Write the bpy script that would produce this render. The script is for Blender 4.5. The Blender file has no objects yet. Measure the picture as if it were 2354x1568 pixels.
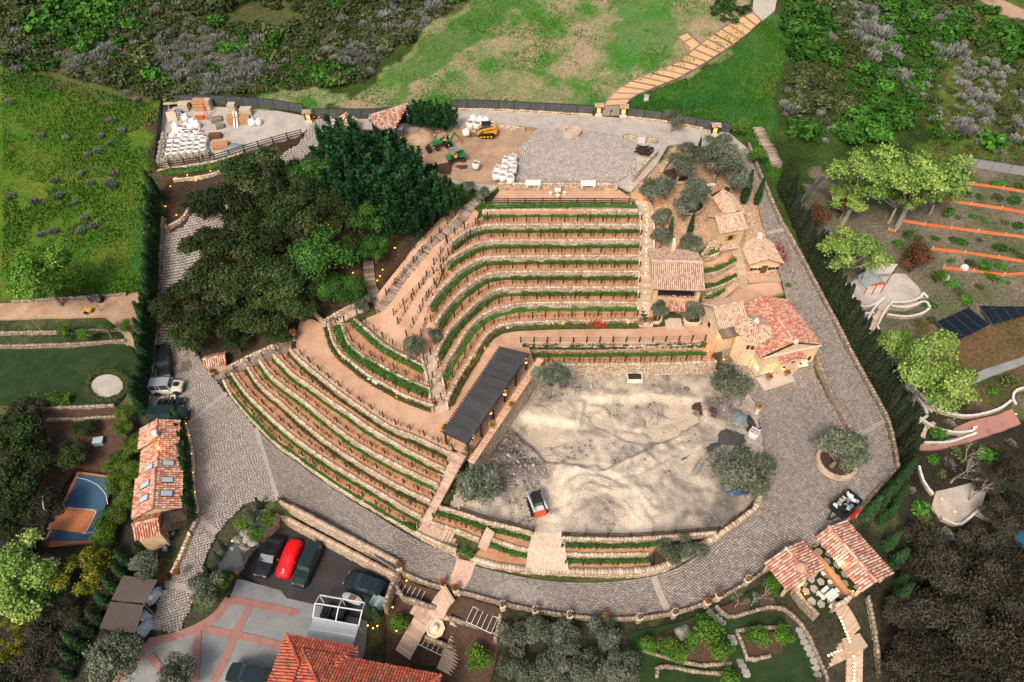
import bpy,math,random
import numpy as np
import bmesh
from mathutils import Vector,Matrix
from mathutils.geometry import tessellate_polygon
RD=random.Random(11)
NR=np.random.default_rng(11)
SC=bpy.context.scene
COL=SC.collection
rad=math.radians
# ------------------------------------------------------------------ camera, sky, sun, exposure
CAMZ,PITCH,FPX=72.0,rad(48.0),1568.0
cd=bpy.data.cameras.new('camera');cam=bpy.data.objects.new('camera',cd);COL.objects.link(cam)
cd.sensor_fit='HORIZONTAL';cd.sensor_width=36.0;cd.lens=36.0*FPX/2353.0
cd.clip_start=0.5;cd.clip_end=6000.0
cam.location=(0,0,CAMZ);cam.rotation_euler=(rad(90)-PITCH,0,0)
SC.camera=cam
SUN_EL,SUN_AZ=rad(48.0),rad(205.0)
world=bpy.data.worlds.new('World');SC.world=world;world.use_nodes=True
wn=world.node_tree.nodes;wl=world.node_tree.links
bg=wn['Background']
sky=wn.new('ShaderNodeTexSky');sky.sky_type='NISHITA';sky.sun_disc=False
sky.sun_elevation=SUN_EL;sky.sun_rotation=SUN_AZ
sky.air_density=1.0;sky.dust_density=7.0;sky.ozone_density=1.0
wl.new(sky.outputs[0],bg.inputs[0]);bg.inputs[1].default_value=0.105
sl=bpy.data.lights.new('sun','SUN');sun=bpy.data.objects.new('sun',sl);COL.objects.link(sun)
sl.energy=1.5;sl.angle=rad(13.0);sl.color=(1.0,0.87,0.74)
sdir=Vector((math.sin(SUN_AZ)*math.cos(SUN_EL),math.cos(SUN_AZ)*math.cos(SUN_EL),math.sin(SUN_EL)))
sun.rotation_euler=sdir.to_track_quat('Z','Y').to_euler();sun.location=(0,0,120)
vs=SC.view_settings
vs.view_transform='Standard';vs.look='None';vs.gamma=1.0;vs.use_curve_mapping=False
vs.exposure=0.64
SC.cycles.max_bounces=5;SC.cycles.diffuse_bounces=2;SC.cycles.glossy_bounces=2
SC.cycles.transmission_bounces=3;SC.cycles.transparent_max_bounces=6
SC.cycles.use_denoising=True
# ------------------------------------------------------------------ measuring: photo survey point (2353 x 1568) -> place
def ray(u,v):
 x,y=(u-1176.5)/FPX,(784.0-v)/FPX
 return Vector((x,math.cos(PITCH)+y*math.sin(PITCH),-math.sin(PITCH)+y*math.cos(PITCH)))
def W(u,v,z):
 d=ray(u,v);t=(z-CAMZ)/d.z
 return Vector((d.x*t,d.y*t,z))
CTRL=[
 (0,0,22),(400,0,22),(800,0,21),(1200,0,20),(1500,0,20),(1770,0,20),(2100,0,18),(2353,0,16),
 (0,180,16),(350,215,13.5),(600,215,14),(900,220,14.2),(1200,235,14.2),(1400,240,14.2),(1640,300,13.6),(1750,330,12.6),
 (1000,120,17),(1300,120,17),(1600,150,16.5),(1800,200,14.5),(2000,250,11.5),(2200,200,12.5),(2353,200,12),
 (150,250,13),(330,300,12),(150,450,8.5),(330,450,8.5),(50,600,5.5),(320,620,5.5),(330,680,4.5),(100,700,4.5),
 (250,760,4),(150,800,3),(300,800,3),(150,870,2),(300,870,2),(150,930,1.8),(290,930,1.5),(100,970,.5),(220,1000,0),
 (60,1080,-1.5),(170,1120,-2.2),(120,1240,-2.5),(230,1200,-1.5),(60,1350,-4),(200,1500,-4),(50,1560,-5),(200,1350,-3),(300,1250,-.5),
 (300,1100,0.3),(370,1000,0.9),(370,1200,0.7),(270,1400,-1.4),
 (1900,450,8.5),(2100,420,8.5),(2353,400,9),(2353,560,6.5),(2100,560,6),(1850,480,9.5),(2000,690,3.2),(2200,650,4.2),
 (2353,700,4),(2200,800,2),(2353,850,1.5),(2100,950,0),(2250,960,0),(2100,1080,-1),(2300,1050,-1),(2150,1180,-2),
 (2300,1250,-3.5),(2075,1200,-.3),(2100,1350,-2.5),(2300,1450,-6),(2050,1500,-4),(1900,1560,-3.5),
 (1740,360,12.6),(1800,500,9.8),(1760,500,10),(1870,680,6.2),(1830,700,6.0),(1950,840,4.2),(1900,880,3.8),(2030,960,3.2),(2040,1080,2.9),(1950,1180,2.6),
 (1880,900,3.1),(1830,980,2.95),(1800,1100,2.9),(1880,1100,2.9),(1760,1200,2.1),(1850,1230,2.2),(1600,1330,.7),(1650,1380,.8),(1300,1360,0),(1300,1410,0),
 (1050,1300,0),(1100,1380,0),(800,1190,.3),(880,1270,.2),(650,1060,.7),(640,1140,.6),(480,1000,.9),(560,1000,.9),(420,830,1.6),(470,900,1.3),(400,930,1.2),
 (430,1280,-.5),(380,1400,-1.7),(350,1480,-2.2),(460,1180,.4),
 (385,560,7),(370,700,3.9),(500,400,11.4),(720,300,13.2),(600,350,12.4),(380,400,11.0),(450,420,10.4),
 (550,560,9),(700,560,9.5),(800,460,12),(600,700,6.6),(780,700,7.2),(500,750,4),(690,735,6.0),(550,800,3.0),
 (900,600,9.3),(960,500,11.9),(1080,470,12.8),(840,720,7.2),
 (1300,340,13.9),(1000,330,13.7),(1450,380,13.9),(1150,260,14.0),(1400,290,14.0),(900,350,13.6),
 (1600,330,13.4),(1620,430,12.5),(1560,450,12.4),(1700,420,12),(1650,540,10),(1560,540,10.6),(1640,620,7.5),(1740,640,6.2),(1720,690,6.0),
 (1030,566,11.4),(1018,614,10.6),(980,710,8.7),(998,750,8.1),(1003,800,7.7),(1085,486,12.6),(900,705,8.4),(870,690,8.1),
 (960,600,10.3),(900,780,7.8),(850,745,7.6),(960,815,7.5),(1040,520,11.7),
 (950,1380,-3),(1000,1500,-4.2),(1300,1480,-2.5),(1600,1450,-1.5),(1500,1560,-3),(1800,1500,-2),(1750,1400,-.8),
 (1900,1340,.8),(1980,1320,.9),(1960,1480,-2.5),(1960,1420,-1),
 (700,1270,-3.7),(600,1320,-3.7),(840,1350,-3.7),(560,1450,-3.6),(700,1440,-3.8),(400,1530,-2.9),(500,1350,-1.8),(520,1250,-.6),(800,1540,-4.0),(480,1480,-3.2),
 (178,1083,-2.1),(262,1095,-2.1),(218,1245,-2.1),(95,1255,-2.1),(170,1170,-2.1),(1700,865,2.95),(1800,875,3.0),(1660,845,2.9),(1850,835,3.1),(1780,810,3.2),
]
_cx=np.array([[*W(u,v,z)]for u,v,z in CTRL])
def _rbf_fit():
 p=_cx[:,:2];n=len(p)
 A=np.zeros((n+3,n+3))
 d=np.sqrt(((p[:,None]-p[None])**2).sum(-1)+6.0)
 A[:n,:n]=-d+np.eye(n)*0.6
 A[:n,n]=1;A[:n,n+1:]=p;A[n,:n]=1;A[n+1:,:n]=p.T
 b=np.zeros(n+3);b[:n]=_cx[:,2]
 return np.linalg.solve(A,b)
_w=_rbf_fit()
def zt_np(xy):
 xy=np.clip(np.asarray(xy,float),[-150,-5],[150,215])
 out=np.empty(len(xy));n=len(_cx)
 for i in range(0,len(xy),8192):
  q=xy[i:i+8192]
  d=np.sqrt(((q[:,None]-_cx[None,:,:2])**2).sum(-1)+6.0)
  out[i:i+8192]=-d@_w[:n]+_w[n]+q@_w[n+1:]
 return out
def zt(x,y):
 return float(zt_np([[x,y]])[0])
def G(u,v,h=0.0):
 """the spot on the ground that a thing of half-height h seen at survey point (u, v) stands on"""
 z=3.0
 for _ in range(14):
  p=W(u,v,z+h);z=0.4*z+0.6*zt(p.x,p.y)
 p=W(u,v,z+h)
 return Vector((p.x,p.y,zt(p.x,p.y)))
def GL(pts):
 return[G(*p)for p in pts]
def WL(pts,z):
 return[W(p[0],p[1],p[2]if len(p)>2 else z)for p in pts]
# ------------------------------------------------------------------ materials
MATS={}
def new_mat(name):
 m=bpy.data.materials.new(name);m.use_nodes=True
 MATS[name]=m
 return m,m.node_tree.nodes,m.node_tree.links,m.node_tree.nodes['Principled BSDF']
def ramp(n,cols,interp='LINEAR'):
 r=n.new('ShaderNodeValToRGB');cr=r.color_ramp;cr.interpolation=interp
 k=len(cols)
 while len(cr.elements)<k:cr.elements.new(0.5)
 for i,c in enumerate(cols):
  pos=c[3]if len(c)>3 else(i/max(1,k-1)if interp=='LINEAR' else i/k)
  cr.elements[i].position=pos;cr.elements[i].color=(c[0],c[1],c[2],1)
 return r
def mat(name,cols,rough=0.9,scale=1.5,detail=6.0,rnd=None,objrnd=False,bump=None,fine=None,spec=0.25,metal=0.0,jit=0.0,vary=0.0):
 """cols: ramp colours. rnd: picked by the face value 'rnd'; objrnd: by object; else by noise of size 1/scale.
    fine=(scale, amount) multiplies fine grain; bump=(scale, strength, distance); vary: brightness change between objects"""
 m,n,l,b=new_mat(name)
 b.inputs['Roughness'].default_value=rough;b.inputs['Metallic'].default_value=metal
 b.inputs['Specular IOR Level'].default_value=spec
 tc=n.new('ShaderNodeNewGeometry')
 if len(cols)==1 and not fine:
  b.inputs['Base Color'].default_value=(*cols[0][:3],1);out=None
 else:
  r=ramp(n,cols,'CONSTANT' if(rnd=='step')else 'LINEAR')
  if rnd:
   a=n.new('ShaderNodeAttribute');a.attribute_name='rnd';l.new(a.outputs['Fac'],r.inputs[0])
  elif objrnd:
   a=n.new('ShaderNodeObjectInfo');l.new(a.outputs['Random'],r.inputs[0])
  else:
   a=n.new('ShaderNodeTexNoise');a.inputs['Scale'].default_value=scale;a.inputs['Detail'].default_value=detail
   a.inputs['Roughness'].default_value=0.65
   l.new(tc.outputs['Position'],a.inputs['Vector'])
   mr=n.new('ShaderNodeMapRange');mr.inputs[1].default_value=0.3;mr.inputs[2].default_value=0.7
   l.new(a.outputs[0],mr.inputs[0]);l.new(mr.outputs[0],r.inputs[0])
  out=r.outputs[0]
  if fine:
   f=n.new('ShaderNodeTexNoise');f.inputs['Scale'].default_value=fine[0];f.inputs['Detail'].default_value=4
   l.new(tc.outputs['Position'],f.inputs['Vector'])
   mr2=n.new('ShaderNodeMapRange');mr2.inputs[1].default_value=0.25;mr2.inputs[2].default_value=0.75
   mr2.inputs[3].default_value=1-fine[1];mr2.inputs[4].default_value=1+fine[1]
   l.new(f.outputs[0],mr2.inputs[0])
   mx=n.new('ShaderNodeVectorMath');mx.operation='SCALE'
   l.new(out,mx.inputs[0]);l.new(mr2.outputs[0],mx.inputs['Scale']);out=mx.outputs[0]
  if vary:
   oi=n.new('ShaderNodeObjectInfo');mr3=n.new('ShaderNodeMapRange')
   mr3.inputs[3].default_value=1-vary;mr3.inputs[4].default_value=1+vary
   l.new(oi.outputs['Random'],mr3.inputs[0])
   mx=n.new('ShaderNodeVectorMath');mx.operation='SCALE'
   l.new(out,mx.inputs[0]);l.new(mr3.outputs[0],mx.inputs['Scale']);out=mx.outputs[0]
  l.new(out,b.inputs['Base Color'])
 if bump:
  t=n.new('ShaderNodeTexNoise');t.inputs['Scale'].default_value=bump[0];t.inputs['Detail'].default_value=5
  l.new(tc.outputs['Position'],t.inputs['Vector'])
  bp=n.new('ShaderNodeBump');bp.inputs['Strength'].default_value=bump[1]
  bp.inputs['Distance'].default_value=bump[2]if len(bump)>2 else 0.05
  l.new(t.outputs[0],bp.inputs['Height']);l.new(bp.outputs[0],b.inputs['Normal'])
 return m
def leafmat(name,cols,vary=0.18,trans=0.0):
 return mat(name,cols,rough=0.75,rnd='lin',vary=vary,spec=0.15)
def glow(name,col,s):
 m,n,l,b=new_mat(name)
 b.inputs['Base Color'].default_value=(*col,1)
 b.inputs['Emission Color'].default_value=(*col,1);b.inputs['Emission Strength'].default_value=s
 return m
M=MATS
# ------------------------------------------------------------------ mesh and object helpers
def root_of(o):
 while o.parent:o=o.parent
 return o
def mesh_np(name,V,F,material=None,rnd=None,smooth=False):
 """V (n,3); F (m,k) array or list of index lists"""
 me=bpy.data.meshes.new(name)
 V=np.asarray(V,np.float32)
 if isinstance(F,np.ndarray):
  k=F.shape[1];m=F.shape[0]
  me.vertices.add(len(V));me.vertices.foreach_set('co',V.ravel())
  me.loops.add(m*k);me.loops.foreach_set('vertex_index',F.astype(np.int32).ravel())
  me.polygons.add(m);me.polygons.foreach_set('loop_start',np.arange(0,m*k,k,dtype=np.int32))
  me.update(calc_edges=True)
 else:
  me.from_pydata(V.tolist(),[],F)
 if rnd is not None:
  a=me.attributes.new('rnd','FLOAT','FACE');a.data.foreach_set('value',np.asarray(rnd,np.float32))
 if smooth:
  me.polygons.foreach_set('use_smooth',np.ones(len(me.polygons),bool))
 if material is not None:me.materials.append(material)
 me.validate(clean_customdata=False)
 return me
def link(name,me,parent=None,loc=None,rot=None,scale=None):
 o=bpy.data.objects.new(name,me);COL.objects.link(o)
 if parent is not None:o.parent=parent
 if loc is not None:o.location=loc
 if rot is not None:o.rotation_euler=rot if hasattr(rot,'__len__')else(0,0,rot)
 if scale is not None:o.scale=scale if hasattr(scale,'__len__')else(scale,)*3
 return o
def tag(o,label=None,cat=None,group=None,kind=None):
 if label:o['label']=label
 if cat:o['category']=cat
 if group:o['group']=group
 if kind:o['kind']=kind
 return o
def thing(name,label,cat,loc=(0,0,0),rotz=0.0,group=None):
 o=link(name,None,None,loc,rotz);o.empty_display_size=0.3
 return tag(o,label,cat,group)
def structure(o):o['kind']='structure';return o
def stuff(o):o['kind']='stuff';return o
class MB:
 def __init__(s):s.v=[];s.f=[];s.r=[]
 def add(s,vs,fs,r=None):
  b=len(s.v);s.v.extend([tuple(p)for p in vs]);r=RD.random()if r is None else r
  for f in fs:s.f.append([b+i for i in f]);s.r.append(r)
  return s
 def box(s,c,size,rz=0.0,r=None,mtx=None,taper=1.0,bottom=True):
  x,y,z=size[0]/2,size[1]/2,size[2]/2
  pts=[Vector((sx*x*(taper if sz>0 else 1),sy*y*(taper if sz>0 else 1),sz*z))for sz in(-1,1)for sx,sy in((-1,-1),(1,-1),(1,1),(-1,1))]
  m=mtx if mtx is not None else Matrix.Rotation(rz,4,'Z')
  c=Vector(c)
  fs=[(4,5,6,7),(0,1,5,4),(1,2,6,5),(2,3,7,6),(3,0,4,7)]+([(3,2,1,0)]if bottom else[])
  return s.add([c+m@p for p in pts],fs,r)
 def bar(s,a,b,w,h=None,r=None,seg=None):
  """square bar from a to b"""
  a,b=Vector(a),Vector(b);h=h or w;d=(b-a)
  if d.length<1e-6:return s
  d.normalize();up=Vector((0,0,1))if abs(d.z)<0.95 else Vector((0,1,0))
  x=d.cross(up).normalized();y=x.cross(d).normalized()
  q=[(-1,-1),(1,-1),(1,1),(-1,1)]
  vs=[p+x*(i*w/2)+y*(j*h/2)for p in(a,b)for i,j in q]
  return s.add(vs,[(0,1,5,4),(1,2,6,5),(2,3,7,6),(3,0,4,7),(3,2,1,0),(4,5,6,7)],r)
 def tube(s,pts,rads,n=6,r=None,cap=True):
  pts=[Vector(p)for p in pts];rings=[]
  rads=rads if hasattr(rads,'__len__')else[rads]*len(pts)
  vs=[]
  for i,p in enumerate(pts):
   d=(pts[min(i+1,len(pts)-1)]-pts[max(i-1,0)]).normalized()
   up=Vector((0,0,1))if abs(d.z)<0.9 else Vector((1,0,0))
   x=d.cross(up).normalized();y=x.cross(d)
   for k in range(n):
    a=2*math.pi*k/n;vs.append(p+x*(math.cos(a)*rads[i])+y*(math.sin(a)*rads[i]))
  fs=[(i*n+k,i*n+(k+1)%n,(i+1)*n+(k+1)%n,(i+1)*n+k)for i in range(len(pts)-1)for k in range(n)]
  if cap:fs+=[tuple(range(n))[::-1],tuple((len(pts)-1)*n+k for k in range(n))]
  return s.add(vs,fs,r)
 def lathe(s,c,prof,n=12,r=None,axis='Z'):
  """prof: (radius, height) pairs"""
  c=Vector(c);vs=[]
  for(q,h)in prof:
   for k in range(n):
    a=2*math.pi*k/n
    p=Vector((q*math.cos(a),q*math.sin(a),h))
    if axis=='Y':p=Vector((p.x,p.z,p.y))
    if axis=='X':p=Vector((p.z,p.x,p.y))
    vs.append(c+p)
  fs=[(i*n+k,i*n+(k+1)%n,(i+1)*n+(k+1)%n,(i+1)*n+k)for i in range(len(prof)-1)for k in range(n)]
  fs.append(tuple((len(prof)-1)*n+k for k in range(n)));fs.append(tuple(range(n))[::-1])
  return s.add(vs,fs,r)
 def prism(s,poly,z0,z1,r=None):
  """poly: xy list, counter-clockwise or not"""
  n=len(poly)
  ar=sum(poly[i][0]*poly[(i+1)%n][1]-poly[(i+1)%n][0]*poly[i][1]for i in range(n))
  if ar<0:poly=poly[::-1]
  vs=[(p[0],p[1],z0)for p in poly]+[(p[0],p[1],z1)for p in poly]
  fs=[(i,(i+1)%n,n+(i+1)%n,n+i)for i in range(n)]+[tuple(range(n,2*n)),tuple(range(n))[::-1]]
  return s.add(vs,fs,r)
 def poly(s,pts,r=None):return s.add(pts,[tuple(range(len(pts)))],r)
 def mesh(s,name,material,smooth=False,off=None):
  V=np.array(s.v,float)if s.v else np.zeros((0,3))
  if off is not None:V=V-np.array(off)
  return mesh_np(name,V,s.f,material,s.r,smooth)
 def build(s,name,material,parent=None,smooth=False,local=False,bevel=0.0):
  off=None
  if parent is not None and not local:off=root_of(parent).location
  me=s.mesh(name,material,smooth,off)
  if bevel:
   bm=bmesh.new();bm.from_mesh(me)
   bmesh.ops.remove_doubles(bm,verts=bm.verts,dist=1e-4)
   bmesh.ops.bevel(bm,geom=[e for e in bm.edges if e.is_manifold and e.calc_face_angle(0)>0.5],offset=bevel,segments=2,affect='EDGES',clamp_overlap=True)
   bm.to_mesh(me);bm.free()
  return link(name,me,parent)
def resample(pts,n=None,step=None,smooth=True):
 P=np.array([[*p]for p in pts],float)
 if smooth and len(P)>2:
  Q=[]
  E=np.vstack([2*P[0]-P[1],P,2*P[-1]-P[-2]])
  for i in range(1,len(E)-2):
   for t in np.linspace(0,1,8,endpoint=False):
    a,b,c,d=E[i-1],E[i],E[i+1],E[i+2]
    Q.append(0.5*((2*b)+(c-a)*t+(2*a-5*b+4*c-d)*t*t+(3*b-a-3*c+d)*t**3))
  Q.append(P[-1]);P=np.array(Q)
 s=np.concatenate([[0],np.cumsum(np.linalg.norm(np.diff(P[:,:2],axis=0),axis=1))])
 if n is None:n=max(2,int(round(s[-1]/step))+1)
 t=np.linspace(0,s[-1],n)
 return np.stack([np.interp(t,s,P[:,k])for k in range(3)],1)
def side_normals(P,toward=None):
 d=np.gradient(P[:,:2],axis=0);d/=np.linalg.norm(d,axis=1)[:,None]+1e-9
 nrm=np.stack([d[:,1],-d[:,0]],1)
 if toward is None:toward=(0,-1)
 if(nrm@np.array(toward)).sum()<0:nrm=-nrm
 return nrm
def inside(poly,xy):
 poly=np.asarray([[p[0],p[1]]for p in poly]);xy=np.asarray(xy)
 x,y=xy[:,0],xy[:,1];c=np.zeros(len(xy),bool);j=len(poly)-1
 for i in range(len(poly)):
  xi,yi=poly[i];xj,yj=poly[j]
  c^=((yi>y)!=(yj>y))&(x<(xj-xi)*(y-yi)/(yj-yi+1e-12)+xi);j=i
 return c
CUTS=[]
def flat(name,pts,material,skirt=1.5,kind='structure',cut=True,parent=None):
 m=MB();n=len(pts)
 tris=tessellate_polygon([[Vector((p.x,p.y,0))for p in pts]])
 b=[Vector(p)for p in pts]
 vs=b+[Vector((p.x,p.y,p.z-skirt))for p in pts]
 fs=[]
 for t in tris:
  a,c,d=(b[i]for i in t)
  nz=(c-a).cross(d-a).z
  fs.append(tuple(t)if nz>0 else tuple(t)[::-1])
 if skirt:fs+=[(i,(i+1)%n,n+(i+1)%n,n+i)for i in range(n)]
 m.add(vs,fs)
 if cut:CUTS.append(([(p.x,p.y)for p in pts],min(p.z for p in pts)-0.4))
 o=m.build(name,material,parent)
 if parent is None and kind:o['kind']=kind
 return o
def drape(name,pts,material,off=0.05,step=2.0,kind='structure',skirt=0.5,zf=None,cut=True):
 """sheet laid over the ground"""
 zf=zf or zt_np
 bm=bmesh.new();vs=[bm.verts.new((p[0],p[1],0))for p in pts]
 bm.faces.new(vs);bm.normal_update()
 for f in bm.faces:
  if f.normal.z<0:f.normal_flip()
 bmesh.ops.triangulate(bm,faces=bm.faces[:])
 xs=[p[0]for p in pts];ys=[p[1]for p in pts]
 for k in np.arange(math.ceil(min(xs)/step)*step,max(xs),step):
  bmesh.ops.bisect_plane(bm,geom=bm.verts[:]+bm.edges[:]+bm.faces[:],plane_co=(k,0,0),plane_no=(1,0,0))
 for k in np.arange(math.ceil(min(ys)/step)*step,max(ys),step):
  bmesh.ops.bisect_plane(bm,geom=bm.verts[:]+bm.edges[:]+bm.faces[:],plane_co=(0,k,0),plane_no=(0,1,0))
 z=zf(np.array([[v.co.x,v.co.y]for v in bm.verts]))+off
 for v,q in zip(bm.verts,z):v.co.z=q
 if skirt:
  be=[e for e in bm.edges if len(e.link_faces)==1]
  ex=bmesh.ops.extrude_edge_only(bm,edges=be)
  for v in[g for g in ex['geom']if isinstance(g,bmesh.types.BMVert)]:v.co.z-=skirt
 me=bpy.data.meshes.new(name);bm.to_mesh(me);bm.free();me.materials.append(material)
 if cut:CUTS.append(([(p[0],p[1])for p in pts],None))
 o=link(name,me)
 if kind:o['kind']=kind
 return o
def ribbon(name,A,B,material,n=None,skirt=1.2,cut=True,parent=None):
 """level strip between two edges"""
 n=n or max(2,int(np.linalg.norm(np.diff(np.array([[*p]for p in A]),axis=0),axis=1).sum()/1.2))
 a,b=resample(A,n),resample(B,n)
 m=MB();vs=[];fs=[]
 for p,q in zip(a,b):
  vs+=[p,q,(p[0],p[1],p[2]-skirt),(q[0],q[1],q[2]-skirt)]
 up=None
 for i in range(n-1):
  k=4*i
  f=(k,k+4,k+5,k+1)
  p0,p1,p2=(Vector(vs[j])for j in f[:3])
  if(p1-p0).cross(p2-p0).z<0:f=f[::-1]
  fs+=[f,(k,k+2,k+6,k+4),(k+1,k+5,k+7,k+3)]
 k=4*(n-1)
 fs+=[(0,1,3,2),(k,k+2,k+3,k+1)]
 m.add(vs,fs)
 if cut:CUTS.append(([(p[0],p[1])for p in a]+[(p[0],p[1])for p in b[::-1]],min(a[:,2].min(),b[:,2].min())-0.6))
 o=m.build(name,material,parent)
 if parent is None:o['kind']='structure'
 return o
def boxes_np(C,X,Y,Z,bottom=False):
 """many boxes: centres and half-axis vectors (n,3)"""
 n=len(C);sg=[(-1,-1,-1),(1,-1,-1),(1,1,-1),(-1,1,-1),(-1,-1,1),(1,-1,1),(1,1,1),(-1,1,1)]
 V=np.stack([C+X*a+Y*b+Z*c for a,b,c in sg],1).reshape(-1,3)
 q=np.array([(4,5,6,7),(0,1,5,4),(1,2,6,5),(2,3,7,6),(3,0,4,7)]+([(3,2,1,0)]if bottom else[]))
 F=(np.arange(n)[:,None,None]*8+q[None]).reshape(-1,4)
 return V,F,len(q)
def stone_wall(label,pts,h,th=0.36,course=0.22,blk=0.4,material='limestone',name='retaining_wall',step=0.8,toward=None,smooth=True,jit=0.035,group=None,rise=0.1):
 """pts: front top edge; h: height (number, or one per point)"""
 if hasattr(h,'__len__'):
  P4=[(p[0],p[1],p[2])for p in pts];hs=np.array(h,float)
 else:hs=np.full(len(pts),float(h))
 P=resample(pts,step=step,smooth=smooth)
 s0=np.concatenate([[0],np.cumsum([math.hypot(pts[i+1][0]-pts[i][0],pts[i+1][1]-pts[i][1])for i in range(len(pts)-1)])])
 s=np.concatenate([[0],np.cumsum(np.linalg.norm(np.diff(P[:,:2],axis=0),axis=1))]);L=s[-1]
 H=np.interp(s/L,s0/s0[-1],hs)
 N=side_normals(P,toward);P[:,:2]+=N*.07;P[:,2]+=rise;H=H+rise
 t=thing(name,label,'wall',tuple(P[len(P)//2]-np.array([0,0,H[len(P)//2]])),group=group)
 o=np.array(t.location)
 m=MB();vs=[]
 for p,nn,hh in zip(P,N,H):
  f=p[:2]-nn*0.06;b=p[:2]-nn*(th-0.05);z=p[2]-0.05
  vs+=[(f[0],f[1],z),(b[0],b[1],z),(b[0],b[1],z-hh-0.3),(f[0],f[1],z-hh-0.3)]
 fs=[]
 for i in range(len(P)-1):
  k=4*i
  for a in range(4):fs.append((k+a,k+(a+1)%4,k+4+(a+1)%4,k+4+a))
 fs+=[(0,1,2,3),(len(vs)-1,len(vs)-2,len(vs)-3,len(vs)-4)]
 m.add(vs,fs);m.build('mortar_core',M['mortar'],t)
 Hm=H.max();nc=max(1,int(math.ceil(Hm/course)))
 C,X,Y,Z=[],[],[],[]
 for c in range(nc):
  a=RD.random()*-blk
  while a<L:
   w=blk*RD.uniform(0.6,1.4);q0,q1=max(a,0),min(a+w,L);a+=w
   if q1-q0<0.12:continue
   sm=(q0+q1)/2
   hh=np.interp(sm,s,H)
   zt_=-c*course;zb_=-min((c+1)*course,hh+0.1)
   if zt_-zb_<0.08:continue
   p=np.array([np.interp(sm,s,P[:,k])for k in range(3)])
   nn=np.array([np.interp(sm,s,N[:,k])for k in range(2)]);nn/=np.linalg.norm(nn)
   e=np.array([np.interp(min(sm+.1,L),s,P[:,k])-np.interp(max(sm-.1,0),s,P[:,k])for k in range(3)]);e/=np.linalg.norm(e)
   out=RD.uniform(-jit,jit)
   top=RD.uniform(-0.03,0.04)if c==0 else 0
   C.append([p[0]-nn[0]*(th/2-out),p[1]-nn[1]*(th/2-out),p[2]+(zt_+zb_)/2+top])
   X.append(e*((q1-q0)/2-0.012));Y.append([nn[0]*th/2,nn[1]*th/2,0]);Z.append([0,0,(zt_-zb_)/2-0.01])
 C,X,Y,Z=map(np.array,(C,X,Y,Z))
 V,F,k=boxes_np(C-o,X,Y,Z,True)
 me=mesh_np('stones',V,F,M[material],np.repeat(NR.random(len(C)),k))
 stuff(link('stones',me,t))
 return t
def leaves(C,size,flat=0.0,elong=1.0,up=None,rnd=None,rng=None):
 """quads of about 'size' at C with random turns; up: (n,3) preferred normals"""
 rng=rng or NR
 n=len(C);nrm=rng.normal(size=(n,3))
 if up is not None:nrm=nrm*(1-flat)+up*flat*1.6
 nrm/=np.linalg.norm(nrm,axis=1)[:,None]+1e-9
 a=np.cross(nrm,rng.normal(size=(n,3)));a/=np.linalg.norm(a,axis=1)[:,None]+1e-9
 b=np.cross(nrm,a)
 s=size*rng.uniform(0.6,1.35,(n,1))*0.5
 a=a*s*elong;b=b*s/math.sqrt(elong)
 V=np.stack([C-a,C-b*.8+a*.1,C+a,C+b*.8+a*.1],1).reshape(-1,3)
 F=np.arange(n*4).reshape(-1,4)
 return V,F,(rng.random(n)if rnd is None else rnd)
def join_np(parts):
 V,F,R_=[],[],[];b=0
 for v,f,r in parts:
  V.append(v);F.append(f+b);R_.append(r);b+=len(v)
 return np.concatenate(V),np.concatenate(F),np.concatenate(R_)
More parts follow.
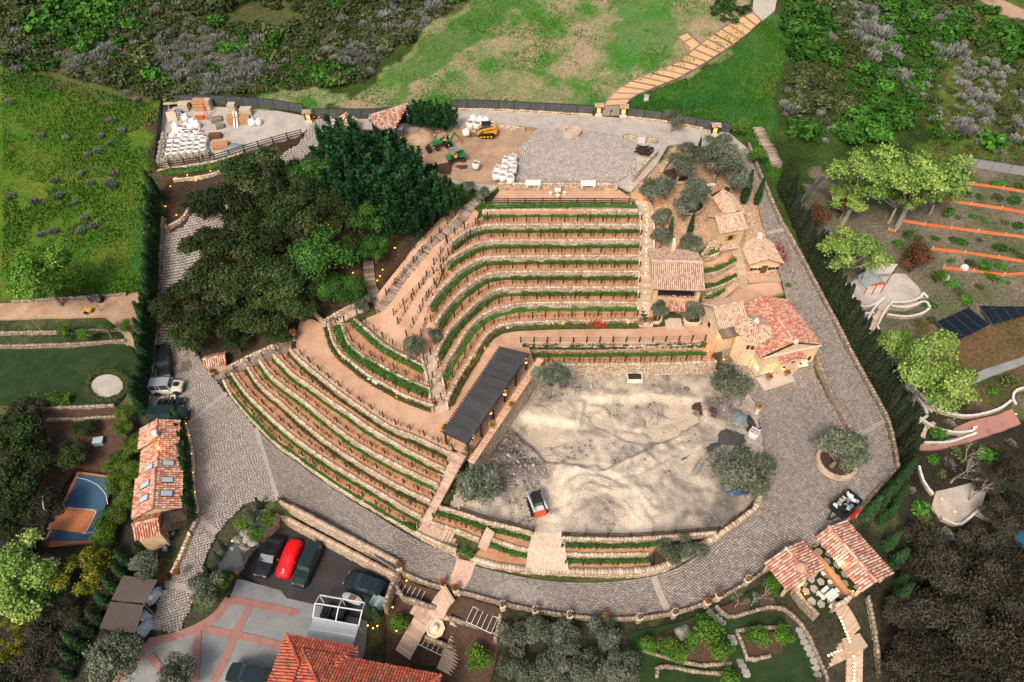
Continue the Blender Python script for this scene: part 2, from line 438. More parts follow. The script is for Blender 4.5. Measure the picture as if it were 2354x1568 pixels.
def hedge(label,pts,w,h,material='hedge_leaf',dens=70,leaf=0.16,name='hedge',gap=0.0,flowers=None,off=0.0,fl_dens=3.0,toward=None,step=0.5,group=None,smooth=True):
 """clipped hedge along a ground line; off pushes it sideways (towards the viewer side)"""
 P=resample(pts,step=step,smooth=smooth);N=side_normals(P,toward)
 P[:,:2]+=N*off
 s=np.concatenate([[0],np.cumsum(np.linalg.norm(np.diff(P[:,:2],axis=0),axis=1))]);L=s[-1]
 t=thing(name,label,'hedge',tuple(P[len(P)//2]),group=group);o=np.array(t.location)
 ph=NR.random(4)*6
 def wob(q):return 1+0.2*np.sin(q*1.9+ph[0])+0.2*np.sin(q*4.3+ph[1])+.14*np.sin(q*9+ph[2])
 prof=[(-.42,0),(-.46,.55),(-.34,.86),(0,.93),(.34,.86),(.46,.55),(.42,0)]
 vs=[];fs=[]
 k=len(prof)
 for p,nn,q in zip(P,N,s):
  g=wob(q)
  for a,b in prof:vs.append((p[0]+nn[0]*a*w*.7,p[1]+nn[1]*a*w*.7,p[2]+b*h*g*.75))
 for i in range(len(P)-1):
  for j in range(k-1):fs.append((i*k+j,i*k+j+1,(i+1)*k+j+1,(i+1)*k+j))
 fs+=[tuple(range(k)),tuple((len(P)-1)*k+j for j in range(k))[::-1]]
 MB().add(vs,fs,0.2).build('branches',M[material],t)
 n=int(L*dens*(w+h)*0.9)
 q=NR.random(n)*L
 if gap:
  keep=(np.sin(q*.7+ph[0])+np.sin(q*1.7+ph[1])+np.sin(q*.31+ph[3]))>(gap*2-1.6)
  q=q[keep];n=len(q)
 ang=NR.uniform(0,math.pi,n)
 rr=NR.uniform(.7,1.22,n)
 a=np.cos(ang);a=np.sign(a)*np.abs(a)**.55*.5*w*rr
 b=(np.sin(ang)**.5)*h*rr*wob(q)
 pc=np.stack([np.interp(q,s,P[:,i])for i in range(3)],1);nn=np.stack([np.interp(q,s,N[:,i])for i in range(2)],1)
 C=pc-o;C[:,:2]+=nn*a[:,None];C[:,2]+=b
 V,F,r=leaves(C,leaf)
 stuff(link('foliage',mesh_np('foliage',V,F,M[material],r),t))
 if flowers:
  sel=NR.random(n)<fl_dens/dens
  V,F,r=leaves(C[sel]*1.0+np.array([0,0,.03]),0.15)
  stuff(link('flowers',mesh_np('flowers',V,F,M[flowers],r),t))
 return t
_post=None
def trellis(label,pts,spacing=2.0,h=1.25,off=0.0,wires=True,zf=None,toward=None,pw=0.13,smooth=True,vines=True):
 global _post
 P=resample(pts,step=0.25,smooth=smooth);N=side_normals(P,toward);P[:,:2]+=N*off
 s=np.concatenate([[0],np.cumsum(np.linalg.norm(np.diff(P[:,:2],axis=0),axis=1))]);L=s[-1]
 k=max(1,int(round(L/spacing)))
 t=thing('vine_trellis',label,'trellis',tuple(P[len(P)//2]));o=Vector(t.location)
 if _post is None:
  _post=MB().box((0,0,.5),(pw,pw,1.1)).box((0,0,1.06),(pw*.8,pw*.8,.03)).mesh('post',M['post_iron'])
 tops=[]
 for i in range(k+1):
  q=L*i/k
  p=Vector([np.interp(q,s,P[:,j])for j in range(3)])
  if zf:p.z=zt(p.x,p.y)
  hh=h*RD.uniform(.93,1.05)
  ob=link('post',_post,t,p-o,(RD.uniform(-.03,.03),RD.uniform(-.03,.03),RD.uniform(0,1)),(1,1,hh));tops.append((p,hh))
 if wires:
  for f in(.45,.88):
   m=MB()
   for(p,a),(q,b)in zip(tops[:-1],tops[1:]):
    mid=(p+q)/2;mid.z+=h*f-.03
    m.bar((p.x,p.y,p.z+h*f),mid,.022);m.bar(mid,(q.x,q.y,q.z+h*f),.022)
   m.build('wire',M['post_iron'],t)
 if vines:
  for i in range(len(tops)-1):
   p,q=tops[i][0],tops[i+1][0]
   for f in(.3,.7):
    if RD.random()<.85:VINES.append(p.lerp(q,f+RD.uniform(-.08,.08)))
 return t
VINES=[]
def stairs(label,pts,width,n,material='step_stone',name='stairway',thick=0.3,lights=None,smooth=True,cheek=False,cheek_mat='limestone',wid2=None,rnd_rot=0.0,gapf=1.12):
 """pts: centre line from foot to head, z given"""
 P=resample(pts,n=n+1,smooth=smooth)
 t=thing(name,label,'stairs',tuple(P[0]));o=Vector(t.location)
 me=MB().box((0,0,-.5),(1,1,1)).mesh('step',M[material])
 for i in range(n):
  a,b=Vector(P[i]),Vector(P[i+1]);d=b-a;run=math.hypot(d.x,d.y)
  c=(a+b)/2;c.z=b.z
  w=width if wid2 is None else width+(wid2-width)*i/n
  link('step',me,t,c-o,math.atan2(d.y,d.x)+RD.uniform(-rnd_rot,rnd_rot),(run*gapf,w,max(thick,abs(d.z)+.15)))
 if cheek:
  for sg in(-1,1):
   m=MB();N=side_normals(P,(1,0.001))
   for i in range(n):
    w=width if wid2 is None else width+(wid2-width)*i/n
    a=P[i].copy();b=P[i+1].copy()
    a[:2]+=N[i]*sg*(w/2+.14);b[:2]+=N[i+1]*sg*(w/2+.14)
    a[2]+=.05;b[2]+=.05
    m.bar(a,b,.26,.75)
   m.build('cheek_wall',M[cheek_mat],t)
 return t
# ------------------------------------------------------------------ paving
def _paver_singles(parent,C,X,Y,Z,rr,ids,material):
 o=np.array(parent.location)
 me=MB().box((0,0,0),(2,2,2),bottom=False).mesh('paving_stone',M[material+'_one'])
 for i in ids:
  ob=link('paving_stone',me,parent,C[i]-o,math.atan2(X[i][1],X[i][0]),(np.linalg.norm(X[i]),np.linalg.norm(Y[i]),np.linalg.norm(Z[i])))
def _lay(parent,C,X,Y,Z,material,singles,name):
 C,X,Y,Z=map(np.asarray,(C,X,Y,Z))
 rr=NR.random(len(C));ids=set()
 if singles:
  d=np.linalg.norm(C-np.array([0,0,CAMZ]),axis=1)
  vis=np.abs(C[:,0])<0.72*d
  v=np.array([_project(c)[1]for c in C])if len(C)<60000 else None
  ok=vis&(v<1545)&(v>20)
  idx=np.where(ok)[0];ids=idx[np.argsort(d[idx])][:singles]
  _paver_singles(parent,C,X,Y,Z,rr,ids,material)
 keep=np.ones(len(C),bool);keep[list(ids)]=False
 V,F,k=boxes_np(C[keep]-np.array(parent.location),X[keep],Y[keep],Z[keep])
 stuff(link(name,mesh_np(name,V,F,M[material],np.repeat(rr[keep],k)),parent))
def _project(p):
 d=Vector(p)-Vector((0,0,CAMZ))
 f=Vector((0,math.cos(PITCH),-math.sin(PITCH)));u=Vector((0,math.sin(PITCH),math.cos(PITCH)))
 k=d.dot(f);return(1176.5+FPX*d.x/k,784-FPX*d.dot(u)/k)
def pave(parent,poly,size,angle,material,off=0.05,zf=None,singles=0,gap=0.012,name='paving_stones',skip=None,hole=None):
 zf=zf or zt_np
 xy=np.array([[p[0],p[1]]for p in poly]);c0=xy.mean(0)
 e=np.array([math.cos(angle),math.sin(angle)]);n=np.array([-e[1],e[0]])
 q=(xy-c0)@np.stack([e,n],1);lo,hi=q.min(0),q.max(0)
 cs,hx=[],[]
 t=lo[1]
 while t<hi[1]:
  s=lo[0]-NR.random()*size
  k=int((hi[0]-lo[0])/size)+3
  w=size*NR.uniform(.75,1.35,k);ends=s+np.cumsum(w);mids=ends-w/2
  cs.append(np.stack([mids,np.full(k,t+size/2)],1));hx.append(w);t+=size
 q=np.concatenate(cs);w=np.concatenate(hx)
 q[:,1]+=NR.normal(size=len(q))*.012
 P=c0+q[:,:1]*e+q[:,1:]*n
 ok=inside(poly,P)
 if hole is not None:ok&=~inside(hole,P)
 P,w=P[ok],w[ok]
 z=zf(P)+off+NR.uniform(-.012,.016,len(P))
 a=NR.normal(size=len(P))*.03
 ex=np.stack([e[0]*np.cos(a)-e[1]*np.sin(a),e[0]*np.sin(a)+e[1]*np.cos(a),0*a],1);ey=np.stack([-ex[:,1],ex[:,0],0*a],1)
 C=np.column_stack([P,z-.04])
 _lay(parent,C,ex*(w/2-gap)[:,None],ey*(size/2-gap),np.tile([0,0,.05],(len(P),1)),material,singles,name)
def pave_strip(parent,A,B,size,material,off=0.05,singles=0,gap=0.012,name='paving_stones',zf=None):
 zf=zf or zt_np
 L=max(np.linalg.norm(np.diff(np.array([[*p]for p in E])[:,:2],axis=0),axis=1).sum()for E in(A,B))
 n=int(L/size);a,b=resample(A,n),resample(B,n)
 C,X,Y=[],[],[]
 for i in range(n-1):
  p0,p1,q0,q1=a[i][:2],a[i+1][:2],b[i][:2],b[i+1][:2]
  wd=np.linalg.norm((q0+q1-p0-p1)/2);k=max(1,int(wd/size*RD.uniform(.9,1.1)))
  cut=np.sort(np.concatenate([[0,1],(np.arange(1,k)+NR.uniform(-.22,.22,k-1))/k]))
  t=(cut[1:]+cut[:-1])/2;hw=(cut[1:]-cut[:-1])/2
  pm,qm=(p0+p1)/2,(q0+q1)/2
  dr=(qm-pm)
  for tt,h in zip(t,hw):
   c=pm+dr*tt;al=((p1-p0)*(1-tt)+(q1-q0)*tt)/2
   la=np.linalg.norm(al)
   if la<.04:continue
   C.append(c);X.append(al*max(.1,(la-gap)/la));Y.append(dr*max(h-gap/wd,.01))
 C=np.array(C);X=np.column_stack([X,np.zeros(len(C))]);Y=np.column_stack([Y,np.zeros(len(C))])
 z=zf(C)+off+NR.uniform(-.012,.016,len(C))
 _lay(parent,np.column_stack([C,z-.04]),X,Y,np.tile([0,0,.05],(len(C),1)),material,singles,name)
# ------------------------------------------------------------------ clay tile roofs
def tile_plane(parent,poly,material='tile_mix',w=0.3,l=0.42,singles=0,deck=0.1,name='roof',under='clay_under',lift=0.0):
 """poly: corners in the parent's frame. parent > roof > roof_tiles / roof_tile"""
 P=[Vector(p)for p in poly]
 nrm=Vector((0,0,0))
 for i in range(len(P)):nrm+=(P[i]-P[0]).cross(P[(i+1)%len(P)]-P[0])
 nrm.normalize()
 if nrm.z<0:nrm=-nrm;P=P[::-1]
 up=Vector((0,0,1))-nrm*nrm.z
 if up.length<1e-4:up=Vector((0,1,0))
 up.normalize();ac=up.cross(nrm).normalized()
 c0=P[0]
 q=np.array([[(p-c0).dot(ac),(p-c0).dot(up)]for p in P])
 m=MB();n=len(P)
 vs=P+[p-nrm*deck for p in P]
 fs=[tuple(range(n)),tuple(range(n,2*n))[::-1]]+[(i,n+i,n+(i+1)%n,(i+1)%n)for i in range(n)]
 m.add(vs,fs)
 rf=m.build(name,M[under],parent,local=True)
 lo,hi=q.min(0),q.max(0)
 nx,ny=int((hi[0]-lo[0])/w)+1,int((hi[1]-lo[1])/l)+1
 w2,l2=(hi[0]-lo[0])/nx,(hi[1]-lo[1])/ny
 g=np.stack(np.meshgrid(lo[0]+(np.arange(nx)+.5)*w2,lo[1]+(np.arange(ny)+.5)*l2),-1).reshape(-1,2)
 g=g[inside(q,g)]
 k=5;th=np.linspace(math.pi,0,k)
 arc=np.stack([np.cos(th)*w2*.5,np.sin(th)*w2*.36],1)
 A,U,Nn=np.array(ac),np.array(up),np.array(nrm)
 T=len(g)
 jx=NR.normal(size=(T,1))*.012;jy=NR.normal(size=(T,1))*.025;jz=NR.uniform(0,.02,(T,1))
 base=np.array(c0)+(g[:,:1]+jx)*A+(g[:,1:]+jy)*U+Nn*.01
 V=np.zeros((T,2*k,3))
 for j in range(k):
  V[:,j]=base+A*arc[j,0]*.9+Nn*(arc[j,1]*1.25+.045+jz)-U*l2*.56
  V[:,k+j]=base+A*arc[j,0]*.76+Nn*(arc[j,1]*1.0+.012)+U*l2*.54
 qf=np.array([(j,j+1,k+j+1,k+j)for j in range(k-1)]+[(k-1,k-2,1,0)]if False else[(j,j+1,k+j+1,k+j)for j in range(k-1)])
 rr=NR.random(T)
 ids=np.array([],int)
 if singles:
  wc=np.array([_project(root_of(parent).matrix_basis@Vector(b))for b in base])
  dd=np.linalg.norm(base-np.array(root_of(parent).matrix_basis.inverted()@Vector((0,0,CAMZ))),axis=1)
  ok=np.where((wc[:,1]<1560)&(wc[:,0]>5)&(wc[:,0]<2345))[0]
  ids=ok[np.argsort(dd[ok])][:singles]
  one=mesh_np('roof_tile',V[ids[0]]-base[ids[0]],qf,M[material+'_one'],smooth=True)if len(ids)else None
  for i in ids:link('roof_tile',one,rf,base[i])
 keep=np.ones(T,bool);keep[ids]=False
 Vk=V[keep].reshape(-1,3);Tn=int(keep.sum())
 F=(np.arange(Tn)[:,None,None]*2*k+qf[None]).reshape(-1,4)
 if Tn:stuff(link('roof_tiles',mesh_np('roof_tiles',Vk,F,M[material],np.repeat(rr[keep],len(qf)),True),rf))
 return rf
def ridge_caps(parent,a,b,material='tile_mix',w=0.34):
 a,b=Vector(a),Vector(b);d=b-a;n=max(1,int(d.length/.45));m=MB();d.normalize()
 x=d.cross(Vector((0,0,1))).normalized();y=x.cross(d)
 L=(b-a).length/n
 for i in range(n):
  p=a+d*(L*i-.03);q=a+d*(L*(i+1)+.03);vs=[]
  for c,s in((p,1.08),(q,.92)):
   for t in np.linspace(math.pi,0,6):vs.append(c+x*(math.cos(t)*w/2*s)+y*(math.sin(t)*w*.45*s))
  m.add(vs,[(j,j+1,6+j+1,6+j)for j in range(5)])
 o=m.build('ridge_cap',M[material],parent,smooth=True,local=True);stuff(o)
 return o
# ------------------------------------------------------------------ houses
def opening(t,face,x,z,w,h,kind,Wd,D,arch=False,wallpart=None,pane='window_dark',frame='stone_trim',glowing=False,shut=None):
 """a window or a door set proud on one face of a house whose footprint is Wd x D"""
 m=MB();g=MB()
 def P(a,b,o):
  return{'f':(a,-o,b),'b':(Wd-a,D+o,b),'l':(-o,D-a,b),'r':(Wd+o,a,b)}[face]
 k=7
 def outline(e):
  a0,a1,b0,b1=x-w/2-e,x+w/2+e,z-(e if kind=='window' else 0),z+h+e
  if not arch:return[(a0,b0),(a1,b0),(a1,b1),(a0,b1)]
  rr=(a1-a0)/2;cz=b1-rr
  return[(a0,b0),(a1,b0)]+[(x+rr*math.cos(q),cz+rr*math.sin(q))for q in np.linspace(0,math.pi,k)]
 o1=outline(.11);o0=outline(0);n=len(o1)
 vs=[P(a,b,.07)for a,b in o1]+[P(a,b,.07)for a,b in o0]+[P(a,b,-.05)for a,b in o1]
 fs=[(i,(i+1)%n,n+(i+1)%n,n+i)for i in range(n)]+[(i,2*n+i,2*n+(i+1)%n,(i+1)%n)for i in range(n)]
 m.add(vs,fs)
 wobj=m.build(kind,M[frame],t,local=True)
 g.add([P(a,b,.025)for a,b in o0],[tuple(range(n))])
 if kind=='window':
  g.build('pane',M[pane],wobj,local=True)
  gb=MB()
  for q in(-.25,.25)if w>.7 else(0,):
   gb.bar(P(x+q*w,z,.035),P(x+q*w,z+h*(.97 if not arch else .9),.035),.035)
  gb.bar(P(x-w/2,z+h*.5,.035),P(x+w/2,z+h*.5,.035),.035)
  gb.build('glazing_bar',M['dark_wood'],wobj,local=True)
 else:
  g.build('door_leaf',M['door_wood'],wobj,local=True)
  hb=MB();hb.bar(P(x+w*.3,z+h*.42,.06),P(x+w*.3,z+h*.52,.06),.05);hb.build('handle',M['iron'],wobj,local=True)
  pl=MB()
  for q in np.linspace(-.5,.5,6)[1:-1]:pl.bar(P(x+q*w,z+.03,.03),P(x+q*w,z+h*(.95 if not arch else .75),.03),.02)
  pl.build('board_joint',M['dark_wood'],wobj,local=True)
 if shut:
  for sg in(-1,1):
   sm=MB();c=x+sg*(w/2+.27)
   sm.add([P(c+a,z+b,o)for o in(.04,.1)for a,b in((-.22,0),(.22,0),(.22,h),(-.22,h))],
     [(0,1,5,4),(1,2,6,5),(2,3,7,6),(3,0,4,7),(4,5,6,7)])
   sm.build('shutter',M[shut],wobj,local=True)
 return wobj
def house(name,label,A,B,depth,eave,ridge,axis='x',over=0.35,wallm='plaster',tile='tile_mix',openings=(),cat='building',tw=.3,tl=.42,singles=0,rpos=.5,gable_over=.2,base=1.2):
 """A, B: front base corners (left, right); axis: which way the ridge runs (x along the front, y front to back)"""
 A,B=Vector(A),Vector(B);d=B-A;Wd=math.hypot(d.x,d.y);rz=math.atan2(d.y,d.x)
 t=thing(name,label,cat,(A.x,A.y,A.z),rz)
 D=depth;m=MB()
 if axis=='x':
  ry=D*rpos
  prof=[(0,-base),(D,-base),(D,eave),(ry,ridge),(0,eave)]
  vs=[(0,p,z)for p,z in prof]+[(Wd,p,z)for p,z in prof]
  n=5;fs=[tuple(range(n))[::-1],tuple(range(n,2*n))]+[(i,(i+1)%n,n+(i+1)%n,n+i)for i in(1,4)]
 else:
  rx=Wd*rpos
  prof=[(0,-base),(Wd,-base),(Wd,eave),(rx,ridge),(0,eave)]
  vs=[(p,0,z)for p,z in prof]+[(p,D,z)for p,z in prof]
  n=5;fs=[tuple(range(n)),tuple(range(n,2*n))[::-1]]+[(i,n+i,n+(i+1)%n,(i+1)%n)for i in(1,4)]
 m.add(vs,fs);wl_=m.build('wall',M[wallm],t,local=True)
 g=gable_over
 if axis=='x':
  sl1=(ridge-eave)/ry;sl2=(ridge-eave)/(D-ry)
  ze,zb=eave-over*sl1+.06,eave-over*sl2+.06;zr=ridge+.06
  tile_plane(t,[(-g,-over,ze),(Wd+g,-over,ze),(Wd+g,ry,zr),(-g,ry,zr)],tile,tw,tl,singles)
  tile_plane(t,[(-g,D+over,zb),(Wd+g,D+over,zb),(Wd+g,ry,zr),(-g,ry,zr)],tile,tw,tl,0)
  ridge_caps(t,(-g,ry,zr+.06),(Wd+g,ry,zr+.06),tile)
 else:
  sl1=(ridge-eave)/rx;sl2=(ridge-eave)/(Wd-rx)
  ze,zb=eave-over*sl1+.06,eave-over*sl2+.06;zr=ridge+.06
  tile_plane(t,[(-over,-g,ze),(-over,D+g,ze),(rx,D+g,zr),(rx,-g,zr)],tile,tw,tl,singles)
  tile_plane(t,[(Wd+over,-g,zb),(Wd+over,D+g,zb),(rx,D+g,zr),(rx,-g,zr)],tile,tw,tl,0)
  ridge_caps(t,(rx,-g,zr+.06),(rx,D+g,zr+.06),tile)
 for op in openings:
  opening(t,*op[:6],Wd,D,**(op[6]if len(op)>6 else{}))
 t['_W']=Wd
 return t,Wd,D
# ------------------------------------------------------------------ trees and shrubs
def lobes_of(kind,rng):
 L=[]
 if kind=='oak':
  for i in range(15):
   a=rng.uniform(0,6.28);r=3.0*math.sqrt(rng.random());z=4.6+(1.7-r*.35)*rng.uniform(-.6,1.2)
   q=rng.uniform(1.0,1.75);L.append((r*math.cos(a),r*math.sin(a),z,q,q,q*.72))
 elif kind=='olive':
  for i in range(13):
   a=rng.uniform(0,6.28);r=1.55*math.sqrt(rng.random());z=2.9+(1.1-r*.35)*rng.uniform(-.8,1.1)
   q=rng.uniform(.6,1.0);L.append((r*math.cos(a),r*math.sin(a),z,q,q,q*.9))
 elif kind=='bright':
  for i in range(22):
   a=rng.uniform(0,6.28);r=3.1*math.sqrt(rng.random());z=5.2+(2.6-r*.5)*rng.uniform(-.9,1.0)
   q=rng.uniform(.7,1.15);L.append((r*math.cos(a),r*math.sin(a),z,q,q,q*.8))
 elif kind=='citrus':
  for i in range(8):
   a=rng.uniform(0,6.28);r=.75*math.sqrt(rng.random());z=1.6+.6*rng.uniform(-.8,1)
   q=rng.uniform(.5,.8);L.append((r*math.cos(a),r*math.sin(a),z,q,q,q))
 return L
def tree_meshes(kind,leafm,barkm,nvar,nleaf,leaf,elong=1.0,flat=.5):
 out=[]
 for v in range(nvar):
  rng=np.random.default_rng(hash(kind)%1000+31*v if False else(len(kind)*97+v*31+ord(kind[0])+nleaf))
  L=lobes_of(kind,rng);parts=[]
  vol=np.array([l[3]**2 for l in L]);share=vol/vol.sum()
  for l,sh in zip(L,share):
   n=int(nleaf*sh);d=rng.normal(size=(n,3));d/=np.linalg.norm(d,axis=1)[:,None]
   d[:,2]=np.where(d[:,2]<-.3,-d[:,2]*.6,d[:,2])
   rr=np.where(rng.random(n)<.8,rng.uniform(.72,1.12,n),rng.uniform(.2,.8,n))
   rr=rr*(1+.22*np.sin(d[:,0]*7+l[0]*3)*np.sin(d[:,1]*7+l[1])+.12*rng.normal(size=n))
   C=np.array(l[:3])+d*rr[:,None]*np.array(l[3:6])
   base=rng.random()*.55
   parts.append(leaves(C,leaf,flat,elong,d,np.clip(base+rng.random(n)*.5,0,1),rng))
  V,F,r=join_np(parts)
  crown=mesh_np(kind+'_crown',V,F,M[leafm],r)
  z0=min(l[2]-l[5]for l in L);zm=np.mean([l[2]for l in L])
  m=MB();sc={'oak':.3,'olive':.2,'bright':.22,'citrus':.1}[kind]
  fork=Vector((rng.normal()*.15,rng.normal()*.15,max(.5,z0*.75)))
  m.tube([(0,0,-.6),(.02,0,.05),fork*.5+Vector((0,0,.1)),fork],[sc*1.5,sc*1.25,sc,sc*.85],7)
  for l in L[:9]:
   e=Vector(l[:3]);mid=fork.lerp(e,.5)+Vector((0,0,-.15))
   m.tube([fork,mid,e],[sc*.6,sc*.38,sc*.12],5)
  out.append((m.mesh(kind+'_trunk',M[barkm],True),crown))
 return out
def plant_tree(meshes,name,label,p,scale,group=None,cat='tree',rot=None,sz=1.0,vi=None):
 tr,cr=meshes[RD.randrange(len(meshes))if vi is None else vi%len(meshes)]
 t=thing(name,label,cat,tuple(p),RD.uniform(0,6.28)if rot is None else rot,group)
 t.scale=(scale,scale,scale*sz)
 link('trunk',tr,t);stuff(link('crown',cr,t))
 return t
def cypress_mesh(nleaf=1500,leafm='cypress_leaf',h=5.0,r=.55,leaf=.17):
 rng=np.random.default_rng(5+nleaf)
 z=h*(.03+.97*rng.random(nleaf)**.9);f=z/h
 rad_=r*np.where(f<.25,.7+1.2*f,np.power(np.clip(1.02-(f-.25)/.78,.02,1),.75))
 a=rng.uniform(0,6.28,nleaf);k=np.sqrt(rng.uniform(.5,1.15,nleaf))*(1+.14*np.sin(a*5+z*4))
 d=np.stack([np.cos(a),np.sin(a),np.full(nleaf,.9)],1)
 C=np.stack([np.cos(a)*rad_*k,np.sin(a)*rad_*k,z],1)
 V,F,rr=leaves(C,leaf,.4,1.7,d,None,rng)
 crown=mesh_np('cypress_crown',V,F,M[leafm],rr)
 core=MB().lathe((0,0,0),[(r*.45,.1),(r*.62,h*.2),(r*.6,h*.45),(r*.4,h*.75),(.03,h*.96)],7,.15).mesh('cypress_trunk',M[leafm],True)
 return core,crown
def shrub_mesh(kind,n,r,h,leafm,leaf,seed):
 rng=np.random.default_rng(seed)
 parts=[]
 for i in range(5):
  a=rng.uniform(0,6.28);q=r*.5*math.sqrt(rng.random());c=np.array([q*math.cos(a),q*math.sin(a),h*.35])
  k=n//5;d=rng.normal(size=(k,3));d/=np.linalg.norm(d,axis=1)[:,None];d[:,2]=np.abs(d[:,2])
  rr=rng.uniform(.55,1.1,k)[:,None]
  C=c+d*rr*np.array([r*.62,r*.62,h*.65])
  if kind=='spiky':
   v,f,x=leaves(C,leaf,.0,3.2,d,np.clip(rng.random(k)*.7+.3*(C[:,2]/h),0,1),rng)
   v=v.reshape(-1,4,3);cc=v.mean(1,keepdims=True);w=v-cc
   ax=(w[:,2]-w[:,0]);ax/=np.linalg.norm(ax,axis=1)[:,None]
   s=np.stack([d[:,0]*.5,d[:,1]*.5,np.ones(k)],1);s/=np.linalg.norm(s,axis=1)[:,None]
   side=np.cross(s,rng.normal(size=(k,3)));side/=np.linalg.norm(side,axis=1)[:,None]
   la=leaf*1.2;v=np.stack([C-s*la*.6,C-side*leaf*.22,C+s*la*.8,C+side*leaf*.22],1).reshape(-1,3)
   parts.append((v,f,x))
  else:
   base=rng.random()*.5
   parts.append(leaves(C,leaf,.45,1.2,d,np.clip(base+rng.random(k)*.5,0,1),rng))
 V,F,R_=join_np(parts)
 return V,F,R_,M[leafm]
def bare_tree_mesh(seed,h=4.0,barkm='pale_bark',n=4):
 rng=random.Random(seed);m=MB()
 def grow(p,d,L,r,k):
  q=p+d*L
  m.tube([p,p.lerp(q,.5)+Vector((rng.uniform(-.06,.06)*L,rng.uniform(-.06,.06)*L,0)),q],[r,r*.8,r*.55],4,cap=False)
  if k==0:return
  for i in range(3 if k>1 else 3):
   e=(d+Vector((rng.uniform(-1,1),rng.uniform(-1,1),rng.uniform(-.2,.5)))*.75).normalized()
   grow(q,e,L*rng.uniform(.6,.85),r*.55,k-1)
 grow(Vector((0,0,-.2)),Vector((0,0,1)),h*.28,h*.028,n)
 return m.mesh('branches',M[barkm])
# ------------------------------------------------------------------ vehicles (x forward, origin on the ground)
def wheel(t,x,y,r,w,rim='rim_metal',tyre='rubber'):
 s=1 if y>0 else-1
 m=MB();m.lathe((x,y,r),[(r*.62,-w/2),(r*.93,-w/2),(r,-w*.32),(r,w*.32),(r*.93,w/2),(r*.62,w/2)],16,axis='Y')
 wh=m.build('wheel',M[tyre],t,smooth=False,local=True)
 g=MB();g.lathe((x,y,r),[(r*.62,-w*.3),(r*.64,w*.42*s),(r*.5,w*.5*s),(r*.2,w*.46*s),(r*.15,w*.54*s)]if s>0 else
      [(r*.15,-w*.54),(r*.2,-w*.46),(r*.5,-w*.5),(r*.64,-w*.42),(r*.62,w*.3)],12,axis='Y')
 g.build('rim',M[rim],wh,local=True)
 return wh
def loft(m,secs):
 """secs: list of (x, [(y, z) ...]) rings"""
 k=len(secs[0][1]);vs=[(x,y,z)for x,ring in secs for y,z in ring]
 fs=[(i*k+j,i*k+(j+1)%k,(i+1)*k+(j+1)%k,(i+1)*k+j)for i in range(len(secs)-1)for j in range(k)]
 fs+=[tuple(range(k))[::-1],tuple((len(secs)-1)*k+j for j in range(k))]
 m.add(vs,fs,.5)
def ring(w,zb,zt_,tuck=.86,crown=.0):
 return[(-w*.9,zb),(-w,zb+(zt_-zb)*.3),(-w,zb+(zt_-zb)*.75),(-w*tuck,zt_),(0,zt_+crown),(w*tuck,zt_),(w,zb+(zt_-zb)*.75),(w,zb+(zt_-zb)*.3),(w*.9,zb)]
STY={
 'sedan':dict(L=4.7,W=1.85,H=1.42,belt=.93,hood=.86,ws=(.17,.02),rs=(-.40,-.24),r=.33,tail=.9),
 'suv':dict(L=4.8,W=1.95,H=1.75,belt=1.08,hood=1.0,ws=(.2,.07),rs=(-.47,-.40),r=.38,tail=1.05),
 'boxy':dict(L=4.6,W=1.8,H=1.95,belt=1.2,hood=1.12,ws=(.16,.12),rs=(-.49,-.485),r=.42,tail=1.15),
}
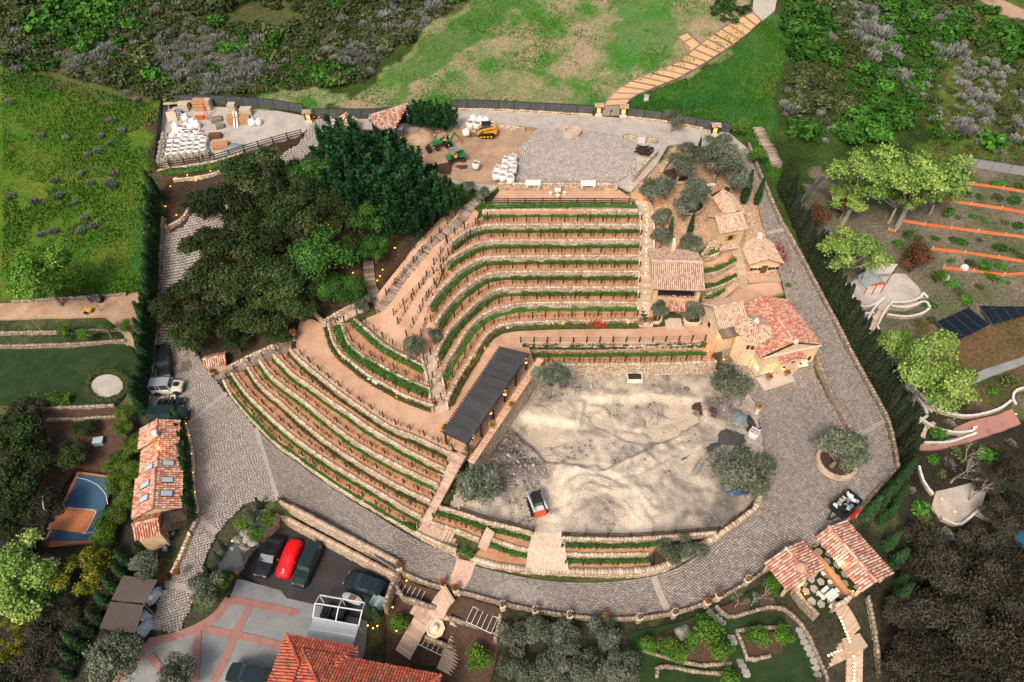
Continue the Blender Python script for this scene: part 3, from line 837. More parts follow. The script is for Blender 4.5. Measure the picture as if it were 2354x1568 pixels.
def car(name,label,rear,front,z,style,paint,scale=1.0,roofmat=None,cat='car',glass='car_glass',L=None,spare=False,zc=None):
 a,b=W(*rear,z+.7),W(*front,z+.7);d=b-a;c=(a+b)/2;c.z=z
 S=dict(STY[style]);LL=L or S['L']
 t=thing(name,label,cat,tuple(c),math.atan2(d.y,d.x));t.scale=(scale,)*3
 h=LL/2;w=S['W']/2;zb=.3
 m=MB()
 nose=S['hood']*.9
 loft(m,[(-h,ring(w*.82,zb+.15,S['tail']*.9)),(-h*.95,ring(w*.95,zb,S['tail'])),(-h*.5,ring(w,zb-.05,S['belt'])),(0,ring(w,zb-.05,S['belt'])),
    (LL*S['ws'][0],ring(w,zb-.05,S['belt']-.01)),(h*.7,ring(w*.98,zb,S['hood'],.84,.03)),(h*.94,ring(w*.9,zb+.03,nose)),(h,ring(w*.76,zb+.14,nose*.86))])
 body=m.build('body',M[paint],t,smooth=False,local=True,bevel=.03)
 g=MB();x0,x1=LL*S['ws'][0],LL*S['ws'][1];x3,x2=LL*S['rs'][0],LL*S['rs'][1];H=S['H'];bz=S['belt']-.02
 def gr(wb,zz):return[(-wb,bz),(-wb*.995,bz+.02),(-wb*.99+(zz-bz)*.13,zz),(wb*.99-(zz-bz)*.13,zz),(wb*.995,bz+.02),(wb,bz)]
 loft(g,[(x3,gr(w*.86,bz+.03)),(x2,gr(w*.9,H-.03)),(x1,gr(w*.9,H-.03)),(x0,gr(w*.88,bz+.03))])
 g.build('windows',M[glass],t,local=True)
 rf=MB();ty=w*.89-(H-bz)*.13
 loft(rf,[(x2-.06,[(-ty,H-.05),(-ty*.96,H-.005),(ty*.96,H-.005),(ty,H-.05)]),((x1+x2)/2,[(-ty*1.02,H-.05),(-ty,H+.02),(ty,H+.02),(ty*1.02,H-.05)]),(x1+.04,[(-ty,H-.05),(-ty*.96,H-.005),(ty*.96,H-.005),(ty,H-.05)])])
 rf.build('roof',M[roofmat or paint],t,local=True)
 for sg in(-1,1):
  p=MB()
  for xa,za,xb,zb2 in((x0,bz,x1,H-.03),(x3,bz,x2,H-.03),((x0+x3)/2*.9,bz,(x1+x2)/2,H-.03),((x3*.55),bz,x2*.55,H-.03)):
   p.bar((xa,sg*(w*.885),za),(xb,sg*(w*.9-(H-bz)*.125),zb2),.07)
  p.build('pillar',M[paint],t,local=True)
  hb=MB();hb.box((h*.965,sg*w*.62,nose*.82),(.12,w*.34,.16));hb.build('headlight',M['lamp_glass'],t,local=True)
  tb=MB();tb.box((-h*.975,sg*w*.68,S['tail']*.78),(.1,w*.28,.16));tb.build('tail_light',M['red_lens'],t,local=True)
  mi=MB();mi.box((x0-.12,sg*(w+.1),bz+.06),(.14,.2,.13));mi.build('mirror',M[paint],t,local=True,bevel=.02)
  for xx in(LL*.31,-LL*.3):wheel(t,xx,sg*(w-.08),S['r'],.24)
 bp=MB();bp.box((h*1.0,0,.45),(.1,S['W']*.82,.16)).build('bumper',M['car_trim'],t,local=True)
 MB().box((-h*1.0,0,.45),(.1,S['W']*.82,.16)).build('bumper',M['car_trim'],t,local=True)
 MB().box((h*.985,0,nose*.75),(.08,w*.9,.18)).build('grille',M['car_trim'],t,local=True)
 if spare:
  sp=MB();sp.lathe((h*.62,0,S['hood']+.03),[(.2,0),(.33,0),(.36,.06),(.36,.14),(.33,.2),(.2,.2)],18);so=sp.build('spare_wheel',M['rubber'],t,local=True)
  MB().lathe((h*.62,0,S['hood']+.05),[(.2,.02),(.2,.1),(.08,.13),(.05,.16)],12).build('rim',M['white_paint'],so,local=True)
 return t
def bulk_bag(label,p,s=1.0,fill='gravel_fill',group=None,lying=False,full=True,tilt=0):
 t=thing('bulk_bag',label,'bag',tuple(p),RD.uniform(0,1.5),group)
 key=('bag',fill,full)
 if key not in CACHE:
  m=MB();n=16;vs=[];prof=[(.40,0),(.46,.12),(.49,.4),(.48,.7),(.43,.84),(.40,.86),(.38,.78)]if full else[(.38,0),(.46,.1),(.50,.35),(.45,.62),(.28,.82),(.12,.95),(.1,.9)]
  for(r,z)in prof:
   for k in range(n):
    a=2*math.pi*k/n;q=r*(1.12 if k%4==2 else 1.0 if k%2 else .98)
    vs.append((q*math.cos(a),q*math.sin(a),z))
  fs=[(i*n+k,i*n+(k+1)%n,(i+1)*n+(k+1)%n,(i+1)*n+k)for i in range(len(prof)-1)for k in range(n)]+[tuple(range(n))[::-1]]
  if not full:fs.append(tuple((len(prof)-1)*n+k for k in range(n)))
  m.add(vs,fs);a=m.mesh('bag_cloth',M['bag_white'],True)
  g=MB();g.lathe((0,0,.7),[(.42,0),(.36,.05),(.18,.1),(.03,.12)],14);b=g.mesh('filling',M[fill],True)if full else None
  lp=MB()
  for k in range(4):
   an=math.pi/4+k*math.pi/2;c,s_=math.cos(an),math.sin(an);x=Vector((-s_,c,0))
   p0=Vector((c*.44,s_*.44,.8))if full else Vector((c*.3,s_*.3,.78))
   lp.tube([p0-x*.1,p0+Vector((c*.08,s_*.08,.2)),p0+x*.1],.022,4)
  CACHE[key]=(a,b,lp.mesh('lifting_loop',M['bag_white']))
 a,b,c=CACHE[key]
 link('bag_cloth',a,t);link('lifting_loop',c,t)
 if b:link('filling',b,t)
 t.scale=(s,s,s*RD.uniform(.9,1.08))
 if lying:t.rotation_euler=(rad(75),0,RD.uniform(-.6,.6));t.location.z+=.4
 return t
CACHE={}
def rail_fence(label,pts,h=1.1,spacing=2.4,rails=3,material='dark_wood',off=0,name='rail_fence',smooth=True,pw=.14):
 P=resample(pts,step=spacing,smooth=smooth);t=thing(name,label,'fence',tuple(P[0]));o=Vector(t.location)
 pm=MB().box((0,0,h/2),(pw,pw,h+.1)).mesh('post',M[material])
 for p in P:link('post',pm,t,Vector(p)-o)
 for a,b in zip(P[:-1],P[1:]):
  for k in range(rails):
   z=h*(k+.8)/rails
   m=MB();m.bar(Vector(a)+Vector((0,0,z)),Vector(b)+Vector((0,0,z)),.06,.12);m.build('rail',M[material],t)
 return t
def mesh_fence(label,pts,h=1.7,spacing=2.6,material='fence_mesh',post='iron',name='mesh_fence',capwall=True,lights=False,smooth=True,cat='fence'):
 P=resample(pts,step=spacing,smooth=smooth);t=thing(name,label,cat,tuple(P[0]));o=Vector(t.location)
 pm=MB().box((0,0,h/2),(.09,.09,h+.08)).mesh('post',M[post])
 for p in P:link('post',pm,t,Vector(p)-o)
 for a,b in zip(P[:-1],P[1:]):
  a,b=Vector(a),Vector(b);d=(b-a).normalized();n=Vector((-d.y,d.x,0))*.012
  m=MB();a1,b1=a+d*.05,b-d*.05;z0,z1=Vector((0,0,.08)),Vector((0,0,h))
  m.add([a1+z0-n,b1+z0-n,b1+z1-n,a1+z1-n,a1+z0+n,b1+z0+n,b1+z1+n,a1+z1+n],[(0,1,2,3),(7,6,5,4),(3,2,6,7),(0,4,5,1),(0,3,7,4),(1,5,6,2)])
  pn=m.build('panel',M[material],t)
  MB().bar(a1+z1,b1+z1,.06).build('top_rail',M[post],pn)
 return t
def lamp_spot(p,label,group,r=.09,mtl='step_glow',light=0.0,name='garden_light',col=(1,.55,.2)):
 """small ground lamp: stem and glowing head; light: its watts"""
 t=thing(name,label,'lamp',tuple(p),group=group)
 if 'lamp' not in CACHE:
  CACHE['lamp']=(MB().lathe((0,0,0),[(.05,0),(.03,.06),(.03,.2),(.06,.22)],6).mesh('stem',M['iron']),{})
 link('stem',CACHE['lamp'][0],t)
 k=(r,mtl)
 if k not in CACHE['lamp'][1]:
  CACHE['lamp'][1][k]=MB().lathe((0,0,.22),[(r*.35,0),(r*.7,r*.45),(r*.62,r*.95),(r*.2,r*1.3)],8).mesh('lamp_head',M[mtl],True)
 link('lamp_head',CACHE['lamp'][1][k],t)
 if light:
  ld=bpy.data.lights.new('lamp_light','POINT');ld.energy=light;ld.color=col;ld.shadow_soft_size=.15
  lo=bpy.data.objects.new('lamp_light',ld);COL.objects.link(lo);lo.parent=t;lo.location=(0,0,.65)
 return t
def pot(label,p,s=1.0,flower='flower_red',leaf='hedge_leaf',group=None,stonecol='clay_pot',n=60):
 t=thing('flower_pot',label,'pot',tuple(p),0,group);t.scale=(s,)*3
 key=('pot',stonecol,flower,leaf)
 if key not in CACHE:
  a=MB().lathe((0,0,0),[(.2,0),(.26,.1),(.33,.42),(.36,.45),(.36,.52),(.28,.52),(.26,.44)],14).mesh('urn',M[stonecol],True)
  rng=np.random.default_rng(3);d=rng.normal(size=(160,3));d/=np.linalg.norm(d,axis=1)[:,None];d[:,2]=np.abs(d[:,2])
  C=np.array([0,0,.55])+d*rng.uniform(.5,1,(160,1))*np.array([.46,.46,.42])
  V,F,r=leaves(C,.18,rng=rng);b=mesh_np('plant',V,F,M[leaf],r)
  V,F,r=leaves(C[:70]*np.array([1.06,1.06,1.08]),.17,rng=rng);c=mesh_np('blossom',V,F,M[flower],r)
  CACHE[key]=(a,b,c)
 a,b,c=CACHE[key]
 link('urn',a,t);stuff(link('plant',b,t));stuff(link('blossom',c,t))
 return t
# ------------------------------------------------------------------ palette
mat('soil',[(.349,.166,.085),(.459,.232,.123),(.535,.292,.161)],scale=.7,fine=(9,.3),bump=(7,.6,.08))
mat('path_dirt',[(.421,.242,.149),(.518,.313,.203),(.572,.386,.269)],scale=.35,fine=(6,.14),bump=(9,.35,.04))
mat('yard_sand',[(.24,.155,.10),(.36,.24,.155),(.44,.31,.21)],scale=.3,fine=(5,.25),bump=(5,.6,.08))
mat('gravel_grey',[(.302,.276,.240),(.392,.356,.312),(.459,.420,.372)],scale=.5,fine=(7,.25),bump=(9,.5,.05))
mat('court_dirt',[(.123,.112,.099),(.224,.196,.165),(.381,.323,.260),(.515,.431,.336),(.650,.554,.437)],rnd='lin',fine=(5,.26),bump=(6.0,1.0,.12))
mat('track_dirt',[(.391,.322,.241),(.494,.408,.310),(.552,.460,.356)],scale=.5,fine=(5,.25),bump=(6,.8,.1))
mat('joint_sand',[(.085,.075,.065),(.13,.115,.10)],scale=1.2)
COB=[(0.209,0.189,0.169),(0.249,0.224,0.198),(0.277,0.248,0.218),(0.300,0.268,0.234),(0.330,0.293,0.253),(0.266,0.226,0.194),(0.289,0.249,0.214),(0.357,0.319,0.279)]
mat('cobble',COB,rnd='step',fine=(5,.22),rough=.75)
mat('cobble_one',COB,objrnd=True,fine=(5,.22),rough=.75)
COB2=[(0.286,0.257,0.228),(0.319,0.286,0.252),(0.348,0.310,0.272),(0.381,0.338,0.292),(0.332,0.288,0.249)]
mat('cobble_pale',COB2,rnd='step',fine=(5,.2),rough=.8)
mat('cobble_plaza',[(.338,.304,.266),(.401,.361,.318),(.451,.405,.356),(.502,.449,.395),(.414,.354,.311)],rnd='step',fine=(5,.2),rough=.8)
mat('cobble_pale_one',COB2,objrnd=True,fine=(5,.2),rough=.8)
LIM=[(.40,.30,.205),(.51,.40,.29),(.57,.46,.345),(.47,.355,.25),(.61,.51,.395)]
mat('limestone',LIM,rnd='step',fine=(6,.25),bump=(12,.5,.03))
mat('limestone_dim',[(.24,.19,.14),(.32,.26,.19),(.38,.31,.23),(.28,.22,.17)],rnd='step',fine=(6,.25),bump=(12,.5,.03))
mat('block_tan',[(.40,.30,.22),(.47,.36,.27),(.52,.40,.30)],rnd='step',fine=(8,.15))
mat('mortar',[(.22,.17,.12),(.30,.24,.17)],scale=3)
mat('step_stone',[(.42,.30,.21),(.52,.39,.28),(.56,.44,.34)],objrnd=True,fine=(4,.2),bump=(8,.3,.03))
mat('pink_flag',[(.40,.26,.19),(.50,.34,.26),(.55,.42,.33)],objrnd=True,fine=(3,.25))
mat('log_step',[(.14,.10,.08),(.24,.19,.155),(.34,.30,.27)],objrnd=True,fine=(12,.3))
mat('concrete',[(.165,.175,.175),(.215,.225,.222),(.255,.26,.255)],scale=.4,fine=(5,.1))
mat('concrete_warm',[(.42,.37,.31),(.50,.45,.38)],scale=.6,fine=(5,.1))
mat('brick_band',[(.26,.12,.105),(.33,.165,.14),(.30,.17,.15)],scale=.8,fine=(6,.15))
mat('asphalt',[(.030,.029,.030),(.048,.045,.046)],scale=.5,fine=(7,.3))
mat('lawn',[(.010,.024,.006),(.017,.036,.009),(.026,.046,.012)],scale=.6,fine=(8,.35),bump=(12,.5,.05))
mat('mulch',[(.05,.028,.018),(.09,.052,.034)],scale=2,fine=(9,.35),bump=(12,.6,.05))
mat('court_blue',[(.045,.10,.17),(.055,.12,.195)],scale=.3,fine=(4,.08))
mat('court_orange',[(.45,.16,.07),(.52,.20,.09)],scale=.4,fine=(4,.08))
mat('line_white',[(.6,.62,.62)])
mat('pool_water',[(.02,.09,.16)],rough=.08,spec=.5)
mat('sand_step',[(.52,.30,.15),(.62,.39,.21)],scale=.8,fine=(9,.2))
mat('timber_grey',[(.14,.10,.075),(.23,.18,.14),(.30,.25,.21)],objrnd=True,fine=(10,.25))
TM=[(0.545,0.308,0.229),(0.579,0.417,0.310),(0.456,0.179,0.130),(0.592,0.444,0.351),(0.511,0.240,0.174),(0.565,0.390,0.290),(0.416,0.162,0.120),(0.606,0.465,0.371)]
mat('tile_mix',TM,rnd='step',fine=(6,.22),rough=.8);mat('tile_mix_one',TM,objrnd=True,fine=(6,.22),rough=.8)
TP=[(0.568,0.424,0.309),(0.534,0.383,0.275),(0.582,0.458,0.350),(0.514,0.349,0.255),(0.582,0.437,0.323),(0.548,0.410,0.303),(0.473,0.260,0.194)]
mat('tile_pale',TP,rnd='step',fine=(6,.22),rough=.8)
TR=[(0.395,0.072,0.040),(0.459,0.108,0.056),(0.363,0.064,0.040),(0.491,0.156,0.084),(0.427,0.088,0.048),(0.171,0.080,0.056),(0.475,0.124,0.064),(0.211,0.116,0.084)]
mat('tile_red',TR,rnd='step',fine=(6,.2),rough=.7);mat('tile_red_one',TR,objrnd=True,fine=(6,.2),rough=.7)
TB=[(0.479,0.167,0.110),(0.547,0.317,0.216),(0.506,0.222,0.148),(0.574,0.398,0.291),(0.452,0.143,0.100),(0.561,0.358,0.250)]
mat('tile_brick',TB,rnd='step',fine=(6,.22),rough=.8)
mat('clay_under',[(.20,.10,.07),(.26,.15,.11)],scale=2)
mat('plaster',[(.50,.345,.20),(.58,.42,.26),(.62,.47,.31)],scale=1.2,fine=(5,.16),bump=(7,.5,.04))
mat('rubble',[(.42,.29,.19),(.56,.42,.28),(.64,.51,.36),(.48,.34,.22)],scale=3.5,detail=2,fine=(8,.2),bump=(4,.8,.06))
mat('stone_trim',[(.60,.50,.38),(.66,.57,.46)],scale=2,fine=(6,.1))
mat('white_stone',[(.66,.62,.56),(.72,.69,.63)],scale=2,fine=(6,.08))
mat('door_wood',[(.13,.055,.025),(.18,.08,.035)],scale=3,fine=(12,.2))
mat('dark_wood',[(.030,.020,.015),(.055,.036,.026)],scale=3,fine=(12,.25))
mat('orange_wood',[(.40,.20,.09),(.48,.27,.14)],scale=3,fine=(14,.2))
mat('pale_wood',[(.46,.37,.27),(.55,.46,.35)],objrnd=True,fine=(14,.2))
mat('iron',[(.018,.018,.02)],rough=.55)
mat('post_iron',[(.035,.025,.02),(.06,.04,.03)],scale=5)
mat('window_dark',[(.03,.035,.04)],rough=.15,spec=.5)
mat('skylight',[(.42,.50,.54)],rough=.12,spec=.6)
mat('fence_mesh',[(.055,.062,.066),(.085,.092,.095)],scale=1.5,fine=(20,.3))
mat('chain_link',[(.20,.215,.22),(.27,.28,.285)],scale=4,fine=(25,.35))
mat('shade_cloth',[(.045,.045,.048),(.065,.064,.066)],scale=.4,fine=(14,.14))
mat('shed_roof',[(.085,.066,.058),(.11,.086,.076)],scale=.5,fine=(10,.2))
mat('bag_white',[(.68,.67,.66),(.76,.76,.75)],scale=3,fine=(7,.06),bump=(6,.5,.05))
mat('gravel_fill',[(.17,.135,.10),(.30,.245,.19)],scale=6,fine=(18,.4),bump=(14,1,.08))
mat('rock_fill',[(.30,.26,.21),(.48,.42,.34),(.16,.14,.12)],scale=5,fine=(9,.35),bump=(7,1,.1))
mat('rock_bits',[(.16,.148,.13),(.25,.222,.188),(.34,.298,.245),(.42,.365,.295),(.22,.21,.20)],rnd='step',fine=(7,.25))
mat('boulder',[(.15,.14,.13),(.26,.25,.235),(.36,.34,.31)],scale=2,fine=(7,.3),bump=(4,.8,.08))
mat('rubber',[(.014,.014,.015)],rough=.85);mat('rim_metal',[(.42,.43,.44)],rough=.3,metal=.8);mat('rim_yellow',[(.75,.45,.03)],rough=.5)
def paint(n,c,r=.28):return mat(n,[c],rough=r,spec=.5)
paint('paint_black',(.010,.012,.014));paint('paint_navy',(.012,.020,.026));paint('paint_green',(.010,.024,.022));paint('paint_cream',(.62,.58,.49),.4)
paint('roof_blue',(.26,.31,.34),.5);paint('paint_silver',(.42,.46,.45),.3);paint('tractor_green',(.03,.20,.045),.4);paint('loader_yellow',(.62,.30,.03),.45)
paint('loader_white',(.62,.62,.60),.45);paint('loader_orange',(.62,.09,.02),.45);paint('white_paint',(.66,.66,.64),.5);paint('seat_tan',(.55,.35,.10),.7);paint('seat_red',(.34,.09,.04),.7)
paint('red_plastic',(.50,.015,.015),.5);paint('blue_paint',(.02,.12,.26),.5);paint('orange_paint',(.55,.12,.02),.5)
mat('cover_red',[(.75,.006,.012)],rough=.55,spec=.3);mat('logo_pale',[(.75,.60,.58)])
mat('car_glass',[(.035,.06,.07)],rough=.06,spec=.8);mat('car_trim',[(.02,.02,.022)],rough=.5);mat('lamp_glass',[(.5,.52,.54)],rough=.1);mat('red_lens',[(.3,.01,.01)],rough=.2)
mat('tarp_blue',[(.015,.05,.16),(.03,.09,.24)],scale=2,rough=.5);mat('tarp_grey',[(.13,.17,.19),(.19,.23,.25)],scale=1.5,rough=.5)
mat('solar',[(.008,.012,.02)],rough=.35,spec=.25);mat('solar_frame',[(.10,.13,.16)],rough=.4)
mat('box_teal',[(.26,.34,.34),(.32,.40,.40)],scale=2);mat('tent_white',[(.60,.63,.62),(.66,.68,.67)],scale=1.2)
mat('clay_pot',[(.44,.28,.19)],rough=.8);mat('coop_roof',[(.28,.33,.33),(.34,.38,.37)],scale=3);mat('canvas_tan',[(.44,.39,.31),(.50,.45,.37)],scale=1.5)
mat('coop_orange',[(.62,.12,.03)]);mat('timber_orange',[(.58,.15,.05),(.66,.20,.075)],objrnd=True,fine=(9,.15))
mat('white_cap',[(.52,.53,.51),(.62,.62,.59)],scale=2,fine=(5,.15))
leafmat('oak_leaf',[(.012,.024,.007),(.024,.043,.011),(.044,.07,.018),(.08,.105,.036)],0.4)
leafmat('oak_green',[(.012,.045,.008),(.028,.092,.014),(.055,.14,.024),(.1,.2,.045)],0.25)
leafmat('olive_leaf',[(.045,.062,.036),(.09,.112,.07),(.15,.172,.115),(.23,.245,.18)],.2)
leafmat('cedar_leaf',[(.005,.024,.007),(.011,.052,.015),(.024,.095,.027),(.055,.155,.045)],0.3)
leafmat('citrus_leaf',[(.02,.07,.01),(.04,.125,.015),(.085,.18,.02),(.15,.23,.03)],.2)
leafmat('laurel_leaf',[(.022,.055,.008),(.05,.11,.012),(.10,.165,.018),(.16,.21,.03)],.2)
leafmat('bright_leaf',[(.055,.154,.018),(.099,.242,.030),(.165,.319,.045),(.242,.385,.070)],.1)
leafmat('pale_leaf',[(.086,.165,.035),(.149,.254,.050),(.230,.342,.075),(.345,.425,.120)],.15)
leafmat('yellow_leaf',[(.06,.075,.008),(.12,.135,.012),(.19,.19,.02),(.26,.22,.03)],.15)
leafmat('cypress_leaf',[(.012,.038,.012),(.026,.07,.022),(.048,.11,.036)],.25)
leafmat('wood_leaf',[(.020,.021,.013),(.036,.036,.023),(.056,.054,.037),(.085,.08,.06)],.4)
leafmat('cypress_dark',[(.014,.022,.011),(.025,.037,.017),(.042,.055,.026)],.3)
leafmat('hedge_leaf',[(.02,.065,.012),(.042,.13,.02),(.08,.2,.034),(.14,.25,.06)],0.25)
leafmat('hedge_dull',[(.03,.05,.015),(.06,.085,.025),(.09,.11,.035),(.13,.11,.04)],.2)
leafmat('sage_leaf',[(.07,.078,.062),(.13,.138,.118),(.21,.218,.195),(.31,.315,.29)],0.3)
leafmat('scrub_leaf',[(.022,.034,.01),(.05,.07,.022),(.085,.11,.038),(.145,.165,.075)],0.4)
leafmat('scrub_green',[(.012,.048,.006),(.028,.105,.011),(.055,.165,.02),(.11,.23,.04)],0.4)
leafmat('grass_blade',[(.02,.078,.007),(.042,.13,.011),(.075,.175,.018),(.14,.17,.035)],0.1)
leafmat('rust_leaf',[(.05,.025,.012),(.10,.045,.02),(.14,.06,.03)],.2)
leafmat('flower_red',[(.45,.01,.02),(.55,.03,.04),(.60,.10,.08)],.1)
leafmat('flower_mix',[(.55,.12,.14),(.62,.30,.28),(.70,.55,.50),(.60,.14,.05)],.1)
leafmat('flower_orange',[(.60,.16,.02),(.65,.28,.03),(.6,.08,.02)],.1)
mat('bark',[(.06,.045,.035),(.12,.095,.075)],scale=4,fine=(10,.3));mat('pale_bark',[(.24,.205,.165),(.36,.32,.27)],scale=4,fine=(10,.2));mat('olive_bark',[(.16,.135,.11),(.24,.205,.17)],scale=4,fine=(10,.3))
glow('step_glow',(1.0,.36,.07),2.5);glow('lamp_glow',(1.0,.42,.09),4.0);glow('window_glow',(1.0,.42,.10),1.0);glow('path_glow',(1.0,.55,.22),3.0)
mat('flag_grey',[(.20,.19,.18),(.30,.28,.26),(.36,.33,.30)],objrnd=True,fine=(5,.2));mat('silver_cloth',[(.45,.52,.55),(.60,.66,.68)],scale=3,rough=.35);mat('coping_tile',[(.50,.27,.17),(.60,.42,.28),(.58,.36,.24)],objrnd=True,fine=(5,.15))
mat('wet_grey',[(.05,.055,.052),(.09,.092,.085)],scale=1.5,rough=.5)
mat('strip_stone',[(.29,.25,.215),(.35,.305,.265)],scale=1.5,fine=(5,.2))
mat('trough_water',[(.025,.032,.018)],rough=.1,spec=.4)
# ------------------------------------------------------------------ laid ground: roads, courts, terraces
ZC,ZP,ZU=2.9,6.0,14.0
INNER=[(588,983),(632,1027),(675,1058),(717,1089),(773,1128),(815,1155),(860,1181),(905,1210),(954,1238),(1010,1264),(1055,1287),(1085,1298),(1120,1309),(1180,1322),(1250,1334),(1330,1339),(1420,1336),(1500,1324),(1560,1303),(1620,1264),(1680,1218)]
OUTER=[(640,1150),(700,1187),(760,1222),(820,1258),(880,1293),(910,1312),(960,1335),(1020,1355),(1050,1362),(1100,1375),(1160,1391),(1230,1407),(1310,1419),(1390,1426),(1470,1424),(1545,1413),(1600,1397),(1660,1373),(1720,1339),(1768,1308)]
gi,go=GL(INNER),GL(OUTER)
ri,ro=resample(gi,90),resample(go,90)
road=drape('ring_road',[tuple(p)for p in ri]+[tuple(p)for p in ro[::-1]],M['joint_sand'],.02,2.5)
pave_strip(road,gi,go,.29,'cobble',.06,singles=300)
LEFTP=[(363,800),(420,790),(455,815),(473,848),(501,882),(520,905),(563,953),(588,983),(640,1150),(588,1152),(560,1160),(523,1197),(498,1228),(475,1273),(464,1321),(453,1363),(411,1454),(340,1447),(380,1343),(399,1321),(416,1284),(442,1225),(456,1183),(447,1127),(430,977),(419,973),(350,973),(352,880)]
gl=GL(LEFTP)
drv=drape('entrance_drive',gl,M['joint_sand'],.02,2.5);pave(drv,gl,.28,.35,'cobble_pale',.06)
RIGHTP=[(1680,1218),(1730,1170),(1752,1140),(1762,1060),(1748,985),(1735,930),(1700,870),(1655,850),(1662,800),(1720,802),(1850,790),(1868,815),(1873,862),(1905,920),(1952,1003),(2032,968),(2048,1030),(2056,1082),(2010,1132),(1962,1188),(1905,1240),(1838,1262),(1768,1308)]
gr=GL(RIGHTP)
rp=drape('turning_court',gr,M['joint_sand'],.02,2.5);pave(rp,gr,.29,-.6,'cobble',.06,singles=0)
PL=[(1690,345),(1705,397),(1729,428),(1750,507),(1761,539),(1777,587),(1795,640),(1808,690),(1835,745),(1866,814),(1905,915),(1952,1003)]
PR=[(1716,340),(1738,395),(1755,435),(1785,505),(1815,557),(1848,618),(1873,667),(1913,742),(1960,835),(1998,905),(2032,968)]
pl,pr=GL(PL),GL(PR)
a_,b_=resample(pl,60),resample(pr,60)
perim=drape('perimeter_road',[tuple(p)for p in a_]+[tuple(p)for p in b_[::-1]],M['joint_sand'],.02,2.5)
pave_strip(perim,pl,pr,.3,'cobble',.06)
BACKD=[(378,500),(392,535),(425,520),(445,490),(470,460),(520,440),(600,380),(690,330),(720,275),(760,276),(745,320),(660,400),(560,470),(480,560),(460,640),(455,760),(420,792),(366,800),(370,640)]
gb_=GL(BACKD);bd=drape('hill_drive',gb_,M['joint_sand'],.02,3.0);pave(bd,gb_,.45,.05,'cobble_pale',.06)
UP=[(725,273),(850,274),(925,262),(1038,253),(1176,255),(1362,266),(1531,281),(1675,306),(1716,340),(1690,352),(1630,340),(1560,330),(1535,335),(1505,385),(1450,440),(1425,430),(1145,428),(1125,445),(1060,425),(1000,402),(940,372),(905,340),(880,300),(760,290)]
gu=GL(UP);drape('upper_gravel_court',gu,M['gravel_grey'],.03,2.5)
SAND=[(925,302),(1040,291),(1130,287),(1205,291),(1246,297),(1230,318),(1203,332),(1193,365),(1190,426),(1145,427),(1060,421),(1000,399),(940,369)]
drape('sandy_work_yard',GL(SAND),M['yard_sand'],.06,2.0,skirt=.04)
COBU=[(1236,296),(1195,340),(1189,423),(1413,424),(1458,394),(1463,334),(1427,314),(1328,299)]
gcu=GL(COBU);cu=drape('cobbled_plaza',gcu,M['joint_sand'],.07,2.0,skirt=.04,cut=False);pave(cu,gcu,.27,0.0,'cobble_plaza',.10,gap=.014)
PATH=[(690,738),(715,733),(750,748),(757,790),(778,822),(805,842),(845,874),(875,892),(930,923),(995,947),(1025,945),(1035,930),(1049,903),(1068,868),(1088,838),(1105,810),(1121,787),(1141,767),(1165,759),(1300,756),(1475,755),(1530,750),(1612,747),(1640,718),(1668,690),(1720,655),(1785,645),(1801,671),(1720,700),(1660,730),(1645,793),
  (1400,797),(1215,797),(1232,845),(1085,1035),(1033,1042),(954,1005),(898,983),(841,946),(785,907),(743,873),(701,839),(664,803),(678,775)]
flat('middle_path',WL(PATH,ZP),M['path_dirt'],skirt=2.0)
tw=WL([(1196,797),(1300,798),(1400,797),(1500,796),(1622,793)],ZP)
stone_wall('low pale stone wall edging the middle path above the fountain wall',tw,.8)
bw=WL([(1225,839),(1300,839),(1400,838),(1500,837),(1600,834),(1648,832)],5.2)
stone_wall('tall cream stone retaining wall behind the fountain trough',bw,2.4,course=.26,blk=.42)
ribbon('terrace_soil',[Vector((p.x,p.y,5.2))for p in tw],bw,M['soil'])
ARCS={
 'A':(12.3,[(1035,559),(1066,536),(1094,524),(1123,518),(1176,517),(1300,517),(1400,517),(1474,517)]),
 'B':(11.4,[(1023,607),(1038,593),(1066,576),(1094,562),(1122,555),(1176,553),(1300,553),(1400,552),(1473,552)]),
 'C':(10.5,[(985,704),(996,686),(1021,657),(1049,629),(1072,612),(1094,600),(1122,592),(1176,590),(1300,589),(1400,589),(1472,589)]),
 'D':(9.6,[(1003,743),(1016,722),(1038,694),(1066,666),(1094,645),(1122,631),(1151,626),(1176,625),(1300,625),(1400,625),(1471,625)]),
 'E':(8.7,[(1003,817),(1010,801),(1021,778),(1038,753),(1066,724),(1094,697),(1122,676),(1145,666),(1176,662),(1300,661),(1400,661),(1470,661)]),
 'F':(7.8,[(1008,872),(1021,848),(1035,822),(1052,795),(1070,765),(1089,742),(1108,726),(1137,711),(1165,704),(1200,698),(1300,696),(1400,696),(1469,697)]),
 'G':(6.9,[(1028,922),(1044,890),(1063,856),(1083,825),(1100,797),(1117,772),(1137,755),(1163,746),(1200,742),(1300,738),(1400,737),(1466,737)]),
}
ORD='the top|the second|the third|the fourth|the fifth|the sixth|the lowest'.split('|')
arcw={}
for k,(z,p)in ARCS.items():arcw[k]=WL(p,z)
topw=WL([(1108,486),(1150,484),(1250,483),(1350,484),(1468,484)],13.1)
stone_wall('cream stone wall under the railed patio at the head of the vine terraces',topw,.8)
ribbon('terrace_soil',[Vector((p.x,p.y,12.3))for p in topw],arcw['A'],M['soil'])
keys=list(ARCS)
for i,k in enumerate(keys):
 z=ARCS[k][0]
 stone_wall(f'curving pale stone terrace wall, {ORD[i]} of the upper vine terraces',arcw[k],.9)
 if i<len(keys)-1:
  A=[Vector((p.x,p.y,z-.9))for p in arcw[k]];ribbon('terrace_soil',A,arcw[keys[i+1]],M['soil'])
hs_=['top','second','third','fourth','fifth','sixth','lowest']
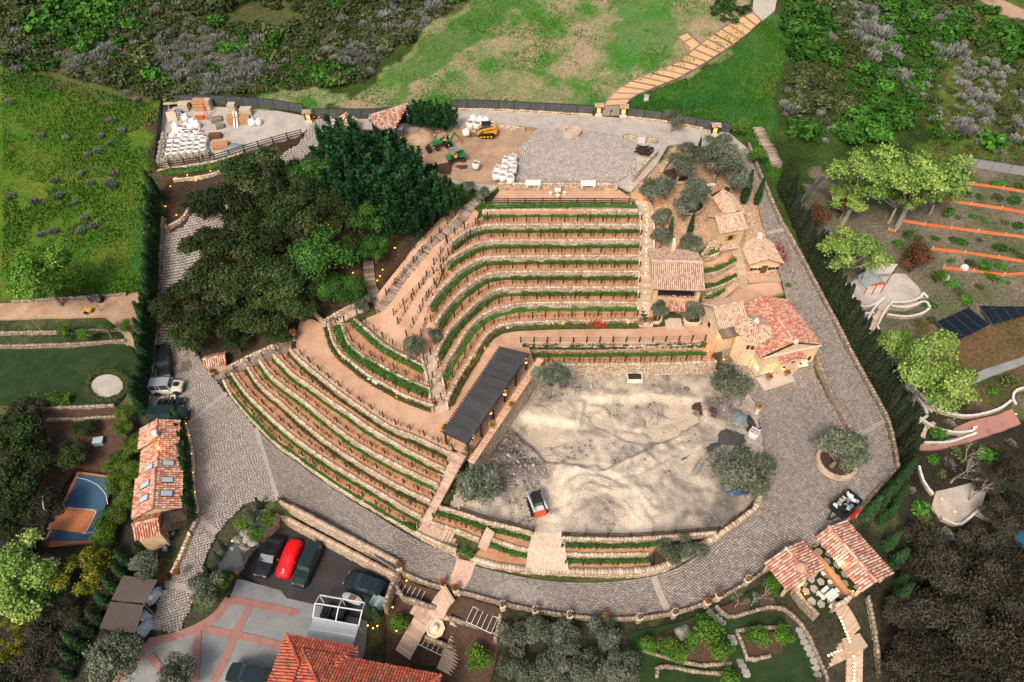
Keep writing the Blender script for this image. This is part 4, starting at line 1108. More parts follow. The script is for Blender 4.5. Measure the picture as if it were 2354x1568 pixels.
for i,k in enumerate(keys[:-1]):
 z=ARCS[k][0];base=[Vector((p.x,p.y,z-.9))for p in arcw[k]]
 hedge(f'clipped green hedge at the foot of the {hs_[i]} curving terrace wall',base,.68,.32,off=.46,gap=.62 if k=='F' else .2,dens=115)
hedge('clipped green hedge below the patio wall at the top of the terraces',[Vector((p.x,p.y,12.3))for p in topw],.62,.3,off=.42,gap=.45)
hedge('tall lit hedge with red flowers fronting the lowest terrace wall by the path',[Vector((p.x,p.y,ZP))for p in arcw['G'][5:]],.7,.85,'hedge_dull',off=.45,gap=.3)
hedge('dark climbing hedge on the terrace wall bend facing the pergola',[Vector((p.x,p.y,ZP))for p in arcw['G'][:7]],.6,.7,'hedge_dull',off=.4,flowers='flower_red',fl_dens=5)
for i,k in enumerate(['top']+keys):
 src=topw if k=='top' else arcw[k]
 nxt=arcw[keys[i]]if i<len(keys)else None
 if nxt is None:continue
 row=[Vector((p.x,p.y,nxt[0].z))for p in nxt]
 trellis(f'row of dark vine posts on the {hs_[i]} upper terrace',row,1.75,1.15,off=-.75)
PATIO=[(1150,436),(1422,436),(1446,452),(1452,470),(1468,484),(1108,486),(1125,470)]
flat('railed_patio',WL(PATIO,13.1),M['path_dirt'],1.5)
pw_=WL([(1145,425),(1250,425),(1350,425),(1420,426)],ZU)
stone_wall('low cream stone parapet between cobbled plaza and patio',[Vector((p.x,p.y,ZU+.12))for p in pw_],1.0,th=.5,smooth=False)
rail_fence('dark wooden rail fence along the patio edge above the vines',WL([(1128,470),(1250,469),(1350,469),(1445,470)],13.1),1.0,2.3,3,'dark_wood')
hedge('leafy green hedge hanging below the patio rail fence',WL([(1118,478),(1200,476),(1300,475),(1400,475),(1462,477)],13.1),.9,.55,'hedge_leaf',gap=.35,dens=85)
SLOPE=[(1035,480),(1068,470),(1100,488),(1092,515),(1040,560),(1020,612),(990,700),(1003,745),(1003,800),(985,830),(975,845),(942,828),(898,806),(866,784),(830,745),(835,735),(878,718),(858,690),(900,635),(950,570),(1000,515)]
drape('vine_slope',GL(SLOPE),M['path_dirt'],.05,1.5)
for i,(a,b,n)in enumerate([((885,650),(1035,478),11),((888,680),(1065,475),12),((905,725),(1120,505),14),((915,745),(1028,560),10),((935,775),(1015,625),8),((960,800),(995,690),5)]):
 P=[G(a[0]+(b[0]-a[0])*t,a[1]+(b[1]-a[1])*t)for t in np.linspace(0,1,12)]
 trellis(f'row of vine posts climbing the sandy slope, row {["along the upper edge", "left of the log steps", "right of the log steps", "two rows right of the log steps", "above the left ends of the terraces", "nearest the central stair"][i]}',P,1.9,1.2,zf=True)
LOGS=[(872,714),(892,688),(920,646),(951,610),(990,562),(1027,534),(1061,506),(1078,480),(1100,460)]
P=P_logs=resample([G(*p)for p in LOGS],n=56)
ls=thing('log_steps','long flight of grey log steps climbing the sandy slope','stairs',tuple(P[0]))
me_=MB().tube([(0,-.75,0),(0,.75,0)],.14,8).mesh('log',M['log_step'])
for i in range(len(P)-1):
 d=P[i+1]-P[i];c=(P[i]+P[i+1])/2
 link('log',me_,ls,c-P[0]+np.array([0,0,.1]),math.atan2(d[1],d[0])+RD.uniform(-.12,.12),(1.15,RD.uniform(.9,1.1),1))
V1=WL([(812,733),(840,757),(869,783),(898,803),(943,826),(975,843)],8.1)
V2=WL([(782,743),(796,783),(824,812),(870,838),(898,855),(940,875),(988,895)],7.4)
V3=WL([(752,745),(763,783),(780,811),(802,829),(841,860),(870,877),(926,908),(996,934)],6.7)
for nm,V,h in(('highest',V1,.7),('middle',V2,.7),('lowest',V3,.7)):
 stone_wall(f'pale stone wall, {nm} of three terraces left of the central stair',V,h)
ribbon('terrace_soil',[Vector((p.x,p.y,7.4))for p in V1],V2,M['soil'])
ribbon('terrace_soil',[Vector((p.x,p.y,6.7))for p in V2],V3,M['soil'])
hedge('flowering pink rose hedge along the top left terrace',[Vector((p.x,p.y,7.45))for p in V1],.9,.8,off=.4,flowers='flower_mix',fl_dens=7)
hedge('broad dark green hedge with leafy shrubs on the middle left terrace',[Vector((p.x,p.y,6.75))for p in V2],1.1,.9,off=.5,dens=80)
hedge('low rusty flowering hedge along the path below the left terraces',[Vector((p.x,p.y,ZP))for p in V3],.6,.6,'hedge_dull',off=.35,flowers='flower_red',fl_dens=4)
trellis('row of vine posts on the top left terrace',[Vector((p.x,p.y,8.1))for p in V1],1.9,1.1,off=-.7)
trellis('row of vine posts on the middle left terrace',[Vector((p.x,p.y,7.4))for p in V2],1.9,1.1,off=-.55)
trellis('row of vine posts on the lowest left terrace',[Vector((p.x,p.y,6.7))for p in V3],1.9,1.1,off=-.55)
FAN=[
 (6.0,[(664,803),(701,839),(743,873),(785,907),(841,946),(898,983),(954,1005),(1033,1042)]),
 (5.15,[(625,814),(645,834),(673,862),(715,890),(757,921),(799,949),(841,980),(898,1014),(954,1045),(1021,1078)]),
 (4.3,[(594,828),(616,859),(645,884),(687,915),(729,949),(771,983),(813,1014),(870,1048),(940,1084),(1007,1115)]),
 (3.45,[(563,838),(588,876),(616,904),(645,927),(687,966),(729,1000),(771,1031),(813,1059),(870,1093),(926,1124),(988,1152)]),
 (2.6,[(530,857),(558,897),(588,929),(630,969),(673,1005),(715,1036),(757,1064),(813,1098),(870,1132),(926,1166),(968,1188)]),
 (1.75,[(511,874),(530,908),(560,945),(588,974),(630,1016),(673,1047),(715,1078),(771,1117),(813,1143),(858,1170),(905,1198),(954,1224),(1000,1246),(1048,1266)]),
]
fw=[WL(p,z)for z,p in FAN]
fn=['uppermost','second','third','fourth','fifth','outermost']
for i,w_ in enumerate(fw):
 if i<5:stone_wall(f'curved pale stone terrace wall, {fn[i]} of the fan below the path',w_,.85)
 else:stone_wall('long curved roadside stone wall at the foot of the fan terraces',w_,[.6,.6,.7,.75,.85,1.0,1.1,1.3,1.4,1.45,1.5,1.6,1.65,1.7],course=.28)
 if i:
  ribbon('terrace_soil',[Vector((p.x,p.y,FAN[i][0]))for p in fw[i-1]],w_[:11]if i==5 else w_,M['soil'])
  hedge(f'low mixed hedge at the foot of the {fn[i-1]} fan terrace wall',[Vector((p.x,p.y,FAN[i][0]))for p in fw[i-1]],.42,.26,['hedge_dull','hedge_leaf','hedge_leaf','hedge_dull','hedge_leaf'][i-1],off=.33,gap=.78,dens=85)
 trellis(f'curved row of vine posts above the {fn[i]} fan terrace wall',w_ if i<5 else w_[:12],1.9,1.0,off=-.65)
hedge('creeping green plants along the roadside wall top',fw[5][1:12],.45,.25,off=-.2,gap=.9,dens=70)
lw1=WL([(1008,1165),(1059,1180),(1118,1200),(1194,1218),(1226,1228)],ZC+.1)
lw2=WL([(990,1202),(1052,1221),(1101,1240)],2.15);lw2b=WL([(1124,1236),(1163,1252),(1215,1266)],2.15)
rw1=WL([(1292,1238),(1373,1240),(1449,1240),(1528,1235),(1652,1225)],ZC+.1);rw2=WL([(1291,1274),(1373,1277),(1491,1274)],2.15)
ow=WL([(1080,1284,1.35),(1128,1300,1.35),(1197,1310,1.4),(1259,1315,1.4),(1300,1316,1.4),(1416,1317,1.45),(1503,1311,1.6),(1556,1291,1.9),(1627,1248,2.5),(1655,1231,2.8),(1739,1168,3.2),(1748,1135,3.25)],0)
stone_wall('pale stone wall under the dark fence left of the dirt track',lw1,.85);stone_wall('short pale planter wall near the lower stair',lw2,.8)
stone_wall('short pale planter wall beside the dirt track',lw2b,.8);stone_wall('pale stone wall under the rail fence right of the dirt track',rw1,.85)
stone_wall('middle pale planter wall right of the dirt track',rw2,.8)
stone_wall('long curving roadside wall below the dirt courtyard',ow,[1.4,1.4,1.45,1.45,1.45,1.5,1.4,1.35,1.1,.9,.45,.3],course=.28,th=.6)
ribbon('planter_soil',[Vector((p.x,p.y,2.15))for p in lw1[:3]],lw2,M['soil']);ribbon('planter_soil',[Vector((p.x,p.y,2.15))for p in lw1[2:]],lw2b,M['soil'])
ribbon('planter_soil',[Vector((p.x,p.y,1.35))for p in lw2b],[Vector((p.x,p.y,1.35))for p in ow[:4]],M['soil'])
ribbon('planter_soil',[Vector((p.x,p.y,2.15))for p in rw1[:4]],rw2,M['soil']);ribbon('planter_soil',[Vector((p.x,p.y,1.38))for p in rw2],[Vector((p.x,p.y,1.38))for p in ow[4:7]],M['soil'])
flat('planter_soil',WL([(1503,1240),(1528,1235),(1648,1226),(1627,1246),(1556,1289),(1505,1308)],1.6),M['mulch'],1.0)
for nm,w_,z in(('left of the track',lw1[:3],2.15),('beside the dirt track',lw1[2:],2.15),('at the foot of the short planter wall',lw2b,1.35),('below the rail fence right of the track',rw1[:4],2.15),('along the middle planter wall right of the track',rw2,1.38)):
 hedge(f'clipped hedge {nm}',[Vector((p.x,p.y,z))for p in w_],.6,.45,off=.4,gap=.25)
trellis('short row of vine posts in the upper planter right of the track',[Vector((p.x,p.y,2.15))for p in rw2],2.0,1.0,off=-.7);trellis('short row of vine posts in the lower planter right of the track',[Vector((p.x,p.y,1.38))for p in ow[4:7]],2.0,1.0,off=-.9)
trellis('short row of vine posts left of the dirt track',[Vector((p.x,p.y,2.15))for p in lw2],1.9,1.0,off=-.7)
rail_fence('dark rail fence above the planters right of the track',[Vector((p.x,p.y+.25,ZC+.1))for p in rw1],1.0,2.6,3)
rail_fence('dark rail fence above the planters left of the track',[Vector((p.x,p.y+.25,ZC+.1))for p in lw1[1:]],1.0,2.6,3)
rail_fence('dark rail fence on the curving courtyard wall by the turning court',[Vector((p.x-.35,p.y+.2,p.z))for p in ow[9:]],.9,2.6,2)
ribbon('dirt_track',WL([(1224,1222,2.95),(1216,1250,2.5),(1211,1280,2.0),(1207,1309,1.42)],0),WL([(1297,1226,2.95),(1299,1255,2.5),(1302,1285,2.0),(1308,1317,1.42)],0),M['track_dirt'])
hedge('row of leafy vines on the wall below the middle path',WL([(1200,797),(1300,798),(1400,797),(1620,793)],5.6),.5,.7,'hedge_dull',off=.3,gap=.5,flowers='flower_mix',fl_dens=2)
hedge('dark clipped hedge on the terrace above the fountain wall',[Vector((p.x,p.y,5.2))for p in tw],.6,.45,off=.85)
trellis('row of leafy vine posts above the fountain wall',[Vector((p.x,p.y,5.2))for p in bw],1.9,.9,off=-.5)
trellis('row of vine posts along the outer edge of the middle path',[Vector((p.x,p.y,ZP))for p in tw],1.75,1.05,off=-.75,vines=False)
CPOLY=[(1225,868),(1168,950),(1108,1030),(1075,1080),(1050,1120),(1030,1160),(1059,1178),(1118,1198),(1194,1216),(1224,1226),(1297,1230),(1373,1236),(1449,1236),(1528,1231),(1652,1222),(1690,1195),(1752,1138),(1764,1060),(1750,985),(1737,930),(1742,893),(1700,862),(1648,848),(1300,858)]
cpw=WL(CPOLY,ZC)
CUTS.append(([(p.x,p.y)for p in cpw],ZC-1.6))
def vnoise(x,y,s,seed):
 rng=np.random.default_rng(seed);g=rng.random((64,64))
 u,v=(x/s)%63,(y/s)%63;i,j=u.astype(int),v.astype(int);f,h=u-i,v-j
 f,h=f*f*(3-2*f),h*h*(3-2*h)
 return(g[i,j]*(1-f)+g[i+1,j]*f)*(1-h)+(g[i,j+1]*(1-f)+g[i+1,j+1]*f)*h
PIT=WL([(1343,912),(1500,908),(1612,920),(1618,965),(1560,1000),(1480,1040),(1380,1090),(1250,1060),(1170,985),(1195,952),(1330,972)],ZC)
BUMP=[(p,a,r)for p,a,r in[(W(1200,1100,ZC),.9,3.0),(W(1160,1050,ZC),.7,2.5),(W(1350,1130,ZC),.6,2.8),(W(1290,1075,ZC),.5,3),(W(1420,1165,ZC),.6,2.5),(W(1560,1180,ZC),.7,3),(W(1480,1060,ZC),.6,2.4),(W(1170,1160,ZC),.5,2.2),(W(1600,1040,ZC),.35,2.5),(W(1380,1010,ZC),.3,3)]]
def segdist(xy,poly):
 q=np.array([[p[0],p[1]]for p in poly]);best=np.full(len(xy),1e9)
 for i in range(len(q)):
  a,b=q[i],q[(i+1)%len(q)];ab=b-a
  t=np.clip(((xy-a)@ab)/(ab@ab),0,1);best=np.minimum(best,np.linalg.norm(xy-a-t[:,None]*ab,axis=1))
 return best
def court_z(xy):
 x,y=xy[:,0]+200,xy[:,1]+50
 d=segdist(xy,cpw);e=np.clip(d/2.5,0,1)
 z=ZC+.02+e*((vnoise(x,y,5,1)-.5)*.8+(vnoise(x,y,2.2,2)-.5)*.75+(vnoise(x,y,.9,3)-.5)*.36+(vnoise(x,y,.5,8)-.5)*.2)
 pin=inside(PIT,xy);pd=segdist(xy,PIT);z-=np.where(pin,np.clip(pd/.5,0,1)*.8,0)*np.clip((xy[:,1]-cpw[10].y-4)/6,.3,1)
 for p,a,r in BUMP:z+=e*a*np.exp(-((xy[:,0]-p.x)**2+(xy[:,1]-p.y)**2)/r**2)*(.6+.8*vnoise(x,y,1.3,5))
 rut=np.sin((x*.6+y*.9)*9)*.07*np.clip(vnoise(x,y,6,7)*3-1.4,0,1)
 z=z+rut*e
 for tr in TRK:
  dd=seg_open(xy,tr);z-=e*(.16*np.exp(-((dd-.75)/.28)**2)-.07*np.exp(-((dd-1.25)/.25)**2))
 return z
def seg_open(xy,tr):
 q=np.array([[p[0],p[1]]for p in tr]);best=np.full(len(xy),1e9)
 for a,b in zip(q[:-1],q[1:]):
  ab=b-a;t=np.clip(((xy-a)@ab)/(ab@ab),0,1);best=np.minimum(best,np.linalg.norm(xy-a-t[:,None]*ab,axis=1))
 return best
TRK=[resample(WL(p,ZC),step=1.0)for p in([(1262,1228),(1268,1170),(1275,1120),(1305,1085),(1360,1075),(1430,1085),(1500,1060),(1560,1020)],[(1268,1225),(1290,1150),(1330,1100),(1400,1110),(1450,1150),(1490,1200)],[(1370,945),(1420,985),(1480,1000),(1550,975)],[(1395,1150),(1430,1190),(1450,1215)])]
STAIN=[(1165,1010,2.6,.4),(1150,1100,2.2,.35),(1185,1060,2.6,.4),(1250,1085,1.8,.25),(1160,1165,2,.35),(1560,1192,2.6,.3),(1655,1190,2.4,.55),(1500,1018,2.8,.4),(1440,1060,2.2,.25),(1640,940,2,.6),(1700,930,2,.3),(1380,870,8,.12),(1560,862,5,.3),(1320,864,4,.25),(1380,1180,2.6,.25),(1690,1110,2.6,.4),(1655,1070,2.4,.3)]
def court_tone(xy):
 x,y=xy[:,0]+200,xy[:,1]+50
 c=.60+(vnoise(x,y,3.5,61)-.5)*.25+(vnoise(x,y,1.1,62)-.5)*.28+(vnoise(x,y,.5,63)-.5)*.26
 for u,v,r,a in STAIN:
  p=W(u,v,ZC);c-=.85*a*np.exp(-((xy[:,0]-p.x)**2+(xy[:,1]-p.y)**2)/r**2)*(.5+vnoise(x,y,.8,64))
 pd=segdist(xy,PIT);c+=.34*np.exp(-(pd/.55)**2)*np.clip((xy[:,1]-W(1400,1000,ZC).y)/2,0,1)
 for tr in TRK:c+=.16*np.exp(-(np.clip(seg_open(xy,tr)-1.0,0,9)/.5)**2)
 return np.clip(c,0,1)
xs=[p.x for p in cpw];ys=[p.y for p in cpw]
gx,gy=np.arange(min(xs),max(xs),.26),np.arange(min(ys),max(ys),.26)
gg=np.stack(np.meshgrid(gx,gy,indexing='ij'),-1).reshape(-1,2);ins=inside(cpw,gg)
zz=court_z(gg);idx=np.arange(len(gg)).reshape(len(gx),len(gy))
q=np.stack([idx[:-1,:-1],idx[1:,:-1],idx[1:,1:],idx[:-1,1:]],-1).reshape(-1,4);q=q[ins[q].all(1)]
used=np.unique(q);remap=-np.ones(len(gg),int);remap[used]=np.arange(len(used))
structure(link('dug_courtyard',mesh_np('dug_courtyard',np.column_stack([gg,zz])[used],remap[q],M['court_dirt'],court_tone(gg[q].mean(1)),smooth=True)))
flat('courtyard_bed',[Vector((p.x,p.y,ZC-.9))for p in cpw],M['track_dirt'],skirt=1.0,cut=False)
rng=np.random.default_rng(77)
C=np.column_stack([rng.uniform(min(xs),max(xs),9000),rng.uniform(min(ys),max(ys),9000)])
dens=vnoise(C[:,0]+200,C[:,1]+50,4.5,12)*.55+(.75-court_tone(C))*.75;keep=inside(cpw,C)&(dens>.48+.3*rng.random(len(C)))&(segdist(C,cpw)>.5)
C=C[keep];n=len(C);sz=rng.gamma(1.6,.03,n)+.03;z=court_z(C)
a=rng.uniform(0,6.28,n);tl=rng.normal(size=(n,2))*.3
ex=np.stack([np.cos(a),np.sin(a),tl[:,0]],1);ey=np.stack([-np.sin(a),np.cos(a),tl[:,1]],1);ez=np.cross(ex,ey)
V,F,k=boxes_np(np.column_stack([C,z+sz*.3]),ex*sz[:,None],ey*(sz*rng.uniform(.5,1,n))[:,None],ez*(sz*rng.uniform(.4,.9,n))[:,None],True)
V=V+rng.normal(size=V.shape)*np.repeat(sz,8)[:,None]*.18
rk=stuff(link('broken_rock',mesh_np('broken_rock',V,F,M['rock_bits'],np.repeat(rng.random(n),k))));tag(rk,'broken stones strewn over the dug courtyard','rubble')
stairs('long straight stairway with glowing step lights right of the vine terraces',[W(1481,752,6.0),W(1483,640,8.9),W(1487,545,11.3),W(1484,495,12.5),W(1476,464,13.1)],1.5,44,cheek=True)
stairs('central pale stairway between the left and right vine terraces',[W(1012,948,6.0),W(998,870,7.2),W(984,812,7.9)],1.55,18,cheek=True)
stairs('pinkish flagstone stairway down the right end of the fan terraces',[W(968,1205,1.7),W(990,1160,2.7),W(1025,1095,4.4),W(1056,1040,6.0)],1.9,22,material='pink_flag',cheek=False)
flat('stair_landing',WL([(955,1195),(985,1205),(1022,1220),(1010,1250),(958,1222)],1.72),M['pink_flag'],1.6)
stairs('short stone stair from the landing down to the ring road',[W(1070,1283,.05),W(1048,1254,.8),W(1015,1233,1.7)],1.8,9)
stairs('grey plank stair climbing past the left end of the fan terraces',[W(497,862,1.5),W(560,836,3.2),W(620,812,4.7),W(680,788,6.0)],1.9,20,material='timber_grey')
stairs('small planter stair beside the dirt track',[W(1108,1262,1.35),W(1118,1238,2.1),W(1128,1218,2.9)],1.1,8)
stairs('brown timber stair winding below the oaks to the log steps',[W(878,720,7.6),W(868,690,8.0),W(852,655,8.5),W(846,600,9.4)],1.4,22,material='timber_grey')
stairs('pale stone stair from the path up to the foot of the log steps',[W(752,748,6.1),W(800,722,6.9),W(845,700,7.6)],1.7,14)
stone_wall('pale stone wall above the path stair below the oaks',WL([(744,738,7.0),(790,712,7.7),(835,690,8.3)],0),1.0)
stone_wall('pale stone wall at the upper left corner of the path',WL([(718,715,6.9),(748,745,6.6)],0),.8,smooth=False)
stone_wall('stone wall beside the plank stair under the oaks',WL([(522,845,3.0),(600,806,5.0),(677,775,6.7)],0),.9)
# ------------------------------------------------------------------ lower parking court and concrete drive
ZK=-3.7
park=flat('parking_asphalt',WL([(652,1204),(914,1343),(886,1408),(845,1425),(724,1387),(656,1371),(643,1354),(563,1334),(545,1330),(580,1268)],ZK),M['asphalt'],.6)
conc=drape('concrete_drive',GL([(545,1331),(563,1334),(643,1354),(656,1371),(724,1387),(845,1425),(838,1500),(800,1590),(230,1610),(325,1502),(342,1466),(411,1456),(455,1440),(490,1425),(512,1402),(528,1375)]),M['concrete'],.03,1.2)
def band(pts,w,name='brick_band',m='brick_band',off=.05):
 P=resample([G(*p)for p in pts],step=.6);N=side_normals(P,(1,.001));mm=MB();vs=[]
 for p,n in zip(P,N):
  for s in(-.5,.5):
   x,y=p[0]+n[0]*s*w,p[1]+n[1]*s*w;vs.append((x,y,zt(x,y)+off+.03))
 mm.add(vs,[(2*i,2*i+1,2*i+3,2*i+2)if True else 0 for i in range(len(P)-1)])
 o=mm.build(name,M[m],None);structure(o)
 fix_up(o)
 return o
def fix_up(o):
 bm=bmesh.new();bm.from_mesh(o.data)
 for f in bm.faces:
  if f.normal.z<0:f.normal_flip()
 bm.to_mesh(o.data);bm.free()
band([(325,1503),(345,1478),(405,1462),(460,1440),(500,1412),(527,1376)],.8)
band([(530,1378),(600,1391),(670,1407),(685,1410)],.8)
band([(470,1446),(520,1456),(580,1468),(665,1490)],.75,off=.065)
band([(455,1450),(452,1500),(448,1568)],.75,off=.08)
band([(575,1392),(545,1450),(520,1510),(490,1568)],.75,off=.058)
band([(325,1503),(300,1530),(262,1575)],.8,off=.058)
band([(345,1505),(370,1540),(395,1568)],.75,off=.072)
bl=[W(652,1204,ZK),W(740,1251,ZK),W(830,1299,ZK),W(914,1343,ZK)]
def up(P,z):return[Vector((p.x,p.y,z))for p in P]
stone_wall('lower tier of the tan block retaining wall behind the parked cars',up(bl,-1.65),2.05,course=.2,blk=.45,material='block_tan',smooth=False,jit=.03,th=.5)
d_=(bl[3]-bl[0]).normalized();nb=Vector((-d_.y,d_.x,0));nb=nb if nb.y>0 else-nb
stone_wall('upper tier of the tan block retaining wall below the ring road',up([p+nb*.75 for p in bl],.4),2.1,course=.2,blk=.45,material='block_tan',smooth=False,jit=.03,th=.5)
ll=[W(652,1204,ZK),W(616,1237,ZK),W(580,1268,ZK),W(548,1328,ZK)]
stone_wall('side block wall left of the parked sedan',up(ll,-1.2),2.5,course=.2,blk=.45,material='block_tan',smooth=False,toward=(.7,-.7),th=.5)
mesh_fence('black mesh fence along the ring road above the parking',[G(643,1152),G(730,1204),G(820,1256),G(908,1308)],1.0,3.0,'fence_mesh')
par=[Vector((p[0],p[1],zt(p[0],p[1])+.35))for p in resample([G(*p)for p in OUTER[5:]],step=2)]
stone_wall('long low stone parapet on the outer edge of the ring road',par,.9,th=.4,material='limestone_dim',course=.25)
rl=thing('iron_railing','thin dark iron railing along the ring road parapet','railing',tuple(par[0]));o_=par[0]
for a,b in zip(par[:-1],par[1:]):
 for h in(.35,.6):MB().bar(a+Vector((0,.15,h)),b+Vector((0,.15,h)),.04).build('rail',M['iron'],rl)
 MB().bar(a+Vector((0,.15,0)),a+Vector((0,.15,.62)),.05).build('upright',M['iron'],rl)
PIERS=[(920,1310),(1020,1350),(1048,1361),(1155,1397),(1229,1409),(1307,1420),(1388,1424),(1465,1425),(1545,1414),(1620,1390),(1646,1375),(1711,1339)]
nth=['beside the block wall corner','left of the garden gate steps','right of the garden gate steps','fourth from the parking wall','fifth from the parking wall','sixth from the parking wall','seventh from the parking wall','left of the paved strip across the road','right of the paved strip across the road','fourth from the small pavilion','third from the small pavilion','second from the small pavilion']
for(u,v),nm in zip(PIERS,nth):
 p=G(u,v+4)
 t=thing('stone_pier',f'square stone parapet pier {nm}','pier',tuple(p),.3,'piers along the ring road')
 MB().box((0,0,.55),(.5,.5,1.1)).build('shaft',M['limestone'],t,local=True,bevel=.03);MB().box((0,0,1.15),(.62,.62,.12)).build('cap',M['stone_trim'],t,local=True,bevel=.02)
 pot(f'dark urn of flowers on the parapet pier {nm}',p+Vector((0,0,1.21)),.9,'flower_mix' if u%2 else 'flower_red',stonecol='iron')
for e in([(1623,1396),(1612,1385)],):pass
band([(1502,1326),(1512,1355),(1525,1385),(1536,1412)],.7,'crossing_strip','strip_stone',.09)
band([(1072,1290),(1060,1325),(1038,1360)],2.2,'crossing_strip','pink_flag',.12)
band([(522,905),(480,935),(432,975)],.6,'crossing_strip','strip_stone',.09);band([(588,985),(615,1070),(640,1150)],.5,'crossing_strip','strip_stone',.09)
band([(380,1343),(420,1350),(455,1360)],.7,'crossing_strip','strip_stone',.09);band([(455,1187),(500,1226)],.6,'crossing_strip','strip_stone',.09)
band([(1952,1003),(1990,992),(2032,968)],.5,'crossing_strip','strip_stone',.09);band([(1761,537),(1785,532),(1808,528)],.5,'crossing_strip','strip_stone',.09)
def roadwall(label,pts,h=.7,top=.55,**k):
 P=[Vector((p.x,p.y,p.z+top))for p in GL(pts)]
 return stone_wall(label,P,h+.2,**k)
roadwall('long straight stone wall between the perimeter road and the cypress hedge',[(1718,338),(1740,393),(1757,433),(1787,503),(1817,555),(1850,616),(1875,665),(1915,740),(1962,833),(2000,902),(2034,966),(2050,1028),(2058,1080)],.6,material='limestone_dim',toward=(-1,-.2))
roadwall('low stone kerb wall between perimeter road and chapel court',[(1868,818),(1905,915),(1950,1000)],1.0,.9,material='limestone_dim',toward=(-1,-.2))
roadwall('stone wall with lamps left of the entrance drive',[(432,980),(448,1050),(449,1126),(459,1183),(444,1226),(418,1285),(400,1322)],.6,material='limestone',toward=(1,-.1))
roadwall('stone kerb wall below the left cypress hedge',[(378,505),(372,600),(368,700),(362,800),(352,880),(346,960)],.6,material='limestone_dim',toward=(1,-.1))
roadwall('low stone kerb at the lower right end of the turning court',[(2056,1084),(2012,1134),(1965,1190)],.5,.4,material='limestone_dim')
flat('chapel_patio',WL([(1737,868),(1865,838),(1873,862),(1758,898)],3.06),M['concrete_warm'],.4,cut=False)
FT=[(1038,252),(1105,252),(1176,255),(1270,260),(1362,266)]
mesh_fence('black mesh boundary fence left of the trail gate',GL(FT),1.7,2.7);mesh_fence('black mesh boundary fence right of the trail gate',GL([(1440,270),(1531,281),(1615,297),(1677,307)]),1.7,2.7)
mesh_fence('black mesh boundary fence behind the tiled shed roofs',GL([(723,272),(800,272),(870,272),(940,262)]),1.7,2.7);mesh_fence('black mesh fence behind the storage yard',GL([(378,243),(460,240),(560,245),(640,252),(700,262)]),1.7,2.7)
mesh_fence('black mesh fence along the left end of the storage yard',GL([(378,243),(371,300),(362,388)]),1.5,2.7,toward=None)if False else mesh_fence('black mesh fence along the left end of the storage yard',GL([(378,243),(371,300),(362,388)]),1.5,2.7)
roadwall('thin pale kerb below the boundary fence',[(1040,254),(1176,257),(1362,268)],.3,.25,th=.3);roadwall('thin pale kerb below the fence right of the trail gate',[(1440,272),(1531,283),(1615,299)],.3,.25,th=.3)
yard=[(376,245),(460,245),(560,250),(640,256),(705,268),(720,285),(690,312),(640,325),(570,345),(500,368),(430,380),(362,392),(370,310)]
drape('storage_yard',GL(yard),M['gravel_grey'],.05,2.5)
roadwall('tan stone wall below the storage yard fence',[(362,394),(430,383),(500,371),(560,352)],1.0,.1,toward=(0,-1))
rail_fence('dark rail fence on the storage yard wall',GL([(362,391),(430,380),(500,368),(570,346),(640,326),(694,312)]),1.1,2.4,3)
stone_wall('thin curved stone edging below the storage yard hedge',[p+Vector((0,0,.4))for p in GL([(400,418),(450,413),(490,405),(520,395)])],.5,th=.3)
hedge('leafy green hedge below the storage yard wall',GL([(375,402),(430,396),(500,384),(545,368)]),1.0,.7)
roadwall('curved stone wall round the planting at the bend of the hill drive',[(382,530),(402,520),(425,505),(440,480),(447,455)],.6,.5,toward=(.5,-1))
TL_=[(1362,262),(1390,262),(1410,230),(1450,203),(1510,183),(1560,155),(1610,122),(1660,92),(1715,58),(1745,30),(1760,0)]
A_=GL([(1378,262),(1395,230),(1440,192),(1500,168),(1560,142),(1590,118),(1640,80),(1690,48),(1728,30)]);B_=GL([(1430,258),(1450,228),(1495,207),(1555,182),(1605,155),(1635,137),(1690,100),(1725,72),(1750,50)])
ra,rb=resample(A_,21),resample(B_,21)
drape('sandy_trail',[tuple(p)for p in ra]+[tuple(p)for p in rb[::-1]],M['sand_step'],.06,2.0)
drape('sandy_trail_upper',GL([(1728,30),(1750,50),(1780,25),(1790,-30),(1735,-30)]),M['gravel_grey'],.05,3)
drape('sandy_trail_spur',GL([(1590,118),(1557,86),(1578,76),(1612,105)]),M['sand_step'],.058,2.0)
ts=thing('trail_timbers','dark timber risers and edges of the sandy trail up the meadow','steps',tuple(ra[0]));
for i in range(21):
 MB().bar(ra[i]+np.array([0,0,.14]),rb[i]+np.array([0,0,.14]),.22,.2).build('riser',M['timber_grey'],ts)
for e in(ra,rb):
 for i in range(20):MB().bar(e[i]+np.array([0,0,.12]),e[i+1]+np.array([0,0,.12]),.18,.2).build('edge_timber',M['timber_grey'],ts)
for a,b in(((1557,86),(1578,76)),((1567,100),(1592,88)),((1578,76),(1612,105)),((1557,86),(1585,112))):
 MB().bar(G(*a)+Vector((0,0,.14)),G(*b)+Vector((0,0,.14)),.2,.2).build('riser',M['timber_grey'],ts)
